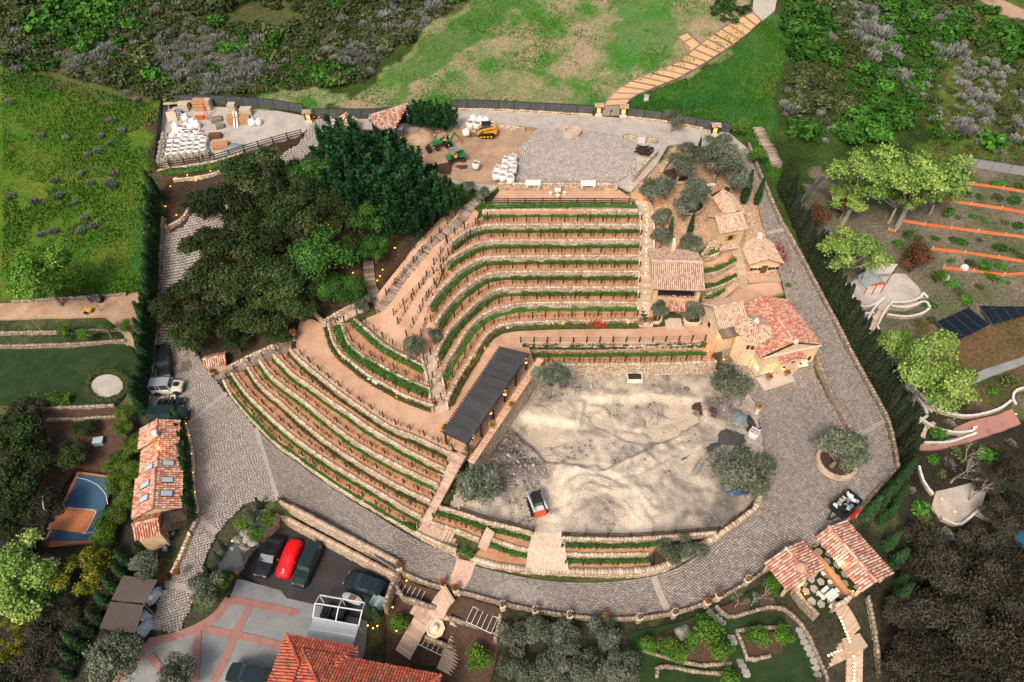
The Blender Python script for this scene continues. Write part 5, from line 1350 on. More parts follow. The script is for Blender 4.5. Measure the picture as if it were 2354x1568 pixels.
# ------------------------------------------------------------------ left neighbour
drape('dirt_lane',GL([(-30,700),(120,690),(290,678),(332,668),(330,720),(320,798),(290,795),(285,770),(262,745),(240,728),(0,735),(-30,737)]),M['yard_sand'],.05,2.5)
LN=[('upper garden wall by the dirt lane',[(-20,770),(90,768),(200,765),(280,760)]),('lower garden wall above the dark lawn',[(-20,800),(90,798),(200,793),(290,787)]),('retaining wall below the dark lawn',[(95,942),(180,940),(265,936)]),('lower retaining wall left of the carriage house',[(110,969),(190,967),(270,961)]),('tan stone wall along the grass field',[(30,698),(120,692),(220,686),(292,680)])]
for nm,p in LN:roadwall('grey stone '+nm,p,.7,.35,material='limestone_dim')
drape('dark_lawn',GL([(-30,805),(150,803),(300,795),(318,830),(300,900),(270,930),(150,935),(-30,925)]),M['lawn'],.05,2.5)
ov=[(247+37*math.cos(t)*1.0+3*math.sin(t),888+26*math.sin(t)-3*math.cos(t))for t in np.linspace(0,2*math.pi,28,endpoint=False)]
drape('oval_gravel_bed',GL(ov),M['gravel_grey'],.1,1.5,cut=False)
hedge('low oval box hedge ring on the dark lawn',GL([(247+46*math.cos(t)+4*math.sin(t),888+34*math.sin(t)-4*math.cos(t))for t in np.linspace(0,2*math.pi,22)]),.9,.45,'hedge_dull')
hedge('yellow green clipped hedge at the lower edge of the dark lawn',GL([(75,927),(120,926),(168,922)]),1.3,1.2,'laurel_leaf')
drape('neighbour_yard',GL([(95,945),(270,938),(290,960),(290,1060),(255,1085),(178,1076),(150,1110),(90,1235),(60,1250),(60,1180),(120,1050)]),M['mulch'],.05,3)
def courtq(pts):return[W(*p,-2.1)for p in pts]
CZ=lambda xy:np.full(len(xy),-2.2)
CO=courtq([(178,1083),(262,1095),(218,1245),(95,1255)])
drape('court_apron',CO,M['court_orange'],.09,3,skirt=.6,zf=CZ);CUTS.append(([(p.x,p.y)for p in CO],-2.7))
bl_=courtq([(182,1089),(262,1100),(217,1243),(106,1243),(140,1180)])
drape('court_surface',bl_,M['court_blue'],.11,3,cut=False,skirt=0,zf=CZ)
key_=courtq([(143,1166),(224,1173),(196,1228),(108,1216)])
drape('court_key',key_,M['court_orange'],.13,3,cut=False,skirt=0,zf=CZ)
for e in(key_+[key_[0]],courtq([(176,1098),(200,1103),(225,1115),(243,1135),(248,1160)]),courtq([(108,1216),(195,1228),(215,1222)])):
 P=resample(e,step=.8,smooth=False);m_=MB()
 for a,b in zip(P[:-1],P[1:]):m_.bar(np.array([a[0],a[1],-2.2+.145]),np.array([b[0],b[1],-2.2+.145]),.08,.008)
 structure(m_.build('court_line',M['line_white']))
# ------------------------------------------------------------------ right neighbour
for i,p in enumerate([[(2165,412),(2230,425),(2300,435),(2370,446)],[(2158,461),(2220,470),(2290,480),(2370,493)],[(2063,508),(2140,521),(2190,527),(2290,540),(2370,550)],[(2040,530),(2056,533)],[(2140,574),(2210,582),(2270,590),(2370,607)],[(2165,617),(2250,627),(2330,637),(2370,630)]]):
 P=GL(p);t=thing('timber_edging',f'bright orange timber board edging a dug garden bed, {["topmost row", "second row", "third row", "short piece by the pale tree", "fourth row", "lowest row"][i]}','edging',tuple(P[0]))
 R_=resample(P,step=4.2,smooth=False)
 for a,b in zip(R_[:-1],R_[1:]):MB().bar(a+np.array([0,0,.2]),b+np.array([0,0,.2]),.12,.45).build('board',M['timber_orange'],t)
 pm_=MB().box((0,0,.3),(.14,.14,.7)).mesh('stake',M['pale_wood'])
 for a in R_:link('stake',pm_,t,Vector(a)-P[0])
mesh_fence('grey chain link fence above the orange edged beds',GL([(2200,380),(2260,390),(2353,405)]),1.6,2.8,'chain_link','rim_metal');mesh_fence('grey chain link fence beside the green slope',GL([(1828,490),(1850,455),(1880,425),(1905,405)]),1.6,2.8,'chain_link','rim_metal')
drape('neighbour_patio',GL([(1938,660),(1990,625),(2080,630),(2110,660),(2125,690),(2080,712),(1990,700),(1960,715)]),M['gravel_grey'],.06,2)
def capwall(label,pts,h=.6,w=.28):
 P=resample([p+Vector((0,0,.3))for p in GL(pts)],step=.9);t=thing('garden_wall',label,'wall',tuple(P[0]));m=MB();c=MB()
 for a,b in zip(P[:-1],P[1:]):
  m.bar(a+np.array([0,0,-.25]),b+np.array([0,0,-.25]),w*.85,.8)
  e=(b-a)*.48;cc=(a+b)/2;k=MB();k.bar(cc-e+np.array([0,0,.2]),cc+e+np.array([0,0,.2]),w,.12);k.build('cap_stone',M['white_cap'],t)
 m.build('wall_body',M['limestone_dim'],t)
for i,(nm,p)in enumerate([('left of the coop patio',[(1940,658),(1958,688),(1966,708),(2000,708),(2028,690)]),('upper curve right of the patio stair',[(2045,700),(2080,700),(2110,690),(2118,678),(2128,690)]),('middle curve right of the patio stair',[(2045,708),(2080,712),(2110,702),(2122,695),(2134,712)]),('lower curve right of the patio stair',[(2035,728),(2080,733),(2115,726),(2133,714)]),('left below the coop patio',[(1972,714),(1976,726),(2005,724)]),
  ('left of the curved patio stair',[(2030,690),(2005,715),(1990,745),(1986,770),(2000,800),(2030,840)]),('right of the curved patio stair',[(2050,698),(2030,720),(2015,750)]),('north of the brick path',[(2110,910),(2140,940),(2175,955),(2230,960),(2290,945),(2320,925)]),('south of the brick path',[(2105,960),(2140,985),(2190,998),(2230,995),(2240,985)]),('round end right of the brick path',[(2330,935),(2322,915),(2335,900),(2360,895)]),('below the brick path bank',[(2120,1022),(2180,1020),(2240,1000)]),('beside the lower brick stair',[(2108,1075),(2118,1110),(2140,1140)]),('left edge of the small curved stair',[(2128,960),(2105,980),(2098,1005)]),('at the lower flagged terrace',[(2160,1195),(2200,1210),(2240,1180),(2260,1170)]),('curved low wall in the dark wood',[(2240,1180),(2270,1200),(2295,1195),(2292,1165)])]):
 capwall(f'white capped stone garden wall {nm}',p)
stairs('curved pale stair below the coop patio',[G(1992,780),G(2000,745),G(2022,715),G(2040,695)],1.6,14,'step_stone')
stairs('small curved stair beside the brick path',[G(2112,1000),G(2118,980),G(2140,965)],1.5,7,'step_stone')
drape('brick_path',GL([(2190,985),(2230,968),(2290,955),(2325,940),(2345,975),(2300,992),(2230,1015),(2170,1030),(2112,1035),(2115,1022),(2200,1005)]),M['brick_band'],.07,2)
drape('flagged_terrace',GL([(2150,1130),(2230,1110),(2265,1130),(2255,1170),(2215,1205),(2165,1200),(2140,1165)]),M['gravel_grey'],.07,2)
drape('concrete_path',GL([(2225,868),(2260,850),(2353,820),(2353,838),(2270,868),(2232,885)]),M['concrete'],.07,2)
drape('upper_lane',GL([(2225,-20),(2260,-20),(2370,30),(2370,55),(2290,25)]),M['yard_sand'],.07,3)
drape('swimming_pool',GL([(2330,1225),(2375,1210),(2375,1260),(2335,1262)]),M['pool_water'],.08,3)
stone_wall('rough stone bank along the top bend of the perimeter road',[p+Vector((0,0,.5))for p in GL([(1730,300),(1745,330),(1762,360),(1775,385)])],1.2,th=1.6,toward=(-1,-.3),blk=.35,course=.3,jit=.15,material='limestone_dim')
drape('garden_walk',GL([(1995,765),(2008,752),(2022,790),(2050,832),(2092,872),(2125,905),(2155,935),(2140,950),(2112,925),(2075,892),(2035,850),(2005,808)]),M['gravel_grey'],.08,2,cut=False,skirt=.1)
capwall('white capped stone garden wall left of the sloping garden walk',[(2030,840),(2070,885),(2105,918),(2128,955)]);capwall('white capped stone garden wall right of the sloping garden walk',[(2012,752),(2030,792),(2060,832),(2098,870),(2122,905)])
# ------------------------------------------------------------------ gardens below the ring road
drape('lower_garden_lawn',GL([(1440,1455),(1560,1430),(1660,1395),(1760,1340),(1800,1420),(1870,1530),(1880,1600),(1480,1600)]),M['lawn'],.04,3)
for nm,p in(('round the citrus bed',[(1472,1480),(1480,1500),(1560,1522),(1610,1533),(1680,1528)]),('beyond the citrus bed',[(1510,1560),(1520,1535),(1600,1548),(1660,1552)]),('round the bare fruit tree bed',[(1642,1397),(1675,1422),(1720,1412),(1770,1400),(1810,1410),(1850,1455),(1870,1500)]),('left of the right citrus bed',[(1690,1455),(1705,1490),(1718,1520),(1770,1512)]),('above the right citrus bed',[(1690,1455),(1740,1448),(1790,1446)]),('beside the lit steps',[(1870,1500),(1895,1555),(1895,1580)])):
 roadwall('grey stone garden wall '+nm,p,.4,.35,material='limestone_dim',th=.35)
for nm,p in(('citrus',[(1482,1475),(1560,1440),(1640,1440),(1680,1520),(1610,1528),(1560,1516)]),('right_citrus',[(1695,1458),(1790,1452),(1800,1500),(1720,1515)]),('bare_tree',[(1650,1400),(1760,1355),(1800,1405),(1720,1408),(1678,1418)])):
 drape('mulch_bed',GL(p),M['mulch'],.09,2,cut=False,skirt=.1)
st=thing('stepping_stones','line of pale stepping stones through the dark garden lawn','stones',tuple(G(1640,1410)))
for u,v in[(1632,1408),(1643,1416),(1651,1424),(1659,1432),(1680,1465),(1686,1475),(1700,1520),(1706,1530),(1712,1542),(1716,1552),(1836,1450),(1842,1462),(1848,1476),(1856,1490),(1862,1504),(1870,1520),(1874,1535),(1878,1550)]:
 p=G(u,v);a=RD.uniform(0,3);pts=[(p.x-st.location.x+.45*RD.uniform(.8,1.2)*math.cos(a+k*1.05),p.y-st.location.y+.35*RD.uniform(.8,1.2)*math.sin(a+k*1.05))for k in range(6)]
 MB().prism(pts,p.z-st.location.z,p.z-st.location.z+.12).build('stone',M['flag_grey'],st,local=True)
for nm,p,h,tp in(('top',[(915,1322),(960,1347),(1018,1367)],1.3,.1),('top right',[(1050,1374),(1100,1388),(1152,1405)],1.3,.1)):pass
stairs('pale lit stair from the parapet gate down to the garden landing',[W(1002,1412,-2.2),W(1015,1385,-1.1),W(1034,1362,0)],2.0,12)
stairs('left pale garden stair flight down to the lawn',[W(925,1505,-4.2),W(950,1460,-3.3),W(978,1412,-2.3)],1.9,14);stairs('right pale garden stair flight down to the lawn',[W(1022,1545,-4.2),W(1045,1490,-3.3),W(1065,1445,-2.4)],1.9,14)
stairs('upper left side stair of the garden landing',[W(950,1395,-2.3),W(972,1405,-2.2),W(990,1412,-2.2)],1.4,5);stairs('upper right side stair of the garden landing',[W(1095,1450,-2.5),W(1065,1432,-2.3),W(1040,1420,-2.2)],1.4,7)
flat('garden_landing',WL([(985,1400),(1015,1398),(1080,1420),(1075,1445),(1030,1425),(990,1420)],-2.18),M['step_stone'],1.2)
for nm,p,z,h in(('above the lowered garden beds',[(900,1335),(925,1375),(960,1385),(1000,1398)],-1.4,1.0),('right of the garden landing',[(1030,1420),(1080,1438),(1145,1460)],-1.5,1.0),('below the round fountain',[(975,1465),(1015,1482),(1040,1490)],-2.6,.8),('at the right end of the stair garden',[(1155,1400),(1148,1440),(1140,1470)],-.6,1.8),('at the left end of the stair garden',[(918,1318),(900,1350),(885,1395)],-.6,1.8)):
 stone_wall('stone garden wall '+nm,WL(p,z),h,smooth=False,material='limestone_dim')
drape('stair_garden_soil',GL([(905,1325),(1020,1362),(1155,1402),(1150,1480),(1120,1590),(880,1590),(890,1450),(885,1400)]),M['mulch'],.05,2.5)
drape('stair_garden_lawn',GL([(945,1520),(1010,1535),(1000,1600),(920,1600)]),M['lawn'],.1,2.5,cut=False,skirt=.1)
for i,(c,nm)in enumerate([((945,1362),'upper left'),((1108,1428),'upper right'),((995,1478),'lower middle')]):
 p=G(*c);p.z+=.08
 t=thing('cold_frame',f'dark framed garden bed with white glazing bars, {nm} of the stair garden','garden bed',tuple(p),-.42)
 MB().box((0,0,.1),(3.0,1.7,.3)).build('bed',M['mulch'],t,local=True)
 for x in np.linspace(-1.45,1.45,6):MB().bar((x,-.85,.3),(x,.85,.34),.06).build('bar',M['white_cap'],t,local=True)
 for y in(-.85,.85):MB().bar((-1.5,y,.3),(1.5,y,.3),.08).build('frame',M['white_cap'],t,local=True)
# ------------------------------------------------------------------ buildings
def at_eave(u,v,ze,base):
 p=W(u,v,ze);return Vector((p.x,p.y,base))
A,B=Vector((18.55,64.6,6.0)),Vector((24.65,64.3,6.0));d=B-A;WD=d.length;DP=6.9
pv=thing('loggia_pavilion','tile roofed pavilion with open upper loggia beside the long lit stairway','building',tuple(A),math.atan2(d.y,d.x))
m=MB();m.box((WD/2,DP/2,1.1),(WD,DP,2.6));m.box((WD/2,DP-.2,3.6),(WD,.4,2.6));m.box((.2,DP*.72,3.6),(.4,DP*.5,2.6));m.box((WD-.2,DP*.72,3.6),(.4,DP*.5,2.6))
m.build('wall',M['plaster'],pv,local=True)
for x in(.3,WD-.3):
 c=MB();c.box((x,.25,3.55),(.6,.55,2.5));c.build('column',M['plaster'],pv,local=True,bevel=.03)
MB().box((WD/2,DP/2,2.46),(WD-.8,DP-.8,.08)).build('loggia_floor',M['asphalt'],pv,local=True)  # asphalt colour paints the shade of the loggia interior into its floor
MB().bar((0,.25,4.85),(WD,.25,4.85),.3,.35).build('beam',M['dark_wood'],pv,local=True)
MB().box((WD/2,1.7,3.2),(3.6,.9,.1)).build('added_table',M['shed_roof'],pv,local=True)  # dark table added to deepen the shaded look of the loggia
ZR,ZE=6.15,4.95
tile_plane(pv,[(-.35,-.55,ZE-.15),(WD+.35,-.55,ZE-.15),(WD+.35,3.55,ZR),(-.35,3.55,ZR)],'tile_pale',.27,.42)
tile_plane(pv,[(-.35,DP+.5,ZE-.1),(WD+.35,DP+.5,ZE-.1),(WD+.35,3.55,ZR),(-.35,3.55,ZR)],'tile_pale',.27,.42)
ridge_caps(pv,(-.35,3.55,ZR+.06),(WD+.35,3.55,ZR+.06),'tile_pale')
MB().box((WD/2,DP+.2,5.6),(.5,.5,1.3)).build('chimney',M['stone_trim'],pv,local=True,bevel=.03)
MB().box((WD/2,.05,2.75),(WD-1.2,.12,.5)).build('balustrade',M['plaster'],pv,local=True)
tile_plane(pv,[(1.3,-1.5,1.85),(4.6,-1.5,1.85),(4.6,-.05,2.4),(1.3,-.05,2.4)],'tile_brick',.25,.4,name='porch_roof')
for x in(1.45,4.45):MB().box((x,-1.35,.9),(.25,.25,1.8)).build('porch_post',M['plaster'],pv,local=True)
opening(pv,'f',WD/2,.05,1.1,1.9,'door',WD,DP)
V_,F_,r_=leaves(np.column_stack([NR.uniform(.7,WD-.7,260),NR.uniform(-.25,.1,260),NR.uniform(3.0,3.3,260)]),.16);stuff(link('balcony_flowers',mesh_np('balcony_flowers',V_,F_,M['flower_mix'],r_),pv))
MB().box((WD/2,-1.9,.03),(2.2,1.9,.1)).build('porch_step',M['step_stone'],pv,local=True)
for i,x in enumerate((.4,5.6)):
 tp=[(x-1.1,-.1),(x-1.1,-1.7),(x-.6,-2.1),(x+.7,-2.1),(x+1.1,-1.7),(x+1.1,-.1)]
 MB().prism(tp,-.3,.42).build('planter_curb',M['limestone_flat']if 'limestone_flat' in M else M['stone_trim'],pv,local=True);MB().prism([(a*.86+x*.14,b*.86-.12)for a,b in tp],.3,.46).build('planter_soil',M['mulch'],pv,local=True)
A,B=W(1737,865,3),W(1863,837,3)
ops=[('f',1.15,.95,.55,1.0,'window',dict(arch=True,pane='window_glow')),('f',2.15,.95,.55,1.0,'window',dict(arch=True,pane='window_glow')),('f',6.15,.95,.5,1.0,'window',dict(arch=True,pane='window_glow')),('f',7.2,.95,.55,1.0,'window',dict(arch=True,pane='window_dark')),
  ('l',7.8,.9,.5,1.0,'window',dict(arch=True,pane='window_glow')),('r',2,1.0,.55,1.0,'window',dict(arch=True)),('r',5,1.0,.55,1.0,'window',dict(arch=True))]
ch,CW,CD=house('chapel','stone chapel with large mottled red tile roof and arched windows',A,B,9.0,3.6,5.2,'y',over=.3,wallm='rubble',tile='tile_brick',openings=ops,tw=.27,tl=.38,gable_over=-.25)
m=MB();m.box((CW/2+.05,-.35,1.35),(2.7,.75,2.9));m.build('porch_wall',M['rubble'],ch,local=True)
for sg in(-1,1):
 c=CW/2+.05;tile_plane(ch,[(c,-.95,3.55),(c,.1,3.55),(c+sg*1.75,.1,2.85),(c+sg*1.75,-.95,2.85)],'tile_brick',.25,.35,name='porch_roof')
opening(ch,'f',CW/2+.05,.05,1.25,1.85,'door',CW,CD);ch.children[-1].location=(0,-.735,0)
opening(ch,'f',CW/2+.05,2.3,.6,.45,'window',CW,CD,arch=True);ch.children[-1].location=(0,-.735,0)
MB().box((CW/2,.1,5.45),(.55,.4,.5)).build('gable_finial',M['white_stone'],ch,local=True,bevel=.06)
MB().box((CW/2,-.12,3.78),(CW+.1,.2,.2)).build('cornice',M['stone_trim'],ch,local=True)
for sg,x in((-1,CW/2-1.15),(1,CW/2+1.25)):
 lm=MB();lm.box((x,-.95,1.75),(.2,.2,.36));lo=lm.build('wall_lantern',M['lamp_glow'],ch,local=True);MB().box((x,-.95,1.98),(.28,.28,.1)).build('lantern_cap',M['iron'],lo,local=True)
wa,wb=at_eave(1653,752,8.6,3.0),at_eave(1716,738,8.6,3.0)
wg,WW,WDp=house('gatehouse_wing','tall stone wing with pale tile gable joined left of the chapel',wa,wb,4.2,5.6,7.0,'x',over=.25,wallm='rubble',tile='tile_pale',tw=.27,tl=.4,openings=[('f',1.2,3.2,.9,1.9,'door',dict(arch=True)),('l',2.2,3.6,.7,.9,'window')])
m=MB();m.box((WW/2,-.75,4.9),(WW,1.4,.25));m.build('ledge_roof',M['clay_under'],wg,local=True)
for i in range(14):MB().tube([(WW*(i+.5)/14,-1.4,5.06),(WW*(i+.5)/14,-.1,5.12)],.11,6).build('ledge_tile',M['timber_grey'],wg,local=True)
tc=W(1719,838,3.0)+Vector((-.3,1.6,0))
tu=thing('clock_turret','octagonal stone turret with clock face and arched doorway beside the chapel','tower',tuple(tc),.18)
m=MB();m.lathe((0,0,-.4),[(2.05,0),(2.0,5.6)],8);m.build('wall',M['rubble'],tu,local=True)
pts=[Vector((2.35*math.cos(k*math.pi/4),2.35*math.sin(k*math.pi/4),5.1))for k in range(8)]
for k in range(8):tile_plane(tu,[pts[k],pts[(k+1)%8],(0,0,6.7)],'tile_pale',.27,.4)
MB().lathe((0,0,6.55),[(.3,0),(.3,.3),(.2,.5),(.05,.7)],8).build('finial',M['white_stone'],tu,local=True)
def on_face(r,ang,z,a,o=.0):
 c,s=math.cos(ang),math.sin(ang);return Vector((c*(r+o)-s*a,s*(r+o)+c*a,z))
fa=-math.pi/2+.12
rr_=2.0*math.cos(math.pi/8)
fc=round((fa)/(math.pi/4))*math.pi/4+math.pi/8 if False else-math.pi/2+math.pi/8
clk=MB();clk.add([on_face(rr_,fc,4.25+.42*math.sin(t),.42*math.cos(t),.06)for t in np.linspace(0,2*math.pi,20,endpoint=False)],[tuple(range(20))]);co_=clk.build('clock_face',M['white_paint'],tu,local=True)
hn=MB();hn.bar(on_face(rr_,fc,4.25,0,.08),on_face(rr_,fc,4.55,.08,.08),.04);hn.bar(on_face(rr_,fc,4.25,0,.08),on_face(rr_,fc,4.15,-.2,.08),.04);hn.build('clock_hand',M['iron'],co_,local=True)
rg=MB()
for t in np.linspace(0,2*math.pi,20,endpoint=False):rg.bar(on_face(rr_,fc,4.25+.44*math.sin(t),.44*math.cos(t),.07),on_face(rr_,fc,4.25+.44*math.sin(t+.32),.44*math.cos(t+.32),.07),.07)
rg.build('clock_rim',M['stone_trim'],co_,local=True)
ar=MB();ar.add([on_face(rr_,fc,z,a,.05)for a,z in[(-.65,0),(.65,0),(.65,1.5)]+[(.65*math.cos(t),1.5+.65*math.sin(t))for t in np.linspace(.3,math.pi-.3,7)]+[(-.65,1.5)]],[tuple(range(11))]);dr=ar.build('doorway',M['window_glow'],tu,local=True)
af=MB()
for t in np.linspace(0,math.pi,9)[:-1]:af.bar(on_face(rr_,fc,1.5+.8*math.sin(t),.8*math.cos(t),.1),on_face(rr_,fc,1.5+.8*math.sin(t+math.pi/8),.8*math.cos(t+math.pi/8),.1),.28,.25)
for s in(-1,1):af.bar(on_face(rr_,fc,0,s*.8,.1),on_face(rr_,fc,1.5,s*.8,.1),.28,.25)
af.build('arch_stones',M['stone_trim'],dr,local=True)
for a in(-.0,.55):
 f2=fc-math.pi/4;w2=MB();w2.add([on_face(rr_,f2,3.3+z,-.3+a+x,.05)for x,z in((-.2,0),(.2,0),(.2,.7),(-.2,.7))],[(0,1,2,3)]);w2.build('window',M['window_dark'],tu,local=True)
a,b=at_eave(1655,533,12.4,8.4),at_eave(1713,522,12.4,8.4)
th_,TW,TD=house('tower_house','narrow two storey stone house with pale tile gable above the flower beds',a,b,3.4,4.0,5.1,'x',over=.3,wallm='plaster',tile='tile_pale',tw=.26,tl=.5,openings=[('f',1.9,2.2,.75,.8,'window',dict(shut='orange_wood',frame='orange_wood')),('f',1.1,.3,.35,.35,'window'),('f',2.5,.3,.35,.35,'window')])
tile_plane(th_,[(.3,-.75,1.0),(3.1,-.75,1.0),(3.1,-.05,1.4),(.3,-.05,1.4)],'tile_pale',.26,.4,name='awning_roof')
a2,b2=at_eave(1674,497,12.6,9.4),at_eave(1711,492,12.6,9.4)
h2,_,_=house('rear_gable_house','small rear gabled house with pale tiles behind the narrow stone house',a2,b2,4.6,3.2,4.1,'y',over=.3,wallm='plaster',tile='tile_pale',tw=.26,tl=.5,rpos=.42)
dm=MB();dm.prism([(0,0),(.9,0),(.45,.7)],0,.1)
MB().add([(1.5,.35,4.3),(2.5,.35,4.3),(2.0,.35,5.2),(2.0,1.7,5.0)],[(0,1,2),(0,2,3),(1,3,2)]).build('dormer',M['stone_trim'],th_,local=True)
gw=stone_wall('arched garden wall of pale rubble left of the narrow house',[at_eave(1612,588,9.6,9.6),at_eave(1628,570,10.6,10.6),at_eave(1640,552,11.3,11.3),at_eave(1655,560,10.6,10.6)],2.2,smooth=True,blk=.35,course=.28)
a,b=W(1717,633,6.2),W(1784,630,6.2)
ct,TW,TD=house('cottage','small stone cottage with faded tile roof and brown door by the perimeter road',a,b,4.6,2.15,2.95,'y',over=.3,wallm='plaster',tile='tile_pale',tw=.25,tl=.4,openings=[('f',2.1,.05,.95,1.75,'door'),('f',.85,.9,.55,.5,'window',dict(shut='dark_wood')),('f',3.4,.9,.55,.5,'window',dict(shut='dark_wood'))])
MB().box((2.1,-.75,.0),(4.6,1.5,.3)).build('porch',M['step_stone'],ct,local=True)
ch_=MB();ch_.box((2.2,4.4,3.3),(.7,.6,1.1));ch_.build('chimney',M['white_stone'],ct,local=True,bevel=.04)
stairs('warm lit stone stair climbing beside the cottage',[W(1708,652,6.1),W(1703,625,6.9),W(1697,595,7.9),W(1690,572,8.5)],1.3,16)
fb=[('top',[(1610,590),(1640,588),(1668,568)],9.0,.7,False),('upper',[(1612,632),(1650,625),(1690,604)],8.0,.8,True),('middle',[(1612,668),(1650,660),(1692,640)],7.2,.8,True)]
for nm,p,z,h,fl in fb:
 q_=WL(p,z);stone_wall(f'{nm} curved stone wall of the flower beds between pavilion and cottage',q_,h)
 hedge(f'{nm} row of flowering shrubs between pavilion and cottage',[Vector((v.x,v.y+.5,v.z))for v in q_],.8,.6,'hedge_leaf',flowers='flower_red' if fl else None,gap=.4 if fl else 0,fl_dens=12)
flat('flower_terrace',WL([(1610,590),(1640,588),(1668,568),(1690,604),(1650,625),(1612,632)],8.0),M['path_dirt'],1.0);flat('flower_terrace',WL([(1612,632),(1650,625),(1690,604),(1692,640),(1650,660),(1612,668)],7.2),M['path_dirt'],1.0)
flat('flower_terrace',WL([(1612,668),(1650,660),(1692,640),(1700,655),(1660,688),(1614,692)],6.4),M['path_dirt'],1.0)
hedge('dense square green hedge under the arched garden wall',WL([(1612,588),(1636,580),(1664,567)],8.9),1.1,1.2,'hedge_leaf')
hedge('dark low hedge behind the stone bench near the pavilion',WL([(1618,690),(1640,684),(1665,668)],6.1),.8,.6)
ax=Vector((.962,.275,0));ay=Vector((-.275,.962,0));s0=Vector((-41.3,35.7,.9))
h1,W1,D1=house('carriage_house','long low carriage house with mottled red tile roof and skylights',s0,s0+ax*4.5,4.9,2.6,3.7,'y',over=.3,wallm='plaster',tile='tile_brick',tw=.3,tl=.42)
s1=s0+ay*4.9+ax*.3
h2_,W2,D2=house('carriage_house_wing','middle wing of the carriage house with red tile roof and two skylights',s1,s1+ax*4.0,4.0,2.45,3.45,'y',over=.3,wallm='plaster',tile='tile_brick',tw=.3,tl=.42)
s2=s1+ay*4.0+ax*-.1
h3,W3,D3=house('carriage_gatehouse','north end of the carriage house with tan gable wall and red tiles',s2,s2+ax*4.0,2.7,3.2,4.1,'y',over=.25,wallm='plaster',tile='tile_brick',tw=.3,tl=.42,openings=[('f',1.0,2.6,.35,.3,'window'),('f',2.2,2.9,.35,.3,'window'),('f',3.2,2.6,.35,.3,'window')])
MB().box((W3/2,.5,4.5),(.6,.6,.8)).build('chimney',M['white_stone'],h3,local=True,bevel=.05)
def skylight(t,Wd,eave,ridge,y,sg):
 rx=Wd/2;x=rx+sg*rx*.52;sl=(ridge-eave)/rx;z=ridge-abs(x-rx)*sl+.2;an=math.atan(sl)
 mt=Matrix.Rotation(sg*an,4,'Y');k=MB();k.box((x,y,z),(1.3,.8,.14),mtx=mt);o=k.build('skylight',M['car_trim'],t,local=True)
 MB().box((x+math.sin(sg*an)*.08,y,z+.08),(1.15,.66,.03),mtx=mt).build('glass',M['skylight'],o,local=True)
for y in(1.6,3.4):skylight(h1,W1,2.6,3.7,y,1);skylight(h1,W1,2.6,3.7,y,-1)
skylight(h2_,W2,2.45,3.45,.9,1);skylight(h2_,W2,2.45,3.45,.9,-1)
tp_=s0+ay*-2.4+ax*.2
kt,KW,KD=house('carriage_house_annex','small hipped red tile annex at the south end of the carriage house',tp_,tp_+ax*2.3,2.3,2.3,3.1,'x',over=.25,wallm='plaster',tile='tile_brick',tw=.28,tl=.4)
pg=thing('slatted_pergola','dark slatted pergola roof at the south end of the carriage house','pergola',tuple(s0+ay*-2.5+ax*2.75),math.atan2(ax.y,ax.x))
for x,y in((.1,.1),(2.5,.1),(.1,2.3),(2.5,2.3)):MB().box((x,y,1.15),(.14,.14,2.3)).build('post',M['dark_wood'],pg,local=True)
for y in(.1,2.3):MB().bar((-.1,y,2.32),(2.7,y,2.32),.12,.16).build('beam',M['dark_wood'],pg,local=True)
for i in range(15):MB().box((.0+i*.185,1.2,2.45),(.11,2.7,.06)).build('slat',M['dark_wood'],pg,local=True)
a,b=W(1812,1352,3.3),W(1890,1305,3.3);a.z=b.z=.9
def open_pav(name,label,a,b,depth,eave,ridge,tile,rpos=.5,wallside='b'):
 d=b-a;Wd=d.length;t=thing(name,label,'pavilion',tuple(a),math.atan2(d.y,d.x))
 for x in(.15,Wd-.15):
  for y in(.15,depth-.15):MB().box((x,y,eave/2),(.28,.28,eave)).build('post',M['plaster'],t,local=True)
 MB().box((Wd/2,depth/2,eave-.1),(Wd,.16,.2)).build('beam',M['dark_wood'],t,local=True)
 if wallside:MB().box((Wd/2,depth-.15,eave/2),(Wd-.4,.25,eave)).build('rear_wall',M['plaster'],t,local=True)
 rx=Wd*rpos
 tile_plane(t,[(-.3,-.2,eave-.05),(-.3,depth+.2,eave-.05),(rx,depth+.2,ridge),(rx,-.2,ridge)],tile,.3,.42)
 tile_plane(t,[(Wd+.3,-.2,eave-.05),(Wd+.3,depth+.2,eave-.05),(rx,depth+.2,ridge),(rx,-.2,ridge)],tile,.3,.42)
 ridge_caps(t,(rx,-.2,ridge+.06),(rx,depth+.2,ridge+.06),tile)
 return t,Wd
t1,w1=open_pav('grill_pavilion','small square tile roofed pavilion at the corner of the flagstone patio',a,b,3.1,2.3,3.2,'tile_mix')
MB().lathe((w1*.5,1.0,2.95),[(.75,0),(.6,.35),(.35,.6),(.08,.75)],10).build('chimney_hood',M['clay_pot'],t1,local=True)
MB().box((w1*.5,.2,.8),(1.1,.5,1.6)).build('hearth',M['rubble'],t1,local=True,bevel=.05);MB().box((w1*.5,-.07,.75),(.6,.05,.55)).build('fire_opening',M['lamp_glow'],t1,local=True)
a,b=W(1985,1352,3.3),W(2047,1316,3.3);a.z=b.z=.9
t2,w2_=open_pav('bar_pavilion','larger tile roofed bar pavilion beside the flagstone patio',a,b,6.4,2.2,3.3,'tile_mix',.28)
MB().box((-.9,3.0,.5),(.6,5.4,1.0)).build('bar_counter',M['orange_wood'],t2,local=True,bevel=.03);MB().box((.05,3.0,1.95),(.08,5.8,.12)).build('light_strip',M['window_glow'],t2,local=True)
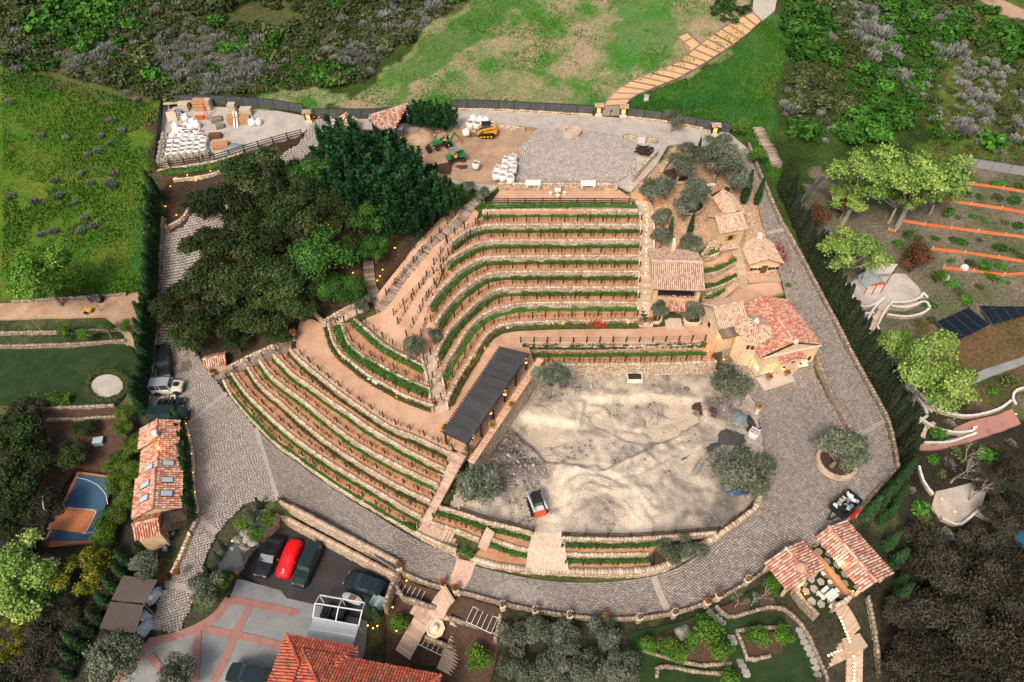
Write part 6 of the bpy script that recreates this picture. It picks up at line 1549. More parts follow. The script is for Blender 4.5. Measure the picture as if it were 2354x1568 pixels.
for i in range(4):
 p=t2.matrix_basis@Vector((-1.7,1.6+i*.95,0))if False else Vector(a)+Matrix.Rotation(t2.rotation_euler.z,3,'Z')@Vector((-1.6,1.3+i*1.0,0))
 s_=thing('bar_stool',f'white bar stool at the orange counter, {["nearest", "second", "third", "farthest"][i]} from the wall sconce','stool',tuple(p),t2.rotation_euler.z)
 MB().box((0,0,.72),(.42,.42,.08)).build('seat',M['white_paint'],s_,local=True,bevel=.02);MB().box((-.2,0,.95),(.05,.4,.4)).build('backrest',M['white_paint'],s_,local=True)
 for x in(-.16,.16):
  for y in(-.16,.16):MB().box((x,y,.35),(.04,.04,.7)).build('leg',M['iron'],s_,local=True)
FP=WL([(1832,1262),(1890,1238),(1985,1350),(1958,1372),(1925,1390),(1880,1408),(1848,1372),(1815,1350),(1885,1305)],.95)
pt=flat('flagstone_patio',FP,M['lawn'],1.2)
cand=[]
for _ in range(4000):
 x,y=RD.uniform(min(p.x for p in FP),max(p.x for p in FP)),RD.uniform(min(p.y for p in FP),max(p.y for p in FP))
 if inside(FP,[(x,y)])[0]and segdist(np.array([[x,y]]),FP)[0]>.3 and all(math.hypot(x-q[0],y-q[1])>.9 for q in cand):cand.append((x,y))
for x,y in cand:
 n=RD.randrange(5,7);a0=RD.uniform(0,6);MB().prism([(x+.47*RD.uniform(.82,1.1)*math.cos(a0+k*6.283/n),y+.47*RD.uniform(.82,1.1)*math.sin(a0+k*6.283/n))for k in range(n)],.96,.99+RD.uniform(0,.02)).build('flagstone',M['flag_grey'],pt)
tb=thing('stone_table','grey stone table on the flagstone patio','table',tuple(W(1906,1374,.98)),.6)
MB().box((0,0,.7),(1.3,.9,.12)).build('top',M['white_cap'],tb,local=True,bevel=.02);MB().box((0,0,.32),(.5,.4,.64)).build('pedestal',M['white_cap'],tb,local=True)
for i,(u,v,nm)in enumerate([(1884,1372,'left of the stone table'),(1912,1393,'below the stone table'),(1893,1358,'above the stone table')]):
 s_=thing('stone_bench',f'grey stone patio bench {nm}','bench',tuple(W(u,v,.98)),.6+(1.57 if i==0 else 0));MB().box((0,0,.42),(.95,.4,.1)).build('seat',M['white_cap'],s_,local=True,bevel=.02)
 for x in(-.3,.3):MB().box((x,0,.19),(.14,.34,.38)).build('leg',M['white_cap'],s_,local=True)
gwl=stone_wall('short tile capped wall at the head of the lit garden stair',[Vector((p.x,p.y,2.2))for p in WL([(1922,1395),(1960,1372)],2.2)],1.4,smooth=False)
stone_wall('low stone wall on the lower left edge of the flagstone patio',WL([(1822,1352),(1850,1385),(1880,1415)],1.2),1.3,smooth=False,material='limestone_dim',toward=(-.6,-.8))
stairs('long lit garden stair below the flagstone patio',[W(1965,1455,-1.9),W(1950,1425,-.9),W(1935,1400,0),W(1928,1388,.6)],1.7,14);stairs('lower lit garden stair at the bottom right',[W(1962,1590,-3.9),W(1963,1540,-3.2),W(1964,1485,-2.4)],1.6,10);stairs('short lit side stair crossing below the garden stair',[W(1890,1520,-3.2),W(1920,1505,-2.7),W(1950,1490,-2.2)],1.5,8)
flat('stair_landing',WL([(1935,1468),(1975,1455),(1995,1485),(1960,1500),(1940,1492)],-2.0),M['step_stone'],1.0)
roadwall('long grey stone wall right of the lit garden stair',[(1988,1375),(2000,1430),(2010,1500),(2015,1560)],.7,.6,material='limestone_dim',toward=(-1,-.2))
nw=W(659,1458,1.0);ne=W(821,1488,1.0);d=ne-nw;rz=math.atan2(d.y,d.x)
mh=thing('main_house','large house with bright red barrel tile roof at the bottom edge','house',(nw.x,nw.y,-3.0),rz);L1=math.hypot(d.x,d.y)
ri_=Matrix.Rotation(-rz,3,'Z')
def loc(p):return ri_@(Vector(p)-mh.location)
MB().box((L1/2+.0,-8.6,1.9),(L1-.6,16.4,4.2)).build('wall',M['plaster'],mh,local=True)
tile_plane(mh,[(0,0,4.0),(L1,0,4.0),(L1-1.7,-1.9,4.75),(2.7,-2.7,5.05)],'tile_red',.3,.42,singles=150)
tile_plane(mh,[(0,0,4.0),(0,-15,4.0),(2.7,-15,5.05),(2.7,-2.7,5.05)],'tile_red',.3,.42,singles=150)
tile_plane(mh,[(L1,0,4.0),(L1-1.7,-1.9,4.75),(L1,-4.5,4.75),(L1,-4.5,4.0)],'tile_red',.3,.42)
ridge_caps(mh,(0,0,4.05),(2.7,-2.7,5.12),'tile_red');ridge_caps(mh,(L1,0,4.05),(L1-1.7,-1.9,4.82),'tile_red')
p2,q2=loc(W(696,1493,1.6)),loc(W(1013,1552,1.6));
m=MB();m.prism([(p2.x+.4,p2.y-.3),(q2.x-.4,q2.y-.3),(q2.x-.4,-16),(p2.x+.4,-16)],-.5,4.4);m.build('upper_wall',M['plaster'],mh,local=True)
z2=p2.z
tile_plane(mh,[p2,q2,(q2.x-3.2,q2.y-3.2,z2+1.3),(p2.x+3.2,p2.y-3.2,z2+1.3)],'tile_red',.3,.42,singles=300)
tile_plane(mh,[p2,(p2.x,-16,z2),(p2.x+3.2,-16,z2+1.3),(p2.x+3.2,p2.y-3.2,z2+1.3)],'tile_red',.3,.42,singles=0)
tile_plane(mh,[q2,(q2.x,-16,z2),(q2.x-3.2,-16,z2+1.3),(q2.x-3.2,q2.y-3.2,z2+1.3)],'tile_red',.3,.42,singles=0)
tile_plane(mh,[(p2.x+3.2,-16,z2+.7),(q2.x-3.2,-16,z2+.7),(q2.x-3.2,q2.y-3.2,z2+1.3),(p2.x+3.2,p2.y-3.2,z2+1.3)],'tile_red',.3,.42)
ridge_caps(mh,p2+Vector((0,0,.05)),(p2.x+3.2,p2.y-3.2,z2+1.38),'tile_red');ridge_caps(mh,q2+Vector((0,0,.05)),(q2.x-3.2,q2.y-3.2,z2+1.38),'tile_red')
ridge_caps(mh,(p2.x+3.2,p2.y-3.2,z2+1.36),(q2.x-3.2,q2.y-3.2,z2+1.36),'tile_red')
for i,(q,nm)in enumerate([([(283,1323),(363,1333),(333,1387),(256,1379)],'upper'),([(254,1383),(331,1391),(312,1455),(229,1444)],'lower')]):
 z=[1.35,1.05][i];P=WL(q,z);c=sum(P,Vector())/4;c.z=-1.5
 t=thing('boarded_shelter',f'{nm} brown boarded flat roof shelter beside the silver covers','shelter',tuple(c));n=16
 for k in range(n):
  a=P[0].lerp(P[1],(k+.5)/n);b=P[3].lerp(P[2],(k+.5)/n);MB().bar(a,b,(P[1]-P[0]).length/n*.93,.08).build('roof_board',M['shed_roof'],t)
 for p in P:
  e=p.lerp(sum(P,Vector())/4,.06);MB().bar((e.x,e.y,-1.9),(e.x,e.y,z-.04),.14).build('post',M['dark_wood'],t)
for i,(u,v)in enumerate([(353,1374),(336,1413),(326,1444)]):
 p=W(u,v,-1.2);p.z=zt(p.x,p.y);t=thing('silver_cover',f'crumpled silver cover over a round stand, {["uppermost", "middle", "lowest"][i]} beside the brown shelter','cover',tuple(p),1.1)
 s_=(1.5,.9,1.5)[i];m=MB();n=14;vs=[(0,0,1.15)]
 for j,(r,z)in enumerate([(.45,1.1),(.8,.8),(.95,.4),(1.0,.02)]):
  for k in range(n):vs.append((r*s_*.8*math.cos(k*6.283/n)*(1+.07*(-1)**k),r*.55*math.sin(k*6.283/n)*(1+.07*(-1)**k),z))
 m.add(vs,[(0,1+k,1+(k+1)%n)for k in range(n)]+[(1+j*n+k,1+(j+1)*n+k,1+(j+1)*n+(k+1)%n,1+j*n+(k+1)%n)for j in range(3)for k in range(n)]);m.build('cloth',M['silver_cloth'],t,local=True)
ts_=thing('tiled_shed','open shed with steep triangular mottled tile roof at the upper conifers','shed',tuple(G(885,300)))
pts=[W(848,266,17.3),W(939,243,17.8),W(897,317,16.2),W(846,276,16.8)]
o_=Vector(ts_.location)
tile_plane(ts_,[p-o_ for p in(W(846,276,16.9),W(850,264,17.5),W(938,244,17.0),W(896,317,15.6))],'tile_mix',.3,.42)
for p in(W(856,275,16.2),W(930,252,16.2),W(894,308,15.2)):MB().bar((p.x,p.y,zt(p.x,p.y)-.3),(p.x,p.y,p.z+.2),.25).build('post',M['dark_wood'],ts_)
bw_=MB();e1,e2=W(852,272,16.3),W(930,250,16.2);bw_.add([(e1.x,e1.y,13.6),(e2.x,e2.y,13.6),(e2.x,e2.y,16.2),(e1.x,e1.y,16.3)],[(0,1,2,3)]);bw_.build('rear_boards',M['dark_wood'],ts_)
sh,_,_=house('garden_store','small store with pinkish tile roof half hidden by the conifers',at_eave(772,296,15.2,13.2),at_eave(808,296,15.2,13.2),3.0,2.0,2.8,'y',over=.25,tile='tile_mix',wallm='plaster')
gt,_,_=house('entry_lodge','little tile roofed lodge at the foot of the plank stair',at_eave(470,838,3.8,1.5),at_eave(514,829,3.8,1.5),1.7,1.8,2.3,'x',over=.2,tile='tile_mix',wallm='plaster')
for i,(u,v,nm)in enumerate([(1375,266,'left of the trail gate'),(1431,269,'right of the trail gate'),(711,281,'beside the hill drive entrance'),(1640,312,'at the upper right corner of the gravel court')]):
 p=G(u,v);t=thing('gate_pier',f'tile capped pier with lit niche {nm}','pier',tuple(p),0,'tile capped piers')
 MB().box((0,0,.25),(1.1,.8,.5)).build('base',M['stone_trim'],t,local=True,bevel=.03)
 for x in(-.45,.45):MB().box((x,0,1.1),(.2,.55,1.3)).build('jamb',M['dark_wood'],t,local=True)
 MB().box((0,.1,1.15),(.72,.3,1.0)).build('lit_panel',M['window_glow'],t,local=True)
 for sg in(-1,1):tile_plane(t,[(-.75,sg*.65,1.75),(.75,sg*.65,1.75),(.75,0,2.1),(-.75,0,2.1)],'tile_pale',.25,.35)
gd=thing('trail_gate','grey double gate at the foot of the timber trail','gate',tuple(G(1402,267)))
for s in(-1,1):MB().box((s*.85,0,.9),(1.6,.08,1.7)).build('leaf',M['timber_grey'],gd,local=True,bevel=.01);
MB().box((.12,-.06,1.0),(.25,.05,.35)).build('latch',M['iron'],gd,local=True)
c1,c2,c3,c4=W(1150,797,8.8),W(1215,813,8.8),W(1074,1020,8.8),W(1017,992,8.8)
pe=thing('shade_pergola','long pergola roofed with charcoal shade cloth beside the dug courtyard','pergola',(c1.x,c1.y,ZP))
def bil(s,t,z):p=c1.lerp(c2,s).lerp(c4.lerp(c3,s),t);return Vector((p.x,p.y,z))
for k in range(3):
 t0,t1_=k/3+.003,(k+1)/3-.003;m=MB();nn=8;vs=[]
 for j in range(nn+1):
  for i in range(5):vs.append(bil(i/4,t0+(t1_-t0)*j/nn,8.82+.05*math.sin(math.pi*i/4)*math.sin(j*1.9+k)))
 m.add(vs,[(j*5+i,j*5+i+1,(j+1)*5+i+1,(j+1)*5+i)for j in range(nn)for i in range(4)]);m.build('shade_cloth',M['shade_cloth'],pe)
for j in range(41):
 a,b=bil(-.07,j/40,8.7),bil(1.07,j/40,8.7);MB().bar(a,b,.09,.16).build('rafter',M['dark_wood'],pe)
for s in(.04,.96):
 MB().bar(bil(s,0,8.52),bil(s,1,8.52),.2,.22).build('beam',M['dark_wood'],pe)
 for j in range(6):q=bil(s,.02+.96*j/5,0);MB().bar((q.x,q.y,ZP),(q.x,q.y,8.45),.24).build('post',M['dark_wood'],pe)
wl_p=[bil(1.32,t,ZP+.9)for t in np.linspace(-.08,1.06,10)]
stone_wall('cream stone wall under the tile coping along the pergola',wl_p,3.9,th=.5,smooth=False,toward=(.8,-.5),course=.35)
cp=thing('tile_coping','row of terracotta coping tiles on the pergola wall','coping',tuple(wl_p[0]))
mt_=MB().tube([(-.42,0,0),(.42,0,.05)],.13,6).mesh('coping_tile',M['coping_tile'])
dd=(wl_p[-1]-wl_p[0]);nn=int(dd.length/.3);an=math.atan2(dd.y,dd.x)
for k in range(nn):link('coping_tile',mt_,cp,dd*(k+.5)/nn+Vector((-.1,0,.12)),an+math.pi/2)
co,CWd,_=None,0,0
pA,pB=G(1982,678),G(2022,676)
cop=thing('chicken_coop','orange and white coop shed with grey rounded metal roof','shed',tuple(pA),math.atan2((pB-pA).y,(pB-pA).x));cw=(pB-pA).length
MB().box((cw/2,1.1,.8),(cw,2.2,1.6)).build('wall',M['white_cap'],cop,local=True)
MB().add([(0,-.02,1.6),(cw,-.02,1.6),(cw*.75,-.02,2.2),(cw*.25,-.02,2.2)],[(0,1,2,3)]).build('gable_front',M['coop_orange'],cop,local=True)
for x in(.1,cw*.5,cw-.1):MB().bar((x,-.04,0),(x,-.04,1.7),.14).build('trim',M['coop_orange'],cop,local=True)
prof=[(-.15,1.5),(cw*.22,2.2),(cw*.5,2.4),(cw*.78,2.2),(cw+.15,1.5)]
for k in range(4):MB().add([(prof[k][0],-.2,prof[k][1]+.02),(prof[k+1][0],-.2,prof[k+1][1]+.02),(prof[k+1][0],2.4,prof[k+1][1]+.02),(prof[k][0],2.4,prof[k][1]+.02)],[(0,1,2,3)]).build('roof_panel',M['coop_roof'],cop,local=True)
P=WL([(1983,635),(2050,628),(2062,612),(1997,608)],6.0)
cn=thing('canvas_canopy','tan canvas canopy on thin poles behind the orange coop','canopy',(P[0].x,P[0].y,3.4))
for k in range(3):
 a,b,c,d=P[0].lerp(P[1],k/3),P[0].lerp(P[1],(k+.96)/3),P[3].lerp(P[2],(k+.96)/3),P[3].lerp(P[2],k/3);MB().add([a,b,c+Vector((0,0,.4)),d+Vector((0,0,.4))],[(0,1,2,3)]).build('canvas',M['canvas_tan'],cn)
for p in P:MB().bar((p.x,p.y,3.0),(p.x,p.y,6.0),.07).build('pole',M['iron'],cn)
for i,q in enumerate([[(2195,790),(2271,753),(2226,707),(2152,740)],[(2276,753),(2432,712),(2402,660),(2247,700)]]):
 P=WL(q,3.2+.4);c=sum(P,Vector())/4
 t=thing('solar_array',['smaller tilted dark blue solar array','larger tilted dark blue solar array at the right edge'][i],'solar panels',(c.x,c.y,zt(c.x,c.y)));nx,ny=(4,3)if i==0 else(7,3)
 for s in range(nx):
  for r in range(ny):
   f=lambda a,b:P[0].lerp(P[1],a).lerp(P[3].lerp(P[2],a),b)+Vector((0,0,.6*(1-b)))
   a0,a1,b0,b1=(s+.02)/nx,(s+.98)/nx,(r+.02)/ny,(r+.98)/ny
   MB().add([f(a0,b0),f(a1,b0),f(a1,b1),f(a0,b1)],[(0,1,2,3)]).build('panel',M['solar'],t)
 fr=MB()
 for s in range(nx+1):fr.bar(f(s/nx,0)-Vector((0,0,.05)),f(s/nx,1)-Vector((0,0,.05)),.07)
 fr.build('frame',M['solar_frame'],t)
 for a,b in((.1,.1),(.9,.1),(.1,.9),(.9,.9)):p=f(a,b);MB().bar((p.x,p.y,zt(p.x,p.y)-.2),p,.1).build('leg',M['solar_frame'],t)
# ------------------------------------------------------------------ terrain under everything
ZONES=[
 ([(-200,-150),(2600,-150),(2600,700),(-200,700)],(.02,.034,.008),(.045,.08,.015)),
 ([(-100,150),(180,190),(350,240),(378,245),(360,395),(365,600),(345,680),(-100,700)],(.036,.115,.009),(.10,.13,.018)),
 ([(330,440),(366,440),(350,690),(300,690),(310,560)],(.02,.085,.014),(.04,.12,.02)),
 ([(-60,-60),(50,-60),(40,40),(-60,120)],(.06,.13,.02),(.09,.13,.03)),
 ([(600,215),(800,215),(880,190),(930,110),(1000,40),(1100,-60),(1760,-60),(1730,20),(1700,100),(1560,180),(1440,210),(1380,262),(1176,248),(1038,240),(900,255),(720,245),(580,245)],(.045,.15,.02),(.30,.225,.145)),
 ([(940,215),(880,200),(950,110),(1050,20),(1100,-60),(1250,-60),(1180,40),(1050,110),(980,190)],(.04,.13,.018),(.11,.15,.05)),([(1400,-60),(1600,-60),(1560,60),(1540,130),(1450,190),(1420,120)],(.045,.16,.022),(.12,.17,.06)),
 ([(1440,262),(1500,210),(1600,170),(1700,100),(1760,40),(1850,30),(1800,150),(1760,300),(1800,400),(1830,480),(1760,400),(1715,320),(1560,278)],(.016,.075,.012),(.045,.125,.022)),
 ([(2000,-60),(2600,-60),(2600,390),(2200,375),(2100,340),(2180,200)],(.035,.085,.01),(.11,.125,.03)),
 ([(1830,500),(1900,405),(2200,382),(2600,400),(2600,1000),(2100,1000),(1990,800),(1930,640),(1860,540)],(.075,.085,.04),(.18,.145,.115)),
 ([(2130,760),(2353,700),(2600,740),(2600,930),(2353,900),(2230,950),(2150,900)],(.05,.06,.02),(.13,.075,.04)),
 ([(2030,900),(2110,900),(2353,940),(2600,930),(2600,1700),(1850,1700),(1890,1400),(2060,1200)],(.018,.018,.012),(.042,.036,.025)),
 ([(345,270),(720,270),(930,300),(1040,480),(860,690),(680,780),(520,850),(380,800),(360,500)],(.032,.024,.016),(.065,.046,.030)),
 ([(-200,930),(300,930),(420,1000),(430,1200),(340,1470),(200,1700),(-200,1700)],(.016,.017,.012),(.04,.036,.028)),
 ([(1455,450),(1530,330),(1690,345),(1780,600),(1800,650),(1640,700),(1500,750),(1480,600)],(.36,.23,.145),(.46,.31,.20)),
 ([(-100,730),(240,728),(290,775),(290,800),(-100,805)],(.02,.04,.012),(.06,.07,.035)),
 ([(890,1320),(1500,1410),(1780,1300),(1860,1250),(2060,1250),(1960,1500),(1900,1700),(300,1700),(880,1590)],(.02,.026,.012),(.05,.045,.030)),
 ([(440,1340),(500,1240),(560,1160),(640,1150),(600,1250),(545,1330),(520,1400),(440,1440)],(.03,.035,.018),(.07,.065,.045)),
]
def terrain():
 fx,fy=np.arange(-125,125.01,.8),np.arange(2,195.01,.8)
 far=np.array([6,15,35,80,180,400,900,1800])
 gx=np.concatenate([-125-far[::-1],fx,125+far]);gy=np.concatenate([2-far[::-1],fy,195+far])
 g=np.stack(np.meshgrid(gx,gy,indexing='ij'),-1).reshape(-1,2)
 z=zt_np(g);x,y=g[:,0]+300,g[:,1]+100
 core=(np.abs(g[:,0])<126)&(g[:,1]<196)
 z=z+np.where(core,(vnoise(x,y,7,21)-.5)*.35+(vnoise(x,y,2.5,22)-.5)*.18,0)
 z0=zt_np(g)
 for poly,zz in CUTS:
  p=np.array(poly);lo,hi=p.min(0)-.1,p.max(0)+.1
  s=np.where((g[:,0]>lo[0])&(g[:,0]<hi[0])&(g[:,1]>lo[1])&(g[:,1]<hi[1]))[0]
  if not len(s):continue
  k=s[inside(poly,g[s])]
  near=s[segdist(g[s],poly)<.9]
  if zz is None:z[k]=np.minimum(z[k],z0[k]-.35);z[near]=np.minimum(z[near],z0[near]-.02)
  else:z[k]=np.minimum(z[k],zz);z[near]=np.minimum(z[near],np.minimum(z0[near],zz+.35))
 gj=g+np.stack([vnoise(x,y,3,31)-.5,vnoise(x,y,3,32)-.5],1)*5.0
 A=np.tile(np.array([.05,.055,.02]),(len(g),1));B=A*1.7
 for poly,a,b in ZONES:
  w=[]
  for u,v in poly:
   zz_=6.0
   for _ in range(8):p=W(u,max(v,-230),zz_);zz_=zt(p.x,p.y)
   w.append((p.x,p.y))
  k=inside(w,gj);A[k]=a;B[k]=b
 idx=np.arange(len(g)).reshape(len(gx),len(gy))
 F=np.stack([idx[:-1,:-1],idx[1:,:-1],idx[1:,1:],idx[:-1,1:]],-1).reshape(-1,4)
 m,n,l,b=new_mat('ground')
 b.inputs['Roughness'].default_value=.95;b.inputs['Specular IOR Level'].default_value=.1
 at=[n.new('ShaderNodeAttribute')for _ in range(2)];at[0].attribute_name='col_a';at[1].attribute_name='col_b'
 geo=n.new('ShaderNodeNewGeometry')
 nz=n.new('ShaderNodeTexNoise');nz.inputs['Scale'].default_value=.13;nz.inputs['Detail'].default_value=9;nz.inputs['Roughness'].default_value=.68
 l.new(geo.outputs['Position'],nz.inputs['Vector'])
 mr=n.new('ShaderNodeMapRange');mr.inputs[1].default_value=.38;mr.inputs[2].default_value=.62;l.new(nz.outputs[0],mr.inputs[0])
 mx=n.new('ShaderNodeMix');mx.data_type='RGBA';l.new(mr.outputs[0],mx.inputs[0]);l.new(at[0].outputs['Color'],mx.inputs[6]);l.new(at[1].outputs['Color'],mx.inputs[7])
 f=n.new('ShaderNodeTexNoise');f.inputs['Scale'].default_value=3.0;f.inputs['Detail'].default_value=6;l.new(geo.outputs['Position'],f.inputs['Vector'])
 m2=n.new('ShaderNodeMapRange');m2.inputs[1].default_value=.3;m2.inputs[2].default_value=.7;m2.inputs[3].default_value=.6;m2.inputs[4].default_value=1.4;l.new(f.outputs[0],m2.inputs[0])
 sc=n.new('ShaderNodeVectorMath');sc.operation='SCALE';l.new(mx.outputs[2],sc.inputs[0]);l.new(m2.outputs[0],sc.inputs['Scale']);l.new(sc.outputs[0],b.inputs['Base Color'])
 bp=n.new('ShaderNodeBump');bp.inputs['Strength'].default_value=.7;bp.inputs['Distance'].default_value=.15;l.new(f.outputs[0],bp.inputs['Height']);l.new(bp.outputs[0],b.inputs['Normal'])
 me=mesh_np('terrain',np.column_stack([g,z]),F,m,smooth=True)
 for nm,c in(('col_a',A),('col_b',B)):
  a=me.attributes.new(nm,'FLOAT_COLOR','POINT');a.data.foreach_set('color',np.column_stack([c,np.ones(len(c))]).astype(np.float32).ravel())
 structure(link('terrain',me))
terrain()
# ------------------------------------------------------------------ vegetation
OAK=tree_meshes('oak','oak_leaf','bark',4,8200,.31)
DARK=tree_meshes('oak','wood_leaf','bark',3,7600,.29)
OAKG=tree_meshes('oak','oak_green','bark',2,8100,.31)
OLIVE=tree_meshes('olive','olive_leaf','olive_bark',5,6000,.18,1.6)
BRIGHT=tree_meshes('bright','bright_leaf','pale_bark',1,7600,.25)
PALE=tree_meshes('bright','pale_leaf','pale_bark',3,7700,.25)
YELL=tree_meshes('bright','yellow_leaf','bark',1,7400,.26)
LAUR=tree_meshes('oak','laurel_leaf','bark',2,5200,.32)
CITR=tree_meshes('citrus','citrus_leaf','bark',3,1500,.17)
RUST=tree_meshes('citrus','rust_leaf','bark',1,1600,.18)
def cedar_meshes(nv):
 out=[]
 for v in range(nv):
  rng=np.random.default_rng(300+v);parts=[]
  for i in range(26):
   q=2.3*math.sqrt((i+.3)/26);a=i*2.4+rng.uniform(-.4,.4);bx,by=q*math.cos(a),q*math.sin(a)
   top=6.6-q*1.15+rng.normal()*.7;bot=1.0+rng.random()*.6;rr=rng.uniform(.55,.95);lx,ly=.16*bx,.16*by
   k=190;f=rng.random(k)**.75;w=rr*(1-f)**.7+.05;an=rng.uniform(0,6.28,k);w=w*np.sqrt(rng.uniform(.25,1.2,k))
   C=np.stack([bx+lx*f*3+np.cos(an)*w,by+ly*f*3+np.sin(an)*w,bot+(top-bot)*f],1)
   ax=np.stack([np.cos(an)*.9+bx*.12,np.sin(an)*.9+by*.12,np.full(k,.75)],1)+rng.normal(size=(k,3))*.25;ax/=np.linalg.norm(ax,axis=1)[:,None]
   sd=np.cross(ax,rng.normal(size=(k,3)));sd/=np.linalg.norm(sd,axis=1)[:,None];L=.34*rng.uniform(.6,1.4,(k,1))
   parts.append((np.stack([C-ax*L*.6,C-sd*L*.3,C+ax*L,C+sd*L*.3],1).reshape(-1,3),np.arange(k*4).reshape(-1,4),np.clip(rng.random()*.4+rng.random(k)*.55,0,1)))
  V,F,r=join_np(parts)
  tr=MB().tube([(0,0,-.4),(0,0,3),(0,0,6)],[.28,.2,.05],7).mesh('cedar_trunk',M['bark'])
  out.append((tr,mesh_np('cedar_crown',V,F,M['cedar_leaf'],r)))
 return out
CEDAR=cedar_meshes(4)
def P_at(u,v,hc):return G(u,v,hc)
RAD={'oak':4.4,'olive':2.1,'bright':3.9,'citrus':1.35,'cedar':2.6}
HC={'oak':4.7,'olive':2.9,'bright':5.2,'citrus':1.65,'cedar':3.4}
def grove(meshes,kind,name,lst,group=None,cat='tree'):
 for i,it in enumerate(lst):
  u,v,r,lab=it[:4];sz=it[4]if len(it)>4 else 1.0
  p=G(u,v,3);q=2.0
  dist=(Vector((0,0,CAMZ))-p).length*.96
  s=r*dist/FPX/RAD[kind]
  p=G(u,v,HC[kind]*s*sz)
  plant_tree(meshes,name,lab,p-Vector((0,0,.05)),s,group,cat,sz=sz,vi=i)
og='oaks of the dark wood'
oaks=[(590,402,74,'near the storage yard fence'),(520,470,66,'above the hidden bend of the hill drive'),(468,560,56,'overhanging the hill drive on its right'),(560,560,80,'in the middle left of the wood'),(662,520,72,'in the centre of the wood'),
 (770,478,62,'below the conifers'),(650,645,70,'low in the centre of the wood'),(556,655,76,'above the lit clearing'),(470,645,68,'over the hill drive below its bend'),(402,705,58,'hanging over the left kerb wall'),(505,728,74,'beside the lit lanterns'),(432,775,54,'above the parked black pickup'),(602,728,66,'above the plank stair'),(684,695,56,'above the upper end of the path'),(700,440,60,'left of the conifers'),(545,385,42,'just below the storage yard hedge'),(625,590,60,'behind the bright oak'),(640,770,40,'at the lower edge of the wood by the plank stair'),(455,470,40,'beside the curved planting wall'),(640,460,54,'filling the gap below the yard hedge'),(600,500,50,'deep in the upper wood'),(700,640,50,'between the two bright oaks'),(540,780,40,'above the entry lodge'),(800,560,44,'shading the timber stair top'),(660,390,44,'right of the yard rail fence')]
grove(OAK,'oak','oak_tree',[(u,v,r,'dark dusty green oak '+l)for u,v,r,l in oaks],og)
grove(OAKG,'oak','oak_tree',[(850,490,62,'fresh green oak directly left of the conifer slope edge'),(742,580,76,'broad bright green oak in the right half of the wood'),(722,392,52,'green oak beside the hill drive entrance'),(795,665,48,'green oak above the path stair'),(858,568,44,'green oak overhanging the timber stair'),(760,660,40,'small bright green oak behind the stair wall')],og)
grove(CEDAR,'cedar','conifer',[(u,v,r,'dark green feathery conifer '+l)for u,v,r,l in[(782,335,48,'leftmost of the upper group'),(835,372,56,'below the tiled store roof'),(898,392,56,'below the triangular tile roof'),(848,432,58,'in the middle of the group'),(925,440,56,'beside the sandy yard'),(975,452,44,'near the top of the vine slope'),(1020,452,36,'rightmost of the group by the log steps'),(880,338,40,'close under the triangular tile roof'),(945,488,44,'lowest, hanging over the vine slope fence'),(955,402,44,'at the edge of the tractor yard'),(800,400,48,'at the left side of the group'),(895,500,40,'at the lower tip beside the green oak')]],'feathery conifers by the upper yard')
grove(CEDAR,'cedar','conifer',[(u,v,r,'young bright conifer by the boundary fence, '+l)for u,v,r,l in[(962,262,24,'left of three'),(995,262,26,'middle of three'),(1022,268,24,'right of three')]],'young conifers by the boundary fence')
og2='olive trees'
ol=[(1265,866,46,'round grey olive tree beside the pergola end'),(1681,884,49,'round grey olive tree in front of the turret door'),(1712,1077,60,'large olive tree at the right of the dug courtyard'),(1092,1104,52,'large olive tree at the left of the dug courtyard by the stair'),(1932,1036,50,'olive tree in the round stone planter of the turning court'),
 (1562,378,36,'double crowned olive in a round bed near the plaza'),(1585,352,30,'upper crown olive in the round bed near the plaza'),(1655,365,46,'tall grey olive in the upper garden'),(1688,402,40,'wide grey olive behind the rear gable house'),(1592,438,36,'olive above the round mulch bed'),(1578,472,32,'olive left of the stone garden bench'),
 (1500,440,34,'olive beside the bright lamp at the stair head'),(1532,425,26,'small olive right of the bright lamp'),(1528,495,26,'olive along the long stair, upper'),(1520,545,24,'olive along the long stair, lower'),(1590,560,28,'olive above the pavilion chimney'),(1516,712,24,'small olive left of the pavilion porch'),(1594,715,30,'small olive right of the pavilion porch'),(1548,272,24,'thin olive by the boundary fence right of the gate'),(1650,325,30,'olive at the top right of the upper garden'),
 (1112,445,20,'small olive at the head of the log steps'),(1074,430,18,'thin olive by the parapet end left of the patio'),(955,792,28,'wispy olive left of the central stair head'),(995,772,22,'wispy olive right of the central stair head'),(832,692,24,'wispy olive at the foot of the timber stair'),
 (1178,1462,36,'grey olive below the ring road, far left'),(1236,1452,34,'grey olive below the ring road, second from left'),(1300,1466,38,'grey olive below the ring road, middle'),(1385,1458,38,'grey olive below the ring road, right'),(1195,1530,40,'grey olive at the bottom edge, far left'),(1268,1525,38,'grey olive at the bottom edge, second from left'),(1345,1540,40,'grey olive at the bottom edge, middle'),(1425,1530,40,'grey olive at the bottom edge, right'),(1300,1568,36,'grey olive cut by the bottom edge'),(1590,1258,34,'olive in the wedge planter, right'),(1535,1268,32,'olive in the wedge planter, left'),
 (332,1300,30,'olive above the brown boarded shelter'),(268,1502,48,'olive below the brown boarded shelter'),(392,1555,40,'olive at the bottom edge left of the car'),(478,1352,36,'olive in the bed between cobbled drive and parking'),(575,1185,22,'olive in the bank above the parking wall')]
grove(OLIVE,'olive','olive_tree',ol,og2)
grove(BRIGHT,'bright','leafy_tree',[(84,620,70,'bright lime green tree in the left meadow above the dirt lane')])
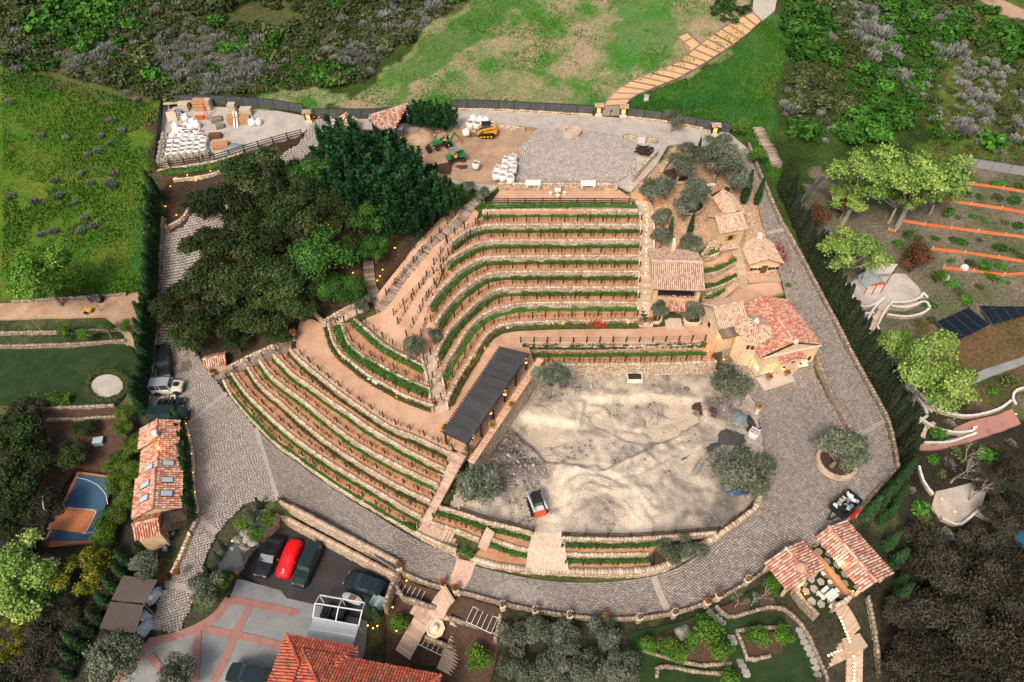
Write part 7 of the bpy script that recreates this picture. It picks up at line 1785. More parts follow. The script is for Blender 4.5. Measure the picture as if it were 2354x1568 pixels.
grove(PALE,'bright','leafy_tree',[(1985,405,80,'tall pale green tree behind the chain link fence, left',1.05),(2125,402,84,'tall pale green tree behind the chain link fence, right',1.05),(1955,450,46,'lower pale green tree left of the two tall ones'),(2075,448,50,'lower pale green tree between the two tall ones'),(2165,440,40,'lower pale green tree right of the two tall ones'),(1962,575,72,'light green tree beside the tan canopy'),(2150,850,86,'large yellowish green tree above the brick path'),(2068,790,56,'green tree over the curved patio stair'),(45,1330,84,'large pale tree with white limbs at the left edge')])
grove(DARK,'oak','dark_tree',[(u,v,r,'dark shadowy tree in the lower left, '+l)for u,v,r,l in[(110,1160,40,'beside the sports court'),(60,1250,44,'above the pale limbed tree'),(120,1440,46,'beside the yellow tree'),(90,1520,46,'near the bottom edge'),(190,1420,34,'behind the diagonal cypress row'),(20,1560,44,'in the corner'),(60,940,34,'under the dark lawn')]],'dark trees in the lower left')
grove(DARK,'oak','dark_tree',[(u,v,r,'dark thin tree right of the cypress bank, '+l)for u,v,r,l in[(2120,1240,42,'upper'),(2300,1190,40,'beside the flagged terrace'),(2090,1300,36,'lower'),(2330,1080,36,'under the brick path'),(2080,1400,44,'by the stone wall'),(2260,1110,30,'above the flagged terrace')]],'dark trees right of the cypress bank')
grove(OAKG,'oak','leafy_tree',[(105,1345,50,'green tree behind the pale limbed tree at the left edge')])
grove(YELL,'bright','leafy_tree',[(190,1312,52,'yellow green tree below the sports court'),(15,1490,34,'small yellow tree in the lower left corner'),(40,1425,26,'low yellow shrub tree at the left edge')])
grove(LAUR,'oak','laurel_tree',[(u,v,r,'yellow green laurel beside the carriage house, '+l)for u,v,r,l in[(285,950,22,'topmost'),(280,985,24,'second from the top'),(308,1022,28,'third from the top'),(272,1062,30,'fourth from the top'),(305,1080,26,'nearest the roof'),(270,1112,32,'sixth from the top'),(290,1150,30,'third from the bottom'),(252,1195,32,'second from the bottom'),(235,1235,30,'lowest')]],'laurels beside the carriage house')
grove(OAK,'oak','dark_tree',[(u,v,r,'dark tree '+l)for u,v,r,l in[(30,990,62,'at the left edge below the lawn'),(75,1050,48,'left of the neighbour yard'),(20,1115,60,'at the left edge beside the court'),(165,1045,38,'alone in the neighbour yard'),(190,985,26,'behind the lower retaining wall'),(25,1190,46,'at the left edge above the court corner')]],'dark trees on the left')
grove(DARK,'oak','dark_tree',[(u,v,r,'dark woodland tree in the lower right, '+l)for u,v,r,l in[(2150,1300,58,'near the cypress bank'),(2240,1330,66,'in its upper middle'),(2330,1310,60,'upper right'),(2185,1420,72,'left centre'),(2290,1430,74,'centre'),(2353,1420,50,'right edge'),(2100,1480,58,'lower left'),(2210,1530,72,'bottom middle'),(2320,1540,70,'bottom right corner'),(2260,1250,44,'below the curved low wall'),(2080,1565,50,'bottom left'),(2350,1180,40,'right edge above the pool')]],'dark wood in the lower right')
grove(CITR,'citrus','citrus_tree',[(1488,1482,24,'round citrus tree at the left end of the mulch bed'),(1530,1487,26,'second citrus tree in the mulch bed'),(1556,1502,26,'citrus tree at the front of the mulch bed'),(1632,1450,36,'large citrus tree at the top of the mulch bed'),(1655,1490,34,'large citrus tree at the right end of the mulch bed'),(1590,1472,24,'citrus tree beside the boulder'),(1742,1462,28,'citrus tree in the right bed, left'),(1800,1462,26,'citrus tree in the right bed, right'),(1772,1345,24,'bushy green tree beside the small pavilion'),(915,1432,26,'lit citrus tree left of the garden stairs'),(1098,1520,34,'lit citrus tree right of the garden stairs'),(1678,1556,24,'citrus tree at the bottom edge')],'citrus trees')
grove(RUST,'citrus','rust_shrub',[(2108,592,32,'dark red bush above the patio stair'),(1880,500,30,'rusty bush beside the chain link fence'),(1935,470,26,'low rusty bush under the pale trees')],cat='shrub')
grove(CITR,'citrus','garden_shrub',[(288,748,16,'bright green shrub in the neighbour bed, right'),(246,752,16,'bright green shrub in the neighbour bed, left'),(150,760,20,'yellowish shrub in the neighbour bed'),(195,770,20,'loose shrub in the neighbour bed'),(588,1232,22,'shrub on the bank left of the parking wall, lower'),(612,1190,24,'shrub on the bank left of the parking wall, upper'),(560,1205,22,'shrub among the boulders of the bank'),(520,1330,20,'shrub beside the parking entrance'),(500,1345,26,'low shrub in the kerbed bed by the drive'),(470,1380,22,'grey shrub at the tip of the kerbed bed'),(2160,635,18,'green shrub on the lowest orange edging'),(1700,290,22,'palm like shrub at the top right corner'),(1740,355,22,'olive green shrub on the rough stone bank')],cat='shrub')
CYP=[cypress_mesh(1300),cypress_mesh(1301)];CYD=[cypress_mesh(1150,'cypress_dark'),cypress_mesh(1151,'cypress_dark')]
def cyp_row(label,group,pts,step,s=1.0,sz=1.0,meshes=CYP,jit=.15):
 P=resample(GL(pts),step=step,smooth=False)
 for i,p in enumerate(P):
  core,cr=meshes[i%2];x,y=p[0]+RD.uniform(-jit,jit),p[1]+RD.uniform(-jit,jit)
  t=thing('cypress',label,'tree',(x,y,zt(x,y)-.05),RD.uniform(0,6),group);q=s*RD.uniform(.8,1.18);t.scale=(q,q,q*sz*RD.uniform(.8,1.15))
  link('trunk',core,t);stuff(link('crown',cr,t))
cyp_row('slim cypress in the dark hedge row along the left kerb wall','left cypress hedge',[(366,455),(362,560),(358,660),(352,760),(342,860),(333,955)],.95,1.22,.85)
cyp_row('slim cypress in the dense dark hedge beside the perimeter road','right cypress hedge',[(1790,440),(1828,530),(1862,600),(1888,660),(1928,735),(1975,825),(2018,900),(2048,960),(2064,1030),(2072,1085)],.72,1.05,.9,CYD)
cyp_row('slim cypress in the second line of the hedge beside the perimeter road','right cypress hedge second line',[(1842,535),(1876,602),(1902,662),(1945,740),(1992,830),(2035,900),(2064,960),(2080,1030)],.85,1.05,.85,CYD)
cyp_row('slim cypress in the row right of the carriage house','cypresses right of the carriage house',[(424,985),(433,1045),(440,1105),(446,1150),(451,1195)],.62,.72,1.0)
cyp_row('bushy cypress in the diagonal row left of the brown shelter','diagonal cypress row',[(345,1250),(305,1310),(262,1375),(225,1440),(190,1500),(165,1560)],1.35,1.15,.75)
cyp_row('bushy cypress on the dark bank below the turning court','cypress bank',[(1985,1190),(2015,1165),(2050,1125),(2072,1100)],1.5,1.0,.7);cyp_row('bushy cypress lower on the dark bank below the turning court','cypress bank lower row',[(2020,1205),(2040,1180),(2062,1150)],1.5,1.0,.7)
cyp_row('bushy cypress in the row beside the bar pavilion','cypresses by the bar pavilion',[(2030,1260),(2050,1300),(2062,1340),(2055,1380)],1.6,1.05,.75)
for u,v,s,sz,l in[(1707,468,1.15,1.0,'tall lone cypress behind the rear gable house'),(1737,470,.95,1.05,'slim cypress at the edge of the perimeter road'),(1603,355,.6,1.0,'little cypress in the upper garden'),(1536,548,.75,1.0,'slim cypress left of the pavilion approach'),(1583,540,.8,1.0,'slim cypress right of the pavilion approach'),(736,330,.7,1.0,'little cypress beside the hill drive'),(852,1412,.8,.8,'dark cypress beside the utility box, left'),(868,1420,.8,.8,'dark cypress beside the utility box, right'),(518,1265,.5,1,'small cypress along the bed by the cobbled drive, upper'),(506,1290,.5,1,'small cypress along the bed by the cobbled drive, middle'),(486,1322,.55,1,'small cypress along the bed by the cobbled drive, lower'),(600,1168,.5,1,'small cypress at the corner above the block wall')]:
 p=G(u,v);t=thing('cypress',l,'tree',tuple(p));t.scale=(s,s,s*sz);link('trunk',CYP[0][0],t);stuff(link('crown',CYP[0][1],t))
BARE=[bare_tree_mesh(k)for k in(1,2,3)]
for i,(u,v,s,l)in enumerate([(1690,1395,.9,'bare twiggy tree in the walled bed below the parapet'),(1745,1378,.8,'bare twiggy tree beside the small pavilion'),(1725,1392,.7,'bare twiggy tree between its neighbours in the walled bed'),(232,715,.9,'bare tree by the dirt lane'),(95,760,.8,'bare tree in the neighbour bed, left'),(340,770,.0,''),(255,775,.7,'bare tree in the neighbour bed, right'),(2185,1110,1.5,'large bare pale tree below the brick path'),(2225,1150,1.3,'bare pale tree over the flagged terrace'),(2210,1062,1.2,'bare tree under the brick path wall'),(60,1400,1.3,'bare white limbs in the lower left'),(140,1500,1.2,'bare tree trunk group in the lower left wood')]):
 if not s:continue
 p=G(u,v);t=thing('bare_tree',l,'tree',tuple(p),i);t.scale=(s,s,s);link('branches',BARE[i%3],t)
# ------------------------------------------------------------------ shrubs
SAGE=[shrub_mesh('spiky',190,.8,.8,'sage_leaf',.27,40+k)for k in range(3)]
SCRB=[shrub_mesh('round',180,.9,.9,'scrub_leaf',.31,50+k)for k in range(3)]
SCRG=[shrub_mesh('round',200,1.0,1.0,'scrub_green',.32,60+k)for k in range(3)]
def shr_mesh(lst,nm):return[mesh_np(nm,V,F,m,r)for V,F,r,m in lst]
SAm,SCm,SGm=shr_mesh(SAGE,'sage'),shr_mesh(SCRB,'scrub'),shr_mesh(SCRG,'green_scrub')
for i,(u,v,r)in enumerate([(125,415,13),(250,420,15),(185,400,12),(95,310,11),(205,420,12),(310,445,0),(150,320,12),(255,278,14),(232,312,11),(280,300,13),(250,330,10),(160,470,8),(262,425,16),(262,400,14),(25,450,14),(82,465,14),(132,450,13),(170,465,9),(195,500,13),(185,530,14),(215,520,15),(95,540,12),(122,532,14),(22,235,12),(18,150,18),(40,160,14),(312,230,12),(290,215,12),(200,355,10),(225,350,14)]):
 if not r:continue
 p=G(u,v,.4);s=r*(Vector((0,0,CAMZ))-p).length/FPX
 tag(link('sage_bush',SAm[i%3],None,p,RD.uniform(0,6),(s,s,s*.9)),'silver grey sage bush dotted in the left meadow','shrub','sage bushes in the left meadow')
def scatter(poly,n,seed):
 w=[(G(*p).x,G(*p).y)for p in poly];rng=np.random.default_rng(seed);q=np.array(w);lo,hi=q.min(0),q.max(0);out=[]
 while len(out)<n:
  c=rng.uniform(lo,hi,(400,2));out+=[tuple(p)for p in c[inside(w,c)]]
 return np.array(out[:n])
ZUL=[(0,10),(60,-5),(450,-20),(900,-30),(1080,-20),(1040,20),(930,100),(860,150),(840,190),(730,200),(580,215),(380,238),(340,215),(180,185),(0,145)]
ZUR=[(1790,60),(1810,-20),(2200,-30),(2240,20),(2160,140),(2120,230),(2050,320),(1900,330),(1830,320),(1800,260),(1810,170),(1830,110)]
ZUR2=[(2150,60),(2260,20),(2353,60),(2353,360),(2220,360),(2130,320)]
ZTC=[(1640,10),(1690,0),(1710,30),(1680,60),(1630,40)]
cells=[]
for poly,n,sd,lab,w in((ZUL,2300,1,'olive drab scrub bush in the upper left thicket',(.55,.22)),(ZUR,900,2,'grey green scrub bush in the upper right thicket',(.45,.45)),(ZUR2,260,3,'scrub bush on the grassy slope at the upper right',(.4,.4)),(ZTC,26,4,'dark scrub bush beside the top of the timber trail',(.8,.1))):
 pts=scatter(poly,n,sd);zz=zt_np(pts);rng=np.random.default_rng(sd)
 nz=vnoise(pts[:,0]+300,pts[:,1]+100,9,40+sd);n2=vnoise(pts[:,0]+300,pts[:,1]+100,14,50+sd)
 for(x,y),z,a,b in zip(pts,zz,nz,n2):
  if sd==1 and a<.16:continue
  j,j2=rng.normal()*.13,rng.normal()*.16
  k='g' if b+j>.52 else('s' if a+j2>(.62 if sd==1 else .5)else 'c')
  cells.append((x,y,z,k,rng.gamma(6,.17)*(1.2 if k=='g' else 1),lab))
cells.sort(key=lambda c:-(c[4]/math.sqrt(c[0]**2+c[1]**2+(CAMZ-c[2])**2)))
POOL={'g':SGm,'s':SAm,'c':SCm};SRC={'g':SCRG,'s':SAGE,'c':SCRB};KN={'g':('green_bush','leafy green bush'),'s':('sage_bush','pale sage bush'),'c':('scrub_bush','drab brown green bush')}
vis=[c for c in cells if abs(c[0])<120]
for i,(x,y,z,k,s,lab)in enumerate(vis[:290]):
 tag(link(KN[k][0],POOL[k][i%len(POOL[k])],None,(x,y,z-.1),RD.uniform(0,6),(s,s,s*RD.uniform(.7,1.0))),KN[k][1]+' '+lab.split('bush ')[1],'shrub','scrub of the hillside thickets: '+KN[k][1]+' '+lab.split('bush ')[1])
for k in 'gsc':
 parts=[]
 for i,(x,y,z,kk,s,lab)in enumerate(vis[290:]):
  if kk!=k:continue
  V,F,r,m_=SRC[k][i%len(SRC[k])];a=RD.uniform(0,6);c_,s_=math.cos(a),math.sin(a)
  Rm=np.array([[c_,-s_,0],[s_,c_,0],[0,0,RD.uniform(.7,1)]]).T
  sel=slice(None);parts.append((V@Rm*s+np.array([x,y,z-.1]),F,r))
 if parts:
  V,F,r=join_np(parts);o=link('far_scrub',mesh_np('far_scrub',V,F,SRC[k][0][3],r));tag(o,'dense mass of '+{'g':'leafy green','s':'pale sage','c':'drab brown'}[k]+' scrub on the far hillsides','scrub',None,'stuff')
def grass(name,label,poly,n,seed,size,material='grass_blade',thr=.35):
 pts=scatter(poly,n,seed);nz=vnoise(pts[:,0]+300,pts[:,1]+100,5,seed)*.6+vnoise(pts[:,0]+300,pts[:,1]+100,1.5,seed+1)*.4
 pts=pts[nz>thr];z=zt_np(pts);rng=np.random.default_rng(seed);n=len(pts)
 a=rng.uniform(0,6.28,n);h=size*rng.uniform(.5,1.4,n);d=np.stack([np.cos(a),np.sin(a)],1)*(size*.5);ln=rng.normal(size=(n,2))*size*.35
 b=np.column_stack([pts,z+.02]);V=np.stack([b-np.column_stack([d,np.zeros(n)]),b+np.column_stack([d,np.zeros(n)]),b+np.column_stack([ln,h])],1).reshape(-1,3)
 o=link(name,mesh_np(name,V,np.arange(n*3).reshape(-1,3),M[material],np.clip(vnoise(pts[:,0]+300,pts[:,1]+100,6,seed+2)*.7+rng.random(n)*.4,0,1)));tag(o,label,'grass',None,'stuff')
grass('meadow_grass','tufted grass of the left meadow',[(0,150),(180,195),(345,240),(372,260),(360,395),(362,470),(350,650),(320,672),(100,690),(0,695)],26000,71,.30)
grass('hill_grass','green grass tufts on the upper meadow',[(600,215),(800,215),(880,190),(930,110),(1000,40),(1100,-20),(1740,-20),(1700,100),(1560,160),(1430,200),(1360,255),(1176,245),(1038,235),(900,250),(720,240)],15000,75,.26,thr=.5)
grass('slope_grass','dense green grass right of the timber trail',[(1440,258),(1500,212),(1600,172),(1700,105),(1760,50),(1840,40),(1800,150),(1760,300),(1800,400),(1825,470),(1760,390),(1715,315),(1560,275)],12000,79,.28)
grass('right_grass','straw and green grass on the upper right slope',[(2150,20),(2353,60),(2353,390),(2200,372),(2100,330),(2160,150)],9000,83,.34,'hedge_dull')
for i,(u,v)in enumerate([(2190,440),(2215,446),(2250,452),(2290,455),(2330,462),(2180,490),(2200,500),(2235,498),(2260,505),(2310,512),(2340,520),(2085,540),(2110,548),(2150,550),(2200,556),(2250,552),(2300,572),(2330,578),(2345,590),(2120,575),(2185,600),(2230,606),(2260,612),(2300,615),(2190,420),(2240,418),(2290,424),(2340,430),(2150,640),(2185,655),(2200,672),(2220,690),(2130,700),(2140,735),(2280,640),(2310,650),(2250,660),(2060,560),(2040,600)]):
 k='g' if i%3 else 'c';s=RD.uniform(.6,1.1)
 tag(link('bed_plant',POOL[k][i%3],None,G(u,v)-Vector((0,0,.1)),RD.uniform(0,6),(s*1.3,s,s*.6)),'low green plant in the dug beds between the orange boards','plant','plants in the orange edged beds')
for i,(u,v)in enumerate([(2140,1060),(2160,1090),(2180,1070),(2260,1050),(2290,1040),(2320,1020),(2340,1100),(2300,1120),(2090,1130),(2110,1170),(2130,1210),(2170,1230),(2210,1235),(2260,1220),(2300,1240),(2150,880),(2190,910),(2240,930),(2280,900),(2320,880),(2180,975),(2150,1000),(2200,1045),(2085,940),(2070,870),(2050,850)]):
 k='gcs'[i%3];s=RD.uniform(.8,1.6)
 tag(link('bank_shrub',POOL[k][i%3],None,G(u,v)-Vector((0,0,.1)),RD.uniform(0,6),(s,s,s*.7)),'low shrub on the banks around the brick path','shrub','shrubs around the brick path')
vm=[]
for p in VINES:
 k=RD.randrange(3,9);C=np.array([[p.x+RD.gauss(0,.12),p.y+RD.gauss(0,.12),p.z+RD.uniform(.1,.75)]for _ in range(k)]);vm.append(leaves(C,.15))
V,F,r=join_np(vm);tag(link('vine_shoots',mesh_np('vine_shoots',V,F,M['oak_green'],r)),'sparse young vine shoots along the trellis wires','vines',None,'stuff')
vs_=MB()
for p in VINES:vs_.bar((p.x,p.y,p.z-.05),(p.x+RD.uniform(-.1,.1),p.y,p.z+.65),.05)
tag(vs_.build('vine_stems',M['dark_wood']),'bare dark vine stems along the trellis wires','vines',None,'stuff')
# ------------------------------------------------------------------ vehicles
car('sedan','dark sedan parked at the left of the lower asphalt court',(638,1237),(598,1321),ZK,'sedan','paint_black',L=4.9)
car('suv','dark green boxy suv parked right of the red covered car',(728,1254),(684,1348),ZK,'boxy','paint_green',L=4.9)
car('suv','black suv parked below the block retaining wall',(875,1357),(800,1330),ZK,'suv','paint_navy',L=4.6)
car('suv','dark suv at the bottom edge beside the red roof',(610,1560),(535,1545),-3.3,'suv','paint_navy',L=4.6)
car('pickup_truck','black four wheel drive parked along the left kerb under the oaks',(377,800),(379,874),1.5,'boxy','paint_black',L=5.1)
car('off_roader','cream vintage off roader with grey roof and bonnet spare wheel',(353,892),(418,888),1.3,'boxy','paint_cream',L=3.9,roofmat='roof_blue',spare=True)
car('off_roader','long dark green off roader parked nearest the carriage house',(349,956),(430,952),1.1,'boxy','paint_green',L=4.7)
a,b=W(679,1245,ZK+.6),W(648,1320,ZK+.6);c=(a+b)/2;d=b-a
rc=thing('covered_car','low sports car under a bright red fitted cover','car',(c.x,c.y,ZK),math.atan2(d.y,d.x));m=MB();h=2.3
prof=[(-1,.55,.62),(-.93,.85,.78),(-.7,.97,.95),(-.42,.97,1.12),(-.15,.93,1.2),(.1,.92,1.1),(.32,.95,.86),(.6,.97,.78),(.88,.88,.66),(1,.55,.5)]
loft(m,[(x*h,[(-w*.97,.04),(-w,.45*z),(-w*.86,.8*z),(-w*.5,z),(0,z*1.02),(w*.5,z),(w*.86,.8*z),(w,.45*z),(w*.97,.04)])for x,w,z in prof]);m.build('cloth_cover',M['cover_red'],rc,smooth=True,local=True)
for s in(-1,1):MB().box((.55,s*1.0,.88),(.2,.22,.16)).build('mirror_pocket',M['cover_red'],rc,local=True,bevel=.04)
lg=MB()
for pts in([(0,-.02),(.1,.06),(.2,.05),(.28,.12),(.36,.1)],[(.1,.06),(.06,.16)],[(.2,.05),(.18,-.08)],[(.28,.12),(.3,.22)],[(0,-.02),(-.08,-.1)],[(0,-.02),(-.1,.04)]):
 for(x0,y0),(x1,y1)in zip(pts[:-1],pts[1:]):lg.bar((1.5-x0*-1.0,y0*1.2,.83-x0*.07),(1.5+x1,y1*1.2,.83-x1*.07),.06,.03)
lg.bar((1.92,-.18,.765),(1.92,.18,.765),.06,.03);lg.build('emblem',M['logo_pale'],rc,local=True)
a,b=W(830,1385,ZK+.3),W(788,1366,ZK+.3);c=(a+b)/2;d=b-a
rs=thing('miniature_roadster','tiny pale silver open roadster beside the white tent frame','toy car',(c.x,c.y,ZK),math.atan2(d.y,d.x));rs.scale=(.62,)*3;m=MB();h=1.95
loft(m,[(x*h,ring(w,.2,z,.8,.04))for x,w,z in[(-1,.35,.5),(-.85,.62,.66),(-.5,.78,.78),(-.1,.8,.72),(.3,.78,.72),(.7,.7,.66),(1,.35,.45)]]);m.build('body',M['paint_silver'],rs,local=True,bevel=.04)
MB().box((-.25,0,.76),(.95,1.05,.1)).build('cockpit',M['seat_red'],rs,local=True,bevel=.03);MB().box((.32,0,.9),(.06,1.0,.28)).build('windscreen',M['car_glass'],rs,local=True)
for s in(-1,1):
 MB().box((-.45,s*.28,.86),(.35,.4,.2)).build('seat',M['seat_red'],rs,local=True,bevel=.04)
 for x in(1.15,-1.1):wheel(rs,x,s*.72,.3,.18)
def jeep(label,rear,front,z,paint_,seat,s,name='mini_jeep',roll=False,cat='toy car'):
 a,b=W(*rear,z+.5),W(*front,z+.5);c=(a+b)/2;d=b-a;t=thing(name,label,cat,(c.x,c.y,z),math.atan2(d.y,d.x));t.scale=(s,)*3
 m=MB();m.box((.95,0,.72),(1.2,1.3,.5));m.box((-.75,0,.55),(2.1,1.5,.22));m.box((-1.75,0,.8),(.08,1.5,.4));m.box((-.8,.73,.75),(1.9,.07,.35));m.box((-.8,-.73,.75),(1.9,.07,.35));m.build('body',M[paint_],t,local=True,bevel=.03)
 MB().box((.32,0,1.15),(.06,1.3,.5)).build('windscreen',M['car_glass'],t,local=True)
 for y in(-.36,.36):
  for x in(-.35,-1.2):MB().box((x,y,.85),(.5,.5,.28)).build('seat',M[seat],t,local=True,bevel=.04);MB().box((x-.25,y,1.1),(.12,.5,.4)).build('seat_back',M[seat],t,local=True,bevel=.03)
 for y in(-.82,.82):
  for x in(.95,-1.2):wheel(t,x,y,.4,.26);MB().box((x,y*.93,.86),(1.0,.34,.08)).build('fender',M[paint_],t,local=True)
  MB().lathe((1.56,y*.6,.75),[(.13,0),(.11,.05)],10,axis='X').build('headlight',M['lamp_glass'],t,local=True)
 sp=MB().lathe((1.0,0,.97),[(.18,0),(.32,0),(.34,.1),(.32,.16),(.18,.16)],14).build('spare_wheel',M['rubber'],t,local=True)
 if roll:
  for x in(-.2,-1.6):
   MB().tube([(x,-.7,.7),(x,-.66,1.65),(x,.66,1.65),(x,.7,.7)],.05,6).build('roll_bar',M['iron'],t,local=True)
  MB().box((-.9,0,1.68),(1.5,1.3,.05)).build('top',M[paint_],t,local=True)
 return t
jeep('tiny cream open jeep with brown seats between two off roaders',(367,922),(404,915),1.2,'paint_cream','seat_red',.62)
jeep('dark open buggy parked between the tiny jeep and the long off roader',(365,935),(426,929),1.15,'paint_navy','car_trim',.98,'buggy',False,'car')
jeep('black open buggy under the bare white tent frame',(796,1418),(737,1405),ZK,'paint_black','car_trim',.85,'buggy',True,'car')
tp=thing('party_tent','white tent with half of its frame bare beside the red roof','tent',tuple(W(771,1440,ZK)))
def tw_(u,v,z):return W(u,v,z)
e1,e2=(735,1368),(838,1386);r1,r2=(724,1387),(832,1404);n1,n2=(719,1419),(824,1438);zt_e,zt_r=ZK+2.3,ZK+3.1
fr=[(tw_(*e1,zt_e),tw_(*e2,zt_e)),(tw_(*r1,zt_r),tw_(*r2,zt_r)),(tw_(*n1,zt_e),tw_(*n2,zt_e))]
for a,b in fr:MB().bar(a,b,.11).build('ridge_pole',M['white_paint'],tp)
for f in(0,.5,1):
 q=[a.lerp(b,f)for a,b in fr];MB().bar(q[0],q[1],.1).build('rafter',M['white_paint'],tp);MB().bar(q[1],q[2],.1).build('rafter',M['white_paint'],tp)
 for p in(q[0],q[2]):MB().bar((p.x,p.y,ZK),p,.09).build('leg',M['white_paint'],tp)
b1=[tw_(719,1421,zt_e),tw_(824,1440,zt_e)];b2=[tw_(711,1443,zt_r),tw_(818,1461,zt_r)];b3=[tw_(702,1466,zt_e),tw_(810,1484,zt_e)]
for(p,q),(r,s)in((b1,b2),(b2,b3)):
 m=MB();vs=[]
 for j in range(7):
  for i in range(5):x=p.lerp(q,j/6).lerp(r.lerp(s,j/6),i/4);x.z-=.06*math.sin(math.pi*i/4)*(1+.4*math.sin(j*2));vs.append(x)
 m.add(vs,[(j*5+i,j*5+i+1,(j+1)*5+i+1,(j+1)*5+i)for j in range(6)for i in range(4)]);m.build('canvas',M['tent_white'],tp,smooth=True)
for p in b3:MB().bar((p.x,p.y,ZK),p,.09).build('leg',M['white_paint'],tp)
ub=thing('utility_box','pale teal utility box at the right corner of the asphalt court','box',tuple(W(870,1392,ZK)),-.42);MB().box((0,0,.55),(1.4,1.3,1.1)).build('cabinet',M['box_teal'],ub,local=True,bevel=.04);MB().box((0,0,1.14),(1.5,1.4,.08)).build('lid',M['box_teal'],ub,local=True,bevel=.02)
def tracked(label,u,v,z,yaw,body,name='skid_steer',tracks=True,dark='iron',rearcol=None,bucket=True,s=1.0,bag=False):
 t=thing(name,label,'loader',tuple(W(u,v,z)),yaw);t.scale=(s,)*3
 m=MB();m.box((-.55,0,.85),(1.9,1.1,.75));m.build('chassis',M[body],t,local=True,bevel=.06)
 MB().box((-1.5,0,.95),(.35,1.3,.8)).build('engine_door',M[rearcol or body],t,local=True,bevel=.05)
 cb=MB();cb.box((-.1,0,1.55),(1.25,1.0,.95));cab=cb.build('cab',M['car_glass'],t,local=True,bevel=.04);MB().box((-.1,0,2.06),(1.35,1.08,.1)).build('cab_roof',M[dark],cab,local=True,bevel=.03)
 for x in(-.7,.5):
  for y in(-.5,.5):MB().box((x,y,1.55),(.1,.1,1.0)).build('cab_post',M[dark],cab,local=True)
 for y in(-.72,.72):
  MB().bar((-1.5,y,1.75),(.7,y,1.3),.16,.22).build('lift_arm',M[body],t,local=True);MB().bar((.7,y,1.3),(1.35,y*.8,.55),.15,.2).build('lift_arm',M[body],t,local=True)
  if tracks:
   k=MB();vs=[];pr=[(-1.35,.35),(-1.1,.08),(.75,.08),(1.0,.35),(.8,.68),(-1.0,.78),(-1.35,.6)]
   for yy in(y-.17,y+.17):vs+=[(x,yy*1.1,z_)for x,z_ in pr]
   n=len(pr);k.add(vs,[tuple(range(n))[::-1],tuple(range(n,2*n))]+[(i,(i+1)%n,n+(i+1)%n,n+i)for i in range(n)]);tr=k.build('track',M['rubber'],t,local=True)
   for x in(-.8,-.3,.2,.65):MB().lathe((x,y*1.1,.33),[(.17,-.2),(.17,.2)],10,axis='Y').build('track_roller',M[body],tr,local=True)
  else:
   for x in(.6,-.75):wheel(t,x,y*1.05,.42,.32)
 if bucket:
  b=MB();pr=[(1.35,.15),(2.0,.05),(2.05,.12),(1.5,.3),(1.4,.75),(1.3,.75)];vs=[(x,y,z_)for y in(-.95,.95)for x,z_ in pr];n=6
  b.add(vs,[tuple(range(n))[::-1],tuple(range(n,2*n))]+[(i,(i+1)%n,n+(i+1)%n,n+i)for i in range(n)]);b.build('bucket',M['iron'],t,local=True)
 else:
  MB().box((1.35,0,.5),(.1,1.2,.6)).build('carriage',M['iron'],t,local=True)
  for y in(-.3,.3):MB().bar((1.35,y,.2),(2.5,y,.18),.12,.06).build('fork',M['iron'],t,local=True)
 return t
tracked('yellow tracked skid steer with forks beside the filled white bags',1116,312,13.95,math.pi+.05,'loader_yellow',bucket=False,dark='iron',s=1.05)
tracked('white and orange skid steer in the dug courtyard',1232,1163,3.0,math.pi/2+.28,'loader_white',tracks=True,rearcol='loader_orange',s=1.0)
a,b=W(1040,330,14.5),W(1003,338,14.5);d=b-a;c=W(1017,338,13.9)
tt=thing('tractor','green compact tractor with yellow wheels, front bucket and rear backhoe','tractor',tuple(c),math.atan2(d.y,d.x))
MB().box((.75,0,1.0),(1.5,.72,.62)).build('bonnet',M['tractor_green'],tt,local=True,bevel=.08);MB().box((-.3,0,.75),(1.5,.6,.4)).build('chassis',M['iron'],tt,local=True,bevel=.04)
MB().box((-.35,0,1.15),(.5,.5,.14)).build('seat',M['seat_tan'],tt,local=True,bevel=.03);MB().box((-.62,0,1.4),(.12,.5,.45)).build('seat_back',M['seat_tan'],tt,local=True,bevel=.03)
MB().tube([(-.85,-.5,.9),(-.9,-.5,2.3),(-.9,.5,2.3),(-.85,.5,.9)],.05,6).build('roll_bar',M['iron'],tt,local=True);MB().lathe((.12,0,1.45),[(.2,0),(.2,.03)],12).build('steering_wheel',M['iron'],tt,local=True)
for y in(-.72,.72):
 wheel(tt,-.75,y,.62,.38,'rim_yellow');wheel(tt,1.05,y*.92,.38,.25,'rim_yellow');MB().box((-.75,y*.9,1.3),(.9,.4,.08)).build('fender',M['tractor_green'],tt,local=True,bevel=.03)
 MB().bar((.2,y*.62,1.1),(1.6,y*.62,.95),.1,.16).build('loader_arm',M['tractor_green'],tt,local=True);MB().bar((1.6,y*.62,.95),(2.1,y*.62,.35),.1,.15).build('loader_arm',M['tractor_green'],tt,local=True)
bk=MB();pr=[(2.1,.08),(2.6,.04),(2.62,.1),(2.2,.22),(2.15,.62),(2.05,.62)];vs=[(x,y,z_)for y in(-.85,.85)for x,z_ in pr];n=6;bk.add(vs,[tuple(range(n))[::-1],tuple(range(n,2*n))]+[(i,(i+1)%n,n+(i+1)%n,n+i)for i in range(n)]);bk.build('bucket',M['iron'],tt,local=True)
MB().bar((-1.3,0,.8),(-2.0,.15,2.1),.18,.28).build('backhoe_boom',M['tractor_green'],tt,local=True);MB().bar((-2.0,.15,2.1),(-2.7,.25,1.1),.15,.22).build('backhoe_stick',M['tractor_green'],tt,local=True);MB().box((-2.65,.25,.95),(.4,.45,.4)).build('backhoe_bucket',M['orange_paint'],tt,local=True,bevel=.05)
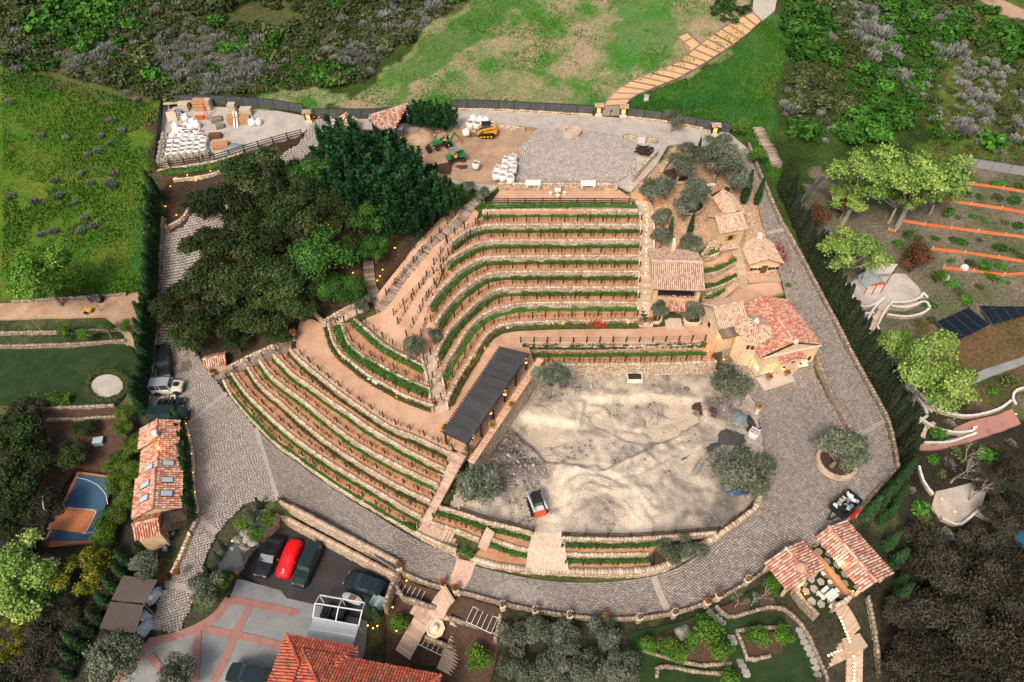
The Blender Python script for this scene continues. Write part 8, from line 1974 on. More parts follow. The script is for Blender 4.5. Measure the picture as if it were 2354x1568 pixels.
for y in(-.6,.6):MB().bar((-1.3,y*.5,.6),(-1.6,y*1.6,.1),.12).build('stabiliser',M['tractor_green'],tt,local=True)
a,b=W(1062,361,14.3),W(1033,366,14.3);d=b-a
ug=thing('utility_vehicle','green two seat utility vehicle with grey canopy and cargo box','utility vehicle',tuple(W(1047,369,13.9)),math.atan2(d.y,d.x))
MB().box((1.0,0,.75),(.8,1.25,.5)).build('bonnet',M['tractor_green'],ug,local=True,bevel=.12);MB().box((0,0,.5),(2.6,1.15,.25)).build('chassis',M['iron'],ug,local=True,bevel=.03)
cb=MB();cb.box((-.95,0,.85),(1.0,1.35,.1));cb.box((-.95,.65,1.05),(1.0,.06,.35));cb.box((-.95,-.65,1.05),(1.0,.06,.35));cb.box((-1.43,0,1.05),(.06,1.35,.35));cb.build('cargo_box',M['tractor_green'],ug,local=True)
for y in(-.33,.33):MB().box((.05,y,.85),(.45,.5,.2)).build('seat',M['seat_tan'],ug,local=True,bevel=.04);MB().box((-.22,y,1.15),(.12,.5,.5)).build('seat_back',M['seat_tan'],ug,local=True,bevel=.03)
MB().box((.15,0,1.95),(1.35,1.3,.08)).build('canopy',M['tarp_grey'],ug,local=True,bevel=.03)
for x in(-.4,.75):
 for y in(-.6,.6):MB().bar((x*1.1,y,.7),(x,y,1.93),.06).build('canopy_post',M['iron'],ug,local=True)
for y in(-.62,.62):
 for x in(.95,-.95):wheel(ug,x,y,.34,.26,'rim_yellow')
p=W(1935,1170,2.6);td=thing('dump_trailer','black dump trailer full of rubbish on the turning court','trailer',tuple(p),.62)
m=MB();m.box((0,0,.75),(3.3,1.8,.1));m.box((0,.87,1.15),(3.3,.07,.8));m.box((0,-.87,1.15),(3.3,.07,.8));m.box((-1.62,0,1.15),(.07,1.8,.8));m.box((1.62,0,1.15),(.07,1.8,.8));m.build('box',M['car_trim'],td,local=True)
for x in np.linspace(-1.4,1.4,5):
 for y in(-.93,.93):MB().box((x,y,1.1),(.08,.07,.85)).build('rib',M['iron'],td,local=True)
for y in(-.95,.95):
 for x in(-.4,.4):wheel(td,x,y,.36,.22)
MB().bar((-1.6,-.4,.6),(-2.8,0,.5),.12).build('drawbar',M['iron'],td,local=True);MB().bar((-1.6,.4,.6),(-2.8,0,.5),.12).build('drawbar',M['iron'],td,local=True)
for i in range(16):MB().box((RD.uniform(-1.3,1.3),RD.uniform(-.65,.65),1.0+RD.uniform(0,.35)),(RD.uniform(.3,.8),RD.uniform(.2,.5),RD.uniform(.1,.4)),RD.uniform(0,3)).build('debris',M[RD.choice(['bag_white','tarp_grey','box_teal','pale_wood','boulder'])],td,local=True,bevel=.03)
for i,(u,v,l)in enumerate([(1968,1180,'red fuel can beside the dump trailer, upper'),(1958,1188,'red fuel can beside the dump trailer, lower')]):
 t=thing('fuel_can',l,'can',tuple(G(u,v)),.5);MB().box((0,0,.28),(.62,.42,.55)).build('body',M['red_plastic'],t,local=True,bevel=.06);MB().bar((-.15,0,.62),(.15,0,.62),.07).build('handle',M['red_plastic'],t,local=True)
# ------------------------------------------------------------------ bags and stored goods
gb1='filled bags behind the yellow loader';ZB=13.95
for i,(u,v)in enumerate([(1081,294),(1097,295),(1113,295),(1130,296)]):bulk_bag(f'open white bag of gravel behind the yellow loader, {["first","second","third","fourth"][i]} from the wheelbarrow',W(u,v,ZB),1.25)
for i,(u,v)in enumerate([(1088,279),(1103,281),(1117,283)]):bulk_bag(f'tied white sack in the rear row behind the gravel bags, {["left","middle","right"][i]}',W(u,v,ZB),1.15,full=False)
bulk_bag('white sack lying on its side in front of the loader forks',W(1070,308,ZB),1.25,full=False,lying=True);bulk_bag('single white bag standing alone on the sandy yard',W(1094,386,ZB),1.15)
for i,(u,v)in enumerate([(1144,396),(1163,377),(1179,372),(1162,390),(1180,388),(1157,402),(1179,398),(1140,411),(1155,415),(1171,408),(1173,420),(1172,383)]):bulk_bag('white bulk bag of rubble in the cluster at the edge of the cobbled plaza',W(u,v,ZB),1.2,'rock_fill','white bags clustered at the cobbled plaza')
YG=[(275,675),(385,670),(495,655),(610,650),(265,745),(370,740),(480,710),(560,705),(665,690),(765,670),(260,805),(355,795),(465,775),(560,760),(655,760),(755,740),(245,870),(345,860),(450,845),(555,830),(655,820),(755,800)]
for i,(x,y)in enumerate(YG):
 p=G(352.9+x*.15618,220.6+y*.15618+5);bulk_bag('open white bag of gravel in the rows of the storage yard',p+Vector((0,0,.04)),1.1,'gravel_fill' if y>680 else 'rock_fill','gravel bags in rows in the storage yard')
for i,(x,y)in enumerate([(480,330),(500,440),(340,450),(580,380),(650,440),(660,540),(710,610),(300,610),(410,600),(520,590),(600,620),(430,500),(560,470),(350,540),(480,540),(1460,400),(1560,390)]):
 p=G(352.9+x*.15618,220.6+y*.15618+5);bulk_bag('slumped white sack in the heap of the storage yard' if x<1000 else f'white sack beside the orange crates, {"left" if x < 1500 else "right"}',p+Vector((0,0,.04)),RD.uniform(1.05,1.35),group='white sacks heaped in the storage yard' if x<1000 else None,full=RD.random()<.4)
def stone_cage(label,p,group):
 t=thing('stone_pallet',label,'stone pallet',tuple(p),RD.uniform(-.1,.1),group)
 if 'cage' not in CACHE:
  rng=np.random.default_rng(9);n=80;C=np.column_stack([rng.uniform(-.45,.45,(n,2)),rng.uniform(.2,1.0,n)]);e=rng.normal(size=(n,3,3));s=rng.uniform(.08,.15,(n,1))
  X=e[:,0]/np.linalg.norm(e[:,0],axis=1)[:,None];Y=np.cross(X,e[:,1]);Y/=np.linalg.norm(Y,axis=1)[:,None];Z=np.cross(X,Y);V,F,k=boxes_np(C,X*s,Y*s*.8,Z*s*.7,True)
  CACHE['cage']=(MB().box((0,0,.07),(1.05,1.05,.14)).mesh('pallet',M['timber_grey']),mesh_np('stones',V,F,M['rock_bits'],np.repeat(rng.random(n),k)),MB().box((0,0,.55),(.86,.86,.85)).mesh('core',M['rock_fill']))
 a,b,c=CACHE['cage'];link('pallet',a,t);stuff(link('stones',b,t));link('core',c,t)
for x,y in[(190,600),(185,650),(150,720),(145,790),(140,860),(120,930),(230,945),(320,940),(415,930),(510,920),(605,910),(700,890),(800,870),(110,985),(200,990)]:stone_cage('pallet of cream building stones along the storage yard fence',G(352.9+x*.15618,220.6+y*.15618+5)+Vector((0,0,.05)),'stone pallets along the storage yard fence')
def yp(x,y):return G(352.9+x*.15618,220.6+y*.15618)+Vector((0,0,.06))
def crate(label,x,y,size,rz=0,m='orange_wood',n=5,levels=3,group=None):
 p=yp(x,y);t=thing('wooden_crate',label,'crate',tuple(p),rz,group);L,Wd,H=size
 for k in range(levels):
  z=H*(k+.5)/levels
  for s in(-1,1):MB().box((0,s*Wd/2,z),(L,.05,H/levels*.85)).build('side_board',M[m],t,local=True);MB().box((s*L/2,0,z),(.05,Wd,H/levels*.85)).build('end_board',M[m],t,local=True)
 for k in range(n):MB().box((0,Wd*((k+.5)/n-.5),H),(L,Wd/n*.85,.05)).build('lid_board',M[m],t,local=True)
 return t
crate('large orange timber crate stack below the short ladder',1200,400,(1.9,1.2,1.3));crate('second orange timber crate beside the short ladder',1360,395,(1.6,1.1,1.1));crate('crate of terracotta pieces above the large orange crate',1180,250,(1.2,1.0,1.6),m='pale_wood');crate('open crate at the rear of the storage yard',1380,280,(1.8,1.1,1.2),m='pale_wood')
crate('orange timber bundle left of the blue tarpaulin',1000,760,(2.4,1.3,.8),.15);crate('reddish timber box above the orange bundle',920,620,(1.9,.9,.7),.1,'door_wood');crate('grey slatted pallets in the middle of the storage yard',930,370,(1.7,1.3,.5),.4,'timber_grey');crate('small grey pallet stack of stones in the yard',985,470,(1.2,1.0,.5),.4,'timber_grey')
crate('stack of terracotta tile crates behind the red ladder',700,200,(1.9,1.2,1.7),-.1);crate('tile crate right of the red ladder',820,190,(1.1,1.1,1.6),-.1,'pale_wood');crate('grey crate at the upper left of the storage yard',470,210,(1.5,1.1,1.2),0,'pale_wood');crate('low orange crate at the foot of the red ladder',690,340,(1.3,.6,.5),0,'orange_paint')
for i,(x,y,l)in enumerate([(260,340,'left'),(320,340,'right')]):
 t=thing('plywood_sheet',f'leaning plywood sheet at the left end of the yard, {l}','board',tuple(yp(x,y+30)),.2);MB().box((0,0,.7),(.9,.06,1.5),mtx=Matrix.Rotation(-.5,4,'X')).build('sheet',M['pale_wood'],t,local=True)
lb=thing('lumber_stack','stack of long pale planks at the rear fence of the storage yard','lumber',tuple(yp(420,170)),.18)
for k in range(6):MB().box((0,(k%3)*.2,.7+(k//3)*.12),(5.5,.17,.1)).build('plank',M['pale_wood'],lb,local=True)
for x in(-2,2):MB().box((x,.2,.32),(.2,.8,.64)).build('bearer',M['timber_grey'],lb,local=True)
def ladder(label,p,yaw,L,lean,m,n=9,w=.45):
 t=thing('ladder',label,'ladder',tuple(p),yaw);d=Vector((0,math.sin(lean),math.cos(lean)))*L
 for s in(-1,1):MB().bar((s*w/2,0,0),Vector((s*w/2,0,0))+d,.09,.07).build('rail',M[m],t,local=True)
 for k in range(1,n):q=d*(k/n);MB().bar(Vector((-w/2,0,0))+q,Vector((w/2,0,0))+q,.06).build('rung',M[m],t,local=True)
ladder('bright red ladder leaning on the tile crates',yp(785,360),.08,3.2,.55,'red_plastic');ladder('grey aluminium ladder leaning on the orange crates',yp(1215,480),0,2.6,.6,'rim_metal',7);ladder('short wooden ladder leaning beside the plywood',yp(385,370),0,1.9,.6,'pale_wood',6)
def heap(name,label,p,r,h,m,seed,cat,sq=(1,1),rot=0):
 rng=np.random.default_rng(seed);n=18;k=7;vs=[(0,0,h)]
 for j in range(1,k):
  f=j/(k-1)
  for i in range(n):a=6.283*i/n;q=r*f*(1+.16*math.sin(a*3+seed)+.1*rng.normal());vs.append((q*math.cos(a)*sq[0],q*math.sin(a)*sq[1],max(0,h*(1-f**1.6)*(1+.12*rng.normal()))-(.05 if j==k-1 else 0)))
 t=MB().add(vs,[(0,1+i,1+(i+1)%n)for i in range(n)]+[(1+j*n+i,1+(j+1)*n+i,1+(j+1)*n+(i+1)%n,1+j*n+(i+1)%n)for j in range(k-2)for i in range(n)])
 o=t.build(name,M[m],smooth=True);o.location=p;o.rotation_euler.z=rot;return tag(o,label,cat)
heap('tarpaulin','blue tarpaulin heap at the upper left of the storage yard',yp(370,260),.9,.8,'tarp_blue',1,'tarp');heap('tarpaulin','long grey blue tarpaulin along the storage yard rail fence',yp(1200,760),1.9,.6,'tarp_grey',2,'tarp',(1,.45),.15);heap('tarpaulin','dark tarpaulin bundle over the gravel bags',yp(770,830),.8,.9,'tarp_grey',3,'tarp',(1,.5),.2)
heap('sand_pile','brown sand pile at the left of the sandy yard',G(975,318),2.4,1.3,'yard_sand',4,'sand');heap('soil_patch','dark moist soil heap below the utility vehicle',G(1022,385),1.6,.25,'mulch',5,'soil');heap('soil_patch','small dark soil heap left of the lone white bag',G(1063,384),.9,.18,'mulch',6,'soil',(1.4,.7))
heap('tarpaulin','bright blue tarpaulin beside the right courtyard olive',W(1688,1127,ZC),1.2,.3,'tarp_blue',7,'tarp',(1.2,.6),-.3);heap('boulder','grey covered mound at the right of the dug courtyard',W(1700,962,ZC),1.25,.7,'tarp_grey',8,'mound');heap('soil_patch','dark wet concrete spill in the courtyard, right',W(1680,1006,ZC+.2),1.5,.2,'wet_grey',9,'spill',(1.2,.8));heap('soil_patch','dark branching wet streak across the courtyard',W(1612,1036,ZC+.2),2.2,.25,'wet_grey',10,'spill',(1.3,.25),.45);heap('soil_patch','dark damp hollow near the courtyard rim below the turret olive',W(1638,940,ZC),1.9,.15,'mulch',12,'soil',(1.3,.7))
t=thing('concrete_log','grey concrete pipe length lying in the dug courtyard','pipe',tuple(W(1603,1078,ZC+.25)),.95);MB().tube([(-1.0,0,.3),(1.0,0,.3)],.36,12).build('barrel',M['boulder'],t,local=True)
t=thing('plank','broad pale plank propped on the sand pile','board',tuple(G(985,312)+Vector((0,0,.5))),-.35);MB().box((0,0,0),(2.4,.55,.08),mtx=Matrix.Rotation(.2,4,'Y')).build('board',M['pale_wood'],t,local=True)
t=thing('timber_ladder','wooden ladder frame lying right of the sand pile','board',tuple(G(1012,304)+Vector((0,0,.15))),.5)  # a timber ladder frame, rails and rungs lying flat
for y in(-.25,.25):MB().box((0,y,0),(2.0,.1,.12)).build('rail',M['timber_grey'],t,local=True)
for x in(-.8,0,.8):MB().box((x,0,0),(.1,.5,.1)).build('rung',M['timber_grey'],t,local=True)
bulk_bag('white sack on the concrete blocks at the right of the courtyard',W(1729,1003,ZC),1.3,'rock_fill')
cbk=thing('block_stack','zigzag row of dark concrete blocks at the courtyard edge','blocks',tuple(W(1720,975,ZC)))
for u,v in[(1718,960),(1722,966),(1726,972),(1729,979),(1722,985),(1730,987),(1738,988),(1712,958)]:q=W(u,v,ZC+.2);MB().box(q,(.75,.4,.4),RD.uniform(-.3,.6)).build('block',M['asphalt'],cbk)
for u,v,l in[(1738,945,'orange flower urn on a stone post at the courtyard edge')]:
 t=thing('stone_post','cream round stone post at the right courtyard edge','post',tuple(W(u,v+4,3)),0);MB().lathe((0,0,0),[(.3,0),(.26,.6),(.3,.95)],12).build('shaft',M['stone_trim'],t,local=True);pot(l,W(u,v+4,3)+Vector((0,0,.95)),.8,'flower_orange')
t=thing('scaffold','blue steel scaffold and ladders beside the triangular tile roof','scaffold',tuple(G(918,318)))
for x in(-.6,.6):
 for y in(-.6,.6):MB().box((x,y,.9),(.1,.1,1.8)).build('leg',M['blue_paint'],t,local=True)
for z in(.5,1.2,1.8):
 for y in(-.6,.6):MB().bar((-.6,y,z),(.6,y,z),.08).build('brace',M['blue_paint'],t,local=True)
for k in range(5):MB().box((0,-.5+k*.25,1.86),(1.5,.2,.06)).build('plank',M['timber_grey'],t,local=True)
MB().box((.5,-.9,.35),(.5,.4,.7)).build('toolbox',M['loader_yellow'],t,local=True,bevel=.03);MB().box((1.0,-1.2,.25),(.3,.3,.5)).build('canister',M['red_plastic'],t,local=True,bevel=.04)
t=thing('well_ring','round pale stone well ring on the cobbled plaza','well',tuple(W(1313,308,14.05)));n=18
ws=MB().box((0,0,0),(.52,.5,.7)).mesh('ring_stone',M['step_stone'])
for k in range(n):a=6.283*k/n;link('ring_stone',ws,t,(1.25*math.cos(a),1.25*math.sin(a),.35),a+math.pi/2)
MB().lathe((0,0,.1),[(1.0,0),(1.0,.05)],20).build('basin_floor',M['gravel_grey'],t,local=True)
def bench(label,p,rz,L=1.7,back=True,m='white_stone'):
 t=thing('stone_bench',label,'bench',tuple(p),rz);MB().box((0,0,.45),(L,.5,.12)).build('seat',M[m],t,local=True,bevel=.03)
 for x in(-L*.38,L*.38):MB().box((x,0,.2),(.22,.42,.4)).build('leg',M[m],t,local=True,bevel=.02)
 if back:MB().box((0,.24,.75),(L,.12,.6)).build('backrest',M[m],t,local=True,bevel=.03)
bench('white stone bench on the plaza parapet, left',W(1225,430,13.9),0,2.2);bench('white stone bench on the plaza parapet, right',W(1351,431,13.9),0,2.2)
bench('white bench left of the chapel door',W(1760,858,3.1),.26,1.7);bench('white bench right of the chapel door',W(1840,845,3.1),.26,1.7);bench('pale stone bench on the path below the flower beds',W(1633,676,6.0),.3,1.7,False);bench('pale bench against the low hedge on the middle path',W(858,880,6.02),-.55,1.6,False);bench('pale bench at the right bend of the middle path',W(1174,757,6.02),.1,1.4,False);bench('long pale stone bench in the upper garden',G(1629,432),.35,1.9,False)
t=thing('patio_table','white square stone table on the railed patio','table',tuple(W(1281,446,13.12)));MB().box((0,0,.72),(.9,.9,.1)).build('top',M['white_stone'],t,local=True,bevel=.02);MB().box((0,0,.34),(.4,.4,.68)).build('pedestal',M['white_stone'],t,local=True)
for i,(dx,dy,l)in enumerate([(-1.0,-.2,'left of'),(1.0,-.2,'right of'),(0,-.95,'in front of')]):
 t=thing('stone_stool',f'white stone stool {l} the patio table','stool',tuple(W(1281,446,13.12)+Vector((dx,dy,0))));MB().box((0,0,.42),(.5,.5,.1)).build('seat',M['white_stone'],t,local=True,bevel=.02);MB().box((0,0,.2),(.3,.3,.38)).build('base',M['white_stone'],t,local=True)
ft=thing('fountain_trough','white stone fountain trough at the foot of the tall cream wall','fountain',tuple(W(1457,872,ZC)))
m=MB();m.box((0,.6,.35),(2.0,.12,.7));m.box((0,-.6,.35),(2.0,.12,.7));m.box((-.94,0,.35),(.12,1.2,.7));m.box((.94,0,.35),(.12,1.2,.7));m.box((0,0,.1),(2.0,1.2,.2));m.build('trough',M['white_stone'],ft,local=True);MB().box((0,0,.5),(1.78,1.1,.04)).build('water',M['trough_water'],ft,local=True)
t=thing('stone_planter','round stone kerb planter of the olive in the turning court','planter',tuple(G(1920,1066)))
for k in range(20):
 a=6.283*k/20;MB().box((2.1*math.cos(a),2.1*math.sin(a),.3),(.72,.4,.6),a+math.pi/2).build('kerb_stone',M['step_stone'],t,local=True)
MB().lathe((0,0,0),[(1.95,.3),(1.95,.45)],20).build('soil',M['mulch'],t,local=True)
for u,v,r,l in[(1556,402,2.0,'round mulch bed under the double olive'),(1580,470,2.2,'round mulch bed above the garden wall'),(1652,442,1.9,'round mulch bed behind the rear gable house')]:
 p=G(u,v);t=thing('tree_bed',l,'planter',tuple(p));MB().lathe((0,0,0),[(r,-.3),(r,.12)],24).build('soil',M['mulch'],t,local=True)
 for k in range(22):a=6.283*k/22;MB().box(((r+.1)*math.cos(a),(r+.1)*math.sin(a),.08),(r*.29,.2,.35),a+math.pi/2).build('kerb_stone',M['step_stone'],t,local=True)
t=thing('lumber_pile','dark pile of old beams on the cobbled plaza','lumber',tuple(W(1482,352,14.0)))
for k in range(16):MB().box((RD.uniform(-.5,.5),RD.uniform(-.9,.9),.15+.08*(k//2)),(RD.uniform(1.6,2.8),.16,.14),RD.uniform(-.5,.9)).build('beam',M['dark_wood'],t,local=True)
t=thing('crate_box','white crate beside the beam pile on the plaza','crate',tuple(W(1473,326,14.0)));MB().box((0,0,.5),(1.1,.9,1.0)).build('box',M['white_cap'],t,local=True);MB().box((0,0,1.02),(.9,.7,.06)).build('load',M['rock_fill'],t,local=True)
stone_wall('short stone parapet at the right rim of the cobbled plaza',WL([(1455,402),(1480,375),(1508,345)],14.5),.7,toward=(-.6,-.5));stone_wall('low orange lit stone wall along the garden path',WL([(1518,395),(1530,375),(1550,350)],14.0),.7,toward=(-.6,-.5));stone_wall('low stone kerb between gravel court and cobbled plaza, right',WL([(1430,311),(1470,316),(1512,322)],14.5),.5);stone_wall('low stone kerb between gravel court and sandy yard, left',WL([(1140,290),(1165,291),(1206,296)],14.4),.5)
t=thing('basketball_hoop','freestanding basketball hoop with clear backboard at the sports court','hoop',tuple(W(135,1190,-2.15)),.5)
MB().tube([(-.9,0,.1),(-.7,0,2.3),(-.1,0,3.0)],.07,8).build('pole',M['iron'],t,local=True);bb=MB().box((0,0,3.2),(.05,1.7,1.0)).build('backboard',M['skylight'],t,local=True);fr_=MB()
for a,b in(((0,-.85,2.7),(0,.85,2.7)),((0,.85,2.7),(0,.85,3.7)),((0,.85,3.7),(0,-.85,3.7)),((0,-.85,3.7),(0,-.85,2.7)),((.04,-.3,2.9),(.04,.3,2.9)),((.04,-.3,3.35),(.04,.3,3.35)),((.04,-.3,2.9),(.04,-.3,3.35)),((.04,.3,2.9),(.04,.3,3.35))):fr_.bar(a,b,.06)
fr_.build('backboard_frame',M['line_white'],bb,local=True);MB().tube([(.28+.23*math.cos(k*.524),.23*math.sin(k*.524),2.85)for k in range(13)],.025,5,cap=False).build('rim',M['orange_paint'],t,local=True);MB().box((-.95,0,.12),(.9,.7,.24)).build('base',M['iron'],t,local=True)
for i,(u,v,l)in enumerate([(216,687,'left'),(232,688,'right')]):
 t=thing('refuse_bin',f'black refuse bin by the dirt lane wall, {l}','bin',tuple(G(u,v+5)));MB().box((0,0,.5),(.8,.7,1.0),taper=1.1).build('body',M['car_trim'],t,local=True,bevel=.04);MB().box((0,.02,1.04),(.9,.8,.08)).build('lid',M['car_trim'],t,local=True,bevel=.02)
t=thing('hand_cart','yellow cart on the dirt lane','cart',tuple(G(205,718)));MB().box((0,0,.45),(1.1,.7,.35)).build('tray',M['loader_yellow'],t,local=True,bevel=.04)
for y in(-.4,.4):wheel(t,-.2,y,.28,.12)
t=thing('cistern_box','pale square tank lid in the neighbour yard','box',tuple(G(230,1020)),.2);MB().box((0,0,.4),(1.1,.8,.8)).build('cabinet',M['box_teal'],t,local=True,bevel=.03);MB().box((.05,0,.83),(1.2,.9,.06)).build('lid',M['skylight'],t,local=True)
for i,(u,v)in enumerate([(2170,640),(2214,618)]):
 t=thing('boulder',f'pale rounded garden rock near the lowest orange edging, {["left","right"][i]}','rock',tuple(G(u,v)));m=MB().lathe((0,0,-.1),[(.5,0),(.62,.3),(.5,.65),(.2,.85)],9);m.build('stone',M['white_cap'],t,local=True)
for i in range(14):
 u,v=[(560,1222),(575,1215),(590,1200),(545,1240),(535,1262),(605,1180),(555,1262),(550,1285),(580,1245),(565,1180),(1575,1448),(1565,1452),(1200,0),(568,1235)][i]
 if u==1200:continue
 s=RD.uniform(.4,.8);o=heap('boulder',f'grey boulder {"beside the citrus mulch bed" if u > 1000 else "on the planted bank left of the parking wall"}'+(', left' if u==1565 else ', right' if u==1575 else ''),G(u,v),s,s*.8,'boulder',20+i,'rock')
 if u<1000:o['group']='boulders on the bank'
t=thing('netted_cage','dark netted pond cover on the bank left of the parking','net',tuple(G(528,1283)),.5);MB().box((0,0,.5),(2.6,3.6,.06)).build('net',M['fence_mesh'],t,local=True)
for x in(-1.25,1.25):
 for y in(-1.7,1.7):MB().box((x,y,.2),(.1,.1,.7)).build('leg',M['iron'],t,local=True)
fo=thing('fire_fountain','octagonal lit fountain in the stair garden','fountain',tuple(W(1001,1447,-2.6)));m=MB();m.lathe((0,0,0),[(1.0,0),(1.05,.45),(.85,.45),(.82,.25)],8);m.build('basin',M['stone_trim'],fo,local=True);MB().lathe((0,0,.2),[(.3,0),(.35,.5),(.2,.6)],8).build('pedestal',M['stone_trim'],fo,local=True)
# ------------------------------------------------------------------ lamps
def add_light(parent,loc,e,col=(1,.55,.22),r=.12):
 ld=bpy.data.lights.new('lamp_light','POINT');ld.energy=e;ld.color=col;ld.shadow_soft_size=r;lo=bpy.data.objects.new('lamp_light',ld);COL.objects.link(lo);lo.parent=parent;lo.location=loc
STL=[(1078,370),(1090,405),(1105,452),(1103,492),(1103,515),(1100,550),(1100,573),(1098,612),(1097,655),(1097,675),(1097,730),(1097,750),(1095,788),(1095,845),(1095,868),(1092,925),(1092,945),(1090,1027),(1088,1085),(1087,1150),(1087,1170),(1086,1210),(1086,1230),(1086,1250),(1086,1283),(1086,1303)]
def step_light(p,label,group,s=1.0,yaw=0):
 t=thing('step_light',label,'lamp',tuple(p),yaw,group);t.scale=(s,)*3
 if 'sl' not in CACHE:CACHE['sl']=(MB().lathe((0,0,0),[(.2,0),(.2,.03)],10).mesh('rim',M['iron']),MB().lathe((0,0,.025),[(.17,0),(.15,.05),(.06,.08)],10).mesh('glow_lens',M['path_glow']))
 link('rim',CACHE['sl'][0],t);link('glow_lens',CACHE['sl'][1],t)
zs=np.interp([367.7+y*.2813 for x,y in STL],[464,495,545,640,745],[13.1,12.5,11.3,8.9,6.1])
for(x,y),z in zip(STL,zs):step_light(W(1176.5+x*.2813,367.7+y*.2813,z+.08),'small glowing light set in the long stairway','step lights of the long stairway',.65)
for i in range(2,55):
 if i%2:step_light(Vector((P_logs[i]+P_logs[i+1])/2)+Vector((0,0,.14)),'amber light between the log steps','lights of the log steps',.6)
for x,y in[(590,1042),(603,1072),(615,1100),(625,1128),(637,1157),(648,1184),(658,1212),(668,1240)]:step_light(W(1764.7+x*.2813,1126.5+y*.2813,np.interp(y,[1042,1240],[-.1,-1.7])+.15),'bright step light on the long garden stair','lights of the long garden stair',.8)
for x,y in[(495,1352),(520,1340),(545,1328),(572,1318),(600,1308)]:step_light(W(1764.7+x*.2813,1126.5+y*.2813,-2.4),'bright step light on the short side stair','lights of the side stair',.75)
for x,y in[(700,1358),(704,1414),(703,1442),(703,1472),(702,1503),(702,1533),(701,1560)]:step_light(W(1764.7+x*.2813,1126.5+y*.2813,np.interp(y,[1358,1560],[-2.5,-3.4])+.1),'bright step light on the lower garden stair','lights of the lower garden stair',.8)
for x,y in[(1325,650),(1325,668),(1325,688),(1325,705)]:step_light(W(1176.5+x*.2813,367.7+y*.2813,10.4),'amber light on the walk behind the pavilion chimney','lights behind the pavilion',.9)
for u,v in[(433,983),(441,1010),(446,1052),(450,1095),(454,1140),(457,1186),(441,1238),(419,1292)]:lamp_spot(G(u,v)+Vector((0,0,.6)),'small amber lamp on the wall left of the entrance drive','lamps on the drive wall',.1,light=6)
PTH=[(1236,749),(1266,750),(1294,751),(1352,751),(1382,751),(1441,751),(1138,772),(1114,805),(1096,830),(1082,848),(1067,872),(1030,905)]
for u,v in PTH:lamp_spot(W(u,v,6.0),'small glowing path lamp under the lowest terrace hedge','lamps along the middle path',.12,light=9)
for u,v in[(778,798),(787,828),(820,853),(912,917),(935,925)]:lamp_spot(W(u,v,6.0),'small glowing lamp along the left bend of the middle path','lamps along the left path',.1,light=5)
for u,v in[(406,413),(432,406),(485,397),(452,419),(393,432),(525,385),(382,478),(407,498)]:lamp_spot(G(u,v),'amber garden lamp in the planting below the storage yard','lamps below the storage yard',.13,light=12)
for u,v in[(432,720),(470,762),(478,756),(490,760),(475,768),(442,726)]:lamp_spot(G(u,v,.3)+Vector((0,0,3.6)),'bright warm lantern among the oaks above the drive','lanterns in the oaks',.15,'lamp_glow',40)
for u,v in[(755,522),(705,580),(702,590),(812,632),(897,528),(908,575),(880,625),(874,640),(868,650),(630,482)]:lamp_spot(G(u,v)+Vector((0,0,.1)),'amber lamp glowing among the oak trunks','amber lamps in the wood',.12,'lamp_glow',18)
for u,v,z,l,e in[(1495,447,13.4,'bright round lamp at the head of the long stairway',120),(1086,1003,8.3,'lit lantern on the pergola wall, lowest',40),(1127,948,8.3,'lit lantern on the pergola wall, middle',40),(1160,905,8.3,'lit lantern on the pergola wall, upper',40),(1208,832,8.3,'lit lantern at the upper pergola corner',40)]:
 p=W(u,v,z);t=thing('lantern',l,'lamp',(p.x,p.y,z-1.4));MB().tube([(0,0,0),(0,0,1.15)],.045,6).build('pole',M['iron'],t,local=True);MB().lathe((0,0,1.15),[(.1,0),(.18,.12),(.18,.3),(.06,.42)],8).build('glass',M['lamp_glow'],t,local=True);MB().lathe((0,0,1.55),[(.2,0),(.03,.14)],8).build('cap',M['iron'],t,local=True);add_light(t,(0,0,1.85),e)
for u,v,z,l,e in[(1625,810,5.3,'amber lamp left of the turret steps',30),(1662,830,4.0,'amber lamp in the niche under the turret ramp',40),(1848,1368,1.0,'glowing lamps at the hearth of the small pavilion',30),(1958,1362,1.2,'lit sconce at the head of the garden stair',30),(1985,1352,1.8,'orange basket lamp at the bar pavilion corner',25),(535,1246,-.3,'amber lamp among the boulders by the pond',12),(846,1440,-3.5,'ground lamp by the dark cypresses, left',10),(858,1446,-3.5,'ground lamp by the dark cypresses, middle',10),(868,1441,-3.5,'ground lamp by the dark cypresses, right',10),(912,1452,-3.3,'ground lamp under the left citrus tree',14),(1090,1522,-3.8,'ground lamp under the right citrus tree',14),(935,1337,-1.9,'wall lamp above the upper left garden bed',12),(1000,1455,-2.2,'fire glow in the octagonal fountain',20),(903,1398,-1.8,'amber lamp on the left wall of the stair garden',8),(2162,1150,-1.6,'warm lamp at the flagged terrace, left',25),(2132,1163,-1.6,'warm lamp at the foot of the brick stair',25),(2192,1180,-1.6,'warm lamp at the flagged terrace, right',25),(2236,985,.6,'white lamp at the tip of the brick path wall',30),(2332,955,.6,'white lamp at the right end of the brick path',30),(2280,1345,-3.6,'small lamp deep in the lower right wood',20)]:
 lamp_spot(W(u,v,z),l,None,.12,'lamp_glow',e*.6)
for u,v in[(1066,253),(1110,253),(1155,255),(1200,257),(1245,259),(1290,262),(1335,264),(1470,274),(1505,278),(1540,283),(1575,290),(723,273),(735,273),(762,273)]:lamp_spot(G(u,v)+Vector((0,-.25,.15)),'tiny lamp at the foot of the black boundary fence','lamps of the boundary fence',.08,light=3)
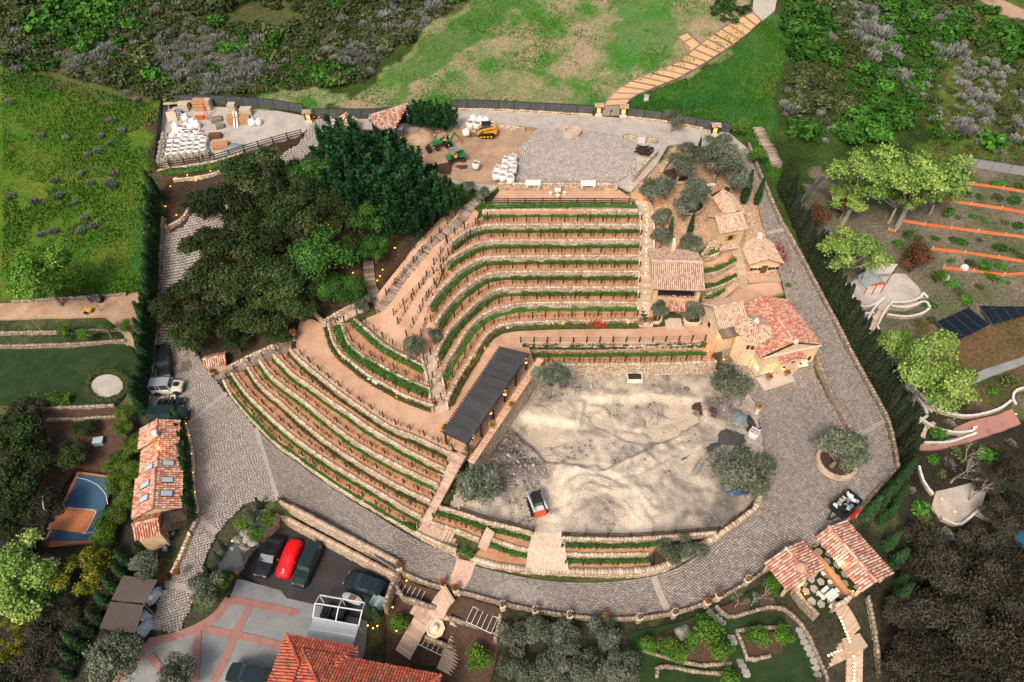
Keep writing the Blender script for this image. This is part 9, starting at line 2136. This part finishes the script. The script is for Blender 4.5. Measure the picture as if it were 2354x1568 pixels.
add_light(tu,tu.matrix_basis.to_3x3().inverted()@Vector((.6,-3.2,1.2)),45);add_light(wg,(1.0,-.8,4.2),60);add_light(ch,(1.7,-1.2,1.6),25);add_light(ch,(6.6,-1.2,1.6),25);add_light(ct,(1,-1.0,1.6),18);add_light(th_,(-.6,-1.2,1.5),30);add_light(t2,(-.6,3.0,2.6),50);add_light(t1,(1.5,-1.0,1.5),20);add_light(h3,(2.2,-1.0,4.0),25)
for u,v,z,l,f,s in[(1766,872,3.1,'pot of dark red flowers left of the chapel door','flower_red',1.0),(1806,862,3.1,'pot of magenta flowers right of the chapel door','flower_red',1.0),(1073,1038,6.0,'flower pot at the lower end of the pergola wall','flower_mix',1.0),(1130,982,7.0,'flower basket on the pergola wall, middle','flower_orange',.9),(1175,935,7.0,'flower basket on the pergola wall, upper','flower_orange',.9),(1024,990,6.0,'yellow flowering pot at the lower pergola corner','flower_orange',1.1),(998,934,6.1,'flower urn left of the central stair foot','flower_red',.8),(1024,925,6.1,'empty looking urn right of the central stair foot','flower_mix',.7),(1065,1272,1.6,'dark plant urn at the road stair, left','hedge_leaf',.9),(1082,1282,1.4,'dark plant urn at the road stair, right','hedge_leaf',.9),(676,772,6.5,'tall pot of red flowers at the head of the plank stair','flower_red',1.1),(492,860,1.8,'pink flower box at the foot of the plank stair','flower_red',1.1),(1470,742,6.4,'flower shrub pot left of the long stair foot','flower_mix',1.0),(1494,742,6.4,'red flower pot right of the long stair foot','flower_red',1.0),(1808,664,6.0,'plant pot at the path corner by the perimeter road','hedge_leaf',1.0),(1955,1005,3.2,'dark planted urn at the end of the kerb wall','hedge_leaf',.9),(410,1320,.0,'dark flower tub beside the drive wall','flower_red',1.0),(380,1335,-1.0,'red flower tub by the brown shelter','flower_red',1.0)]:
 pot(l,W(u,v,z),s,f)
br=thing('barrel_group','cluster of dark round pots south of the slatted pergola','pots',tuple(G(372,1245)))
for k in range(14):x,y=RD.uniform(-1.4,1.4),RD.uniform(-1.3,1.3);MB().lathe((x,y,0),[(.2,0),(.28,.25),(.26,.5),(.2,.5)],10).build('pot',M[RD.choice(['car_trim','boulder','tarp_grey'])],br,local=True)
bgv=heap('bougainvillea','crimson bougainvillea spilling over the cottage roof edge',Vector((38.2,75.2,8.0)),.2,.1,'mulch',44,'shrub');rng=np.random.default_rng(4);C=rng.normal(size=(500,3))*np.array([.45,1.5,.5]);V,F,r=leaves(C,.24,rng=rng);stuff(link('foliage',mesh_np('foliage',V[:1000],F[:250],M['rust_leaf'],r[:250]),bgv));stuff(link('blossom',mesh_np('blossom',V[1000:],F[:250],M['flower_red'],r[250:]),bgv))
hg=hedge('crimson flowering shrub in the lowest terrace hedge',WL([(1355,752),(1375,752),(1392,752)],6.0),.7,1.0,'flower_red',off=.1)
hedge('dark red climbing plants on the wall facing the pergola',WL([(1040,915),(1060,880),(1078,850)],6.0),.45,.7,'rust_leaf',flowers='flower_red',toward=(.8,-.6))
for i,(u,v)in enumerate([(1199,96),(1335,76),(1444,96),(1290,230),(1571,256),(998,124),(1148,220),(768,237),(599,238),(1684,276)]):
 p=G(u,v);t=thing('sprinkler_stake','thin blue grey sprinkler stake standing in the upper meadow','stake',tuple(p),0,'sprinkler stakes');MB().bar((0,0,0),(0,0,1.0),.08).build('stem',M['tarp_grey'],t,local=True);MB().box((0,0,1.05),(.2,.2,.16)).build('head',M['blue_paint'],t,local=True)
t=thing('utility_cabinet','small pale cabinet beside the foot of the timber trail','box',tuple(G(1484,232)));MB().box((0,0,.45),(.7,.5,.9)).build('body',M['white_cap'],t,local=True,bevel=.03);MB().box((0,0,.93),(.8,.6,.07)).build('lid',M['box_teal'],t,local=True)
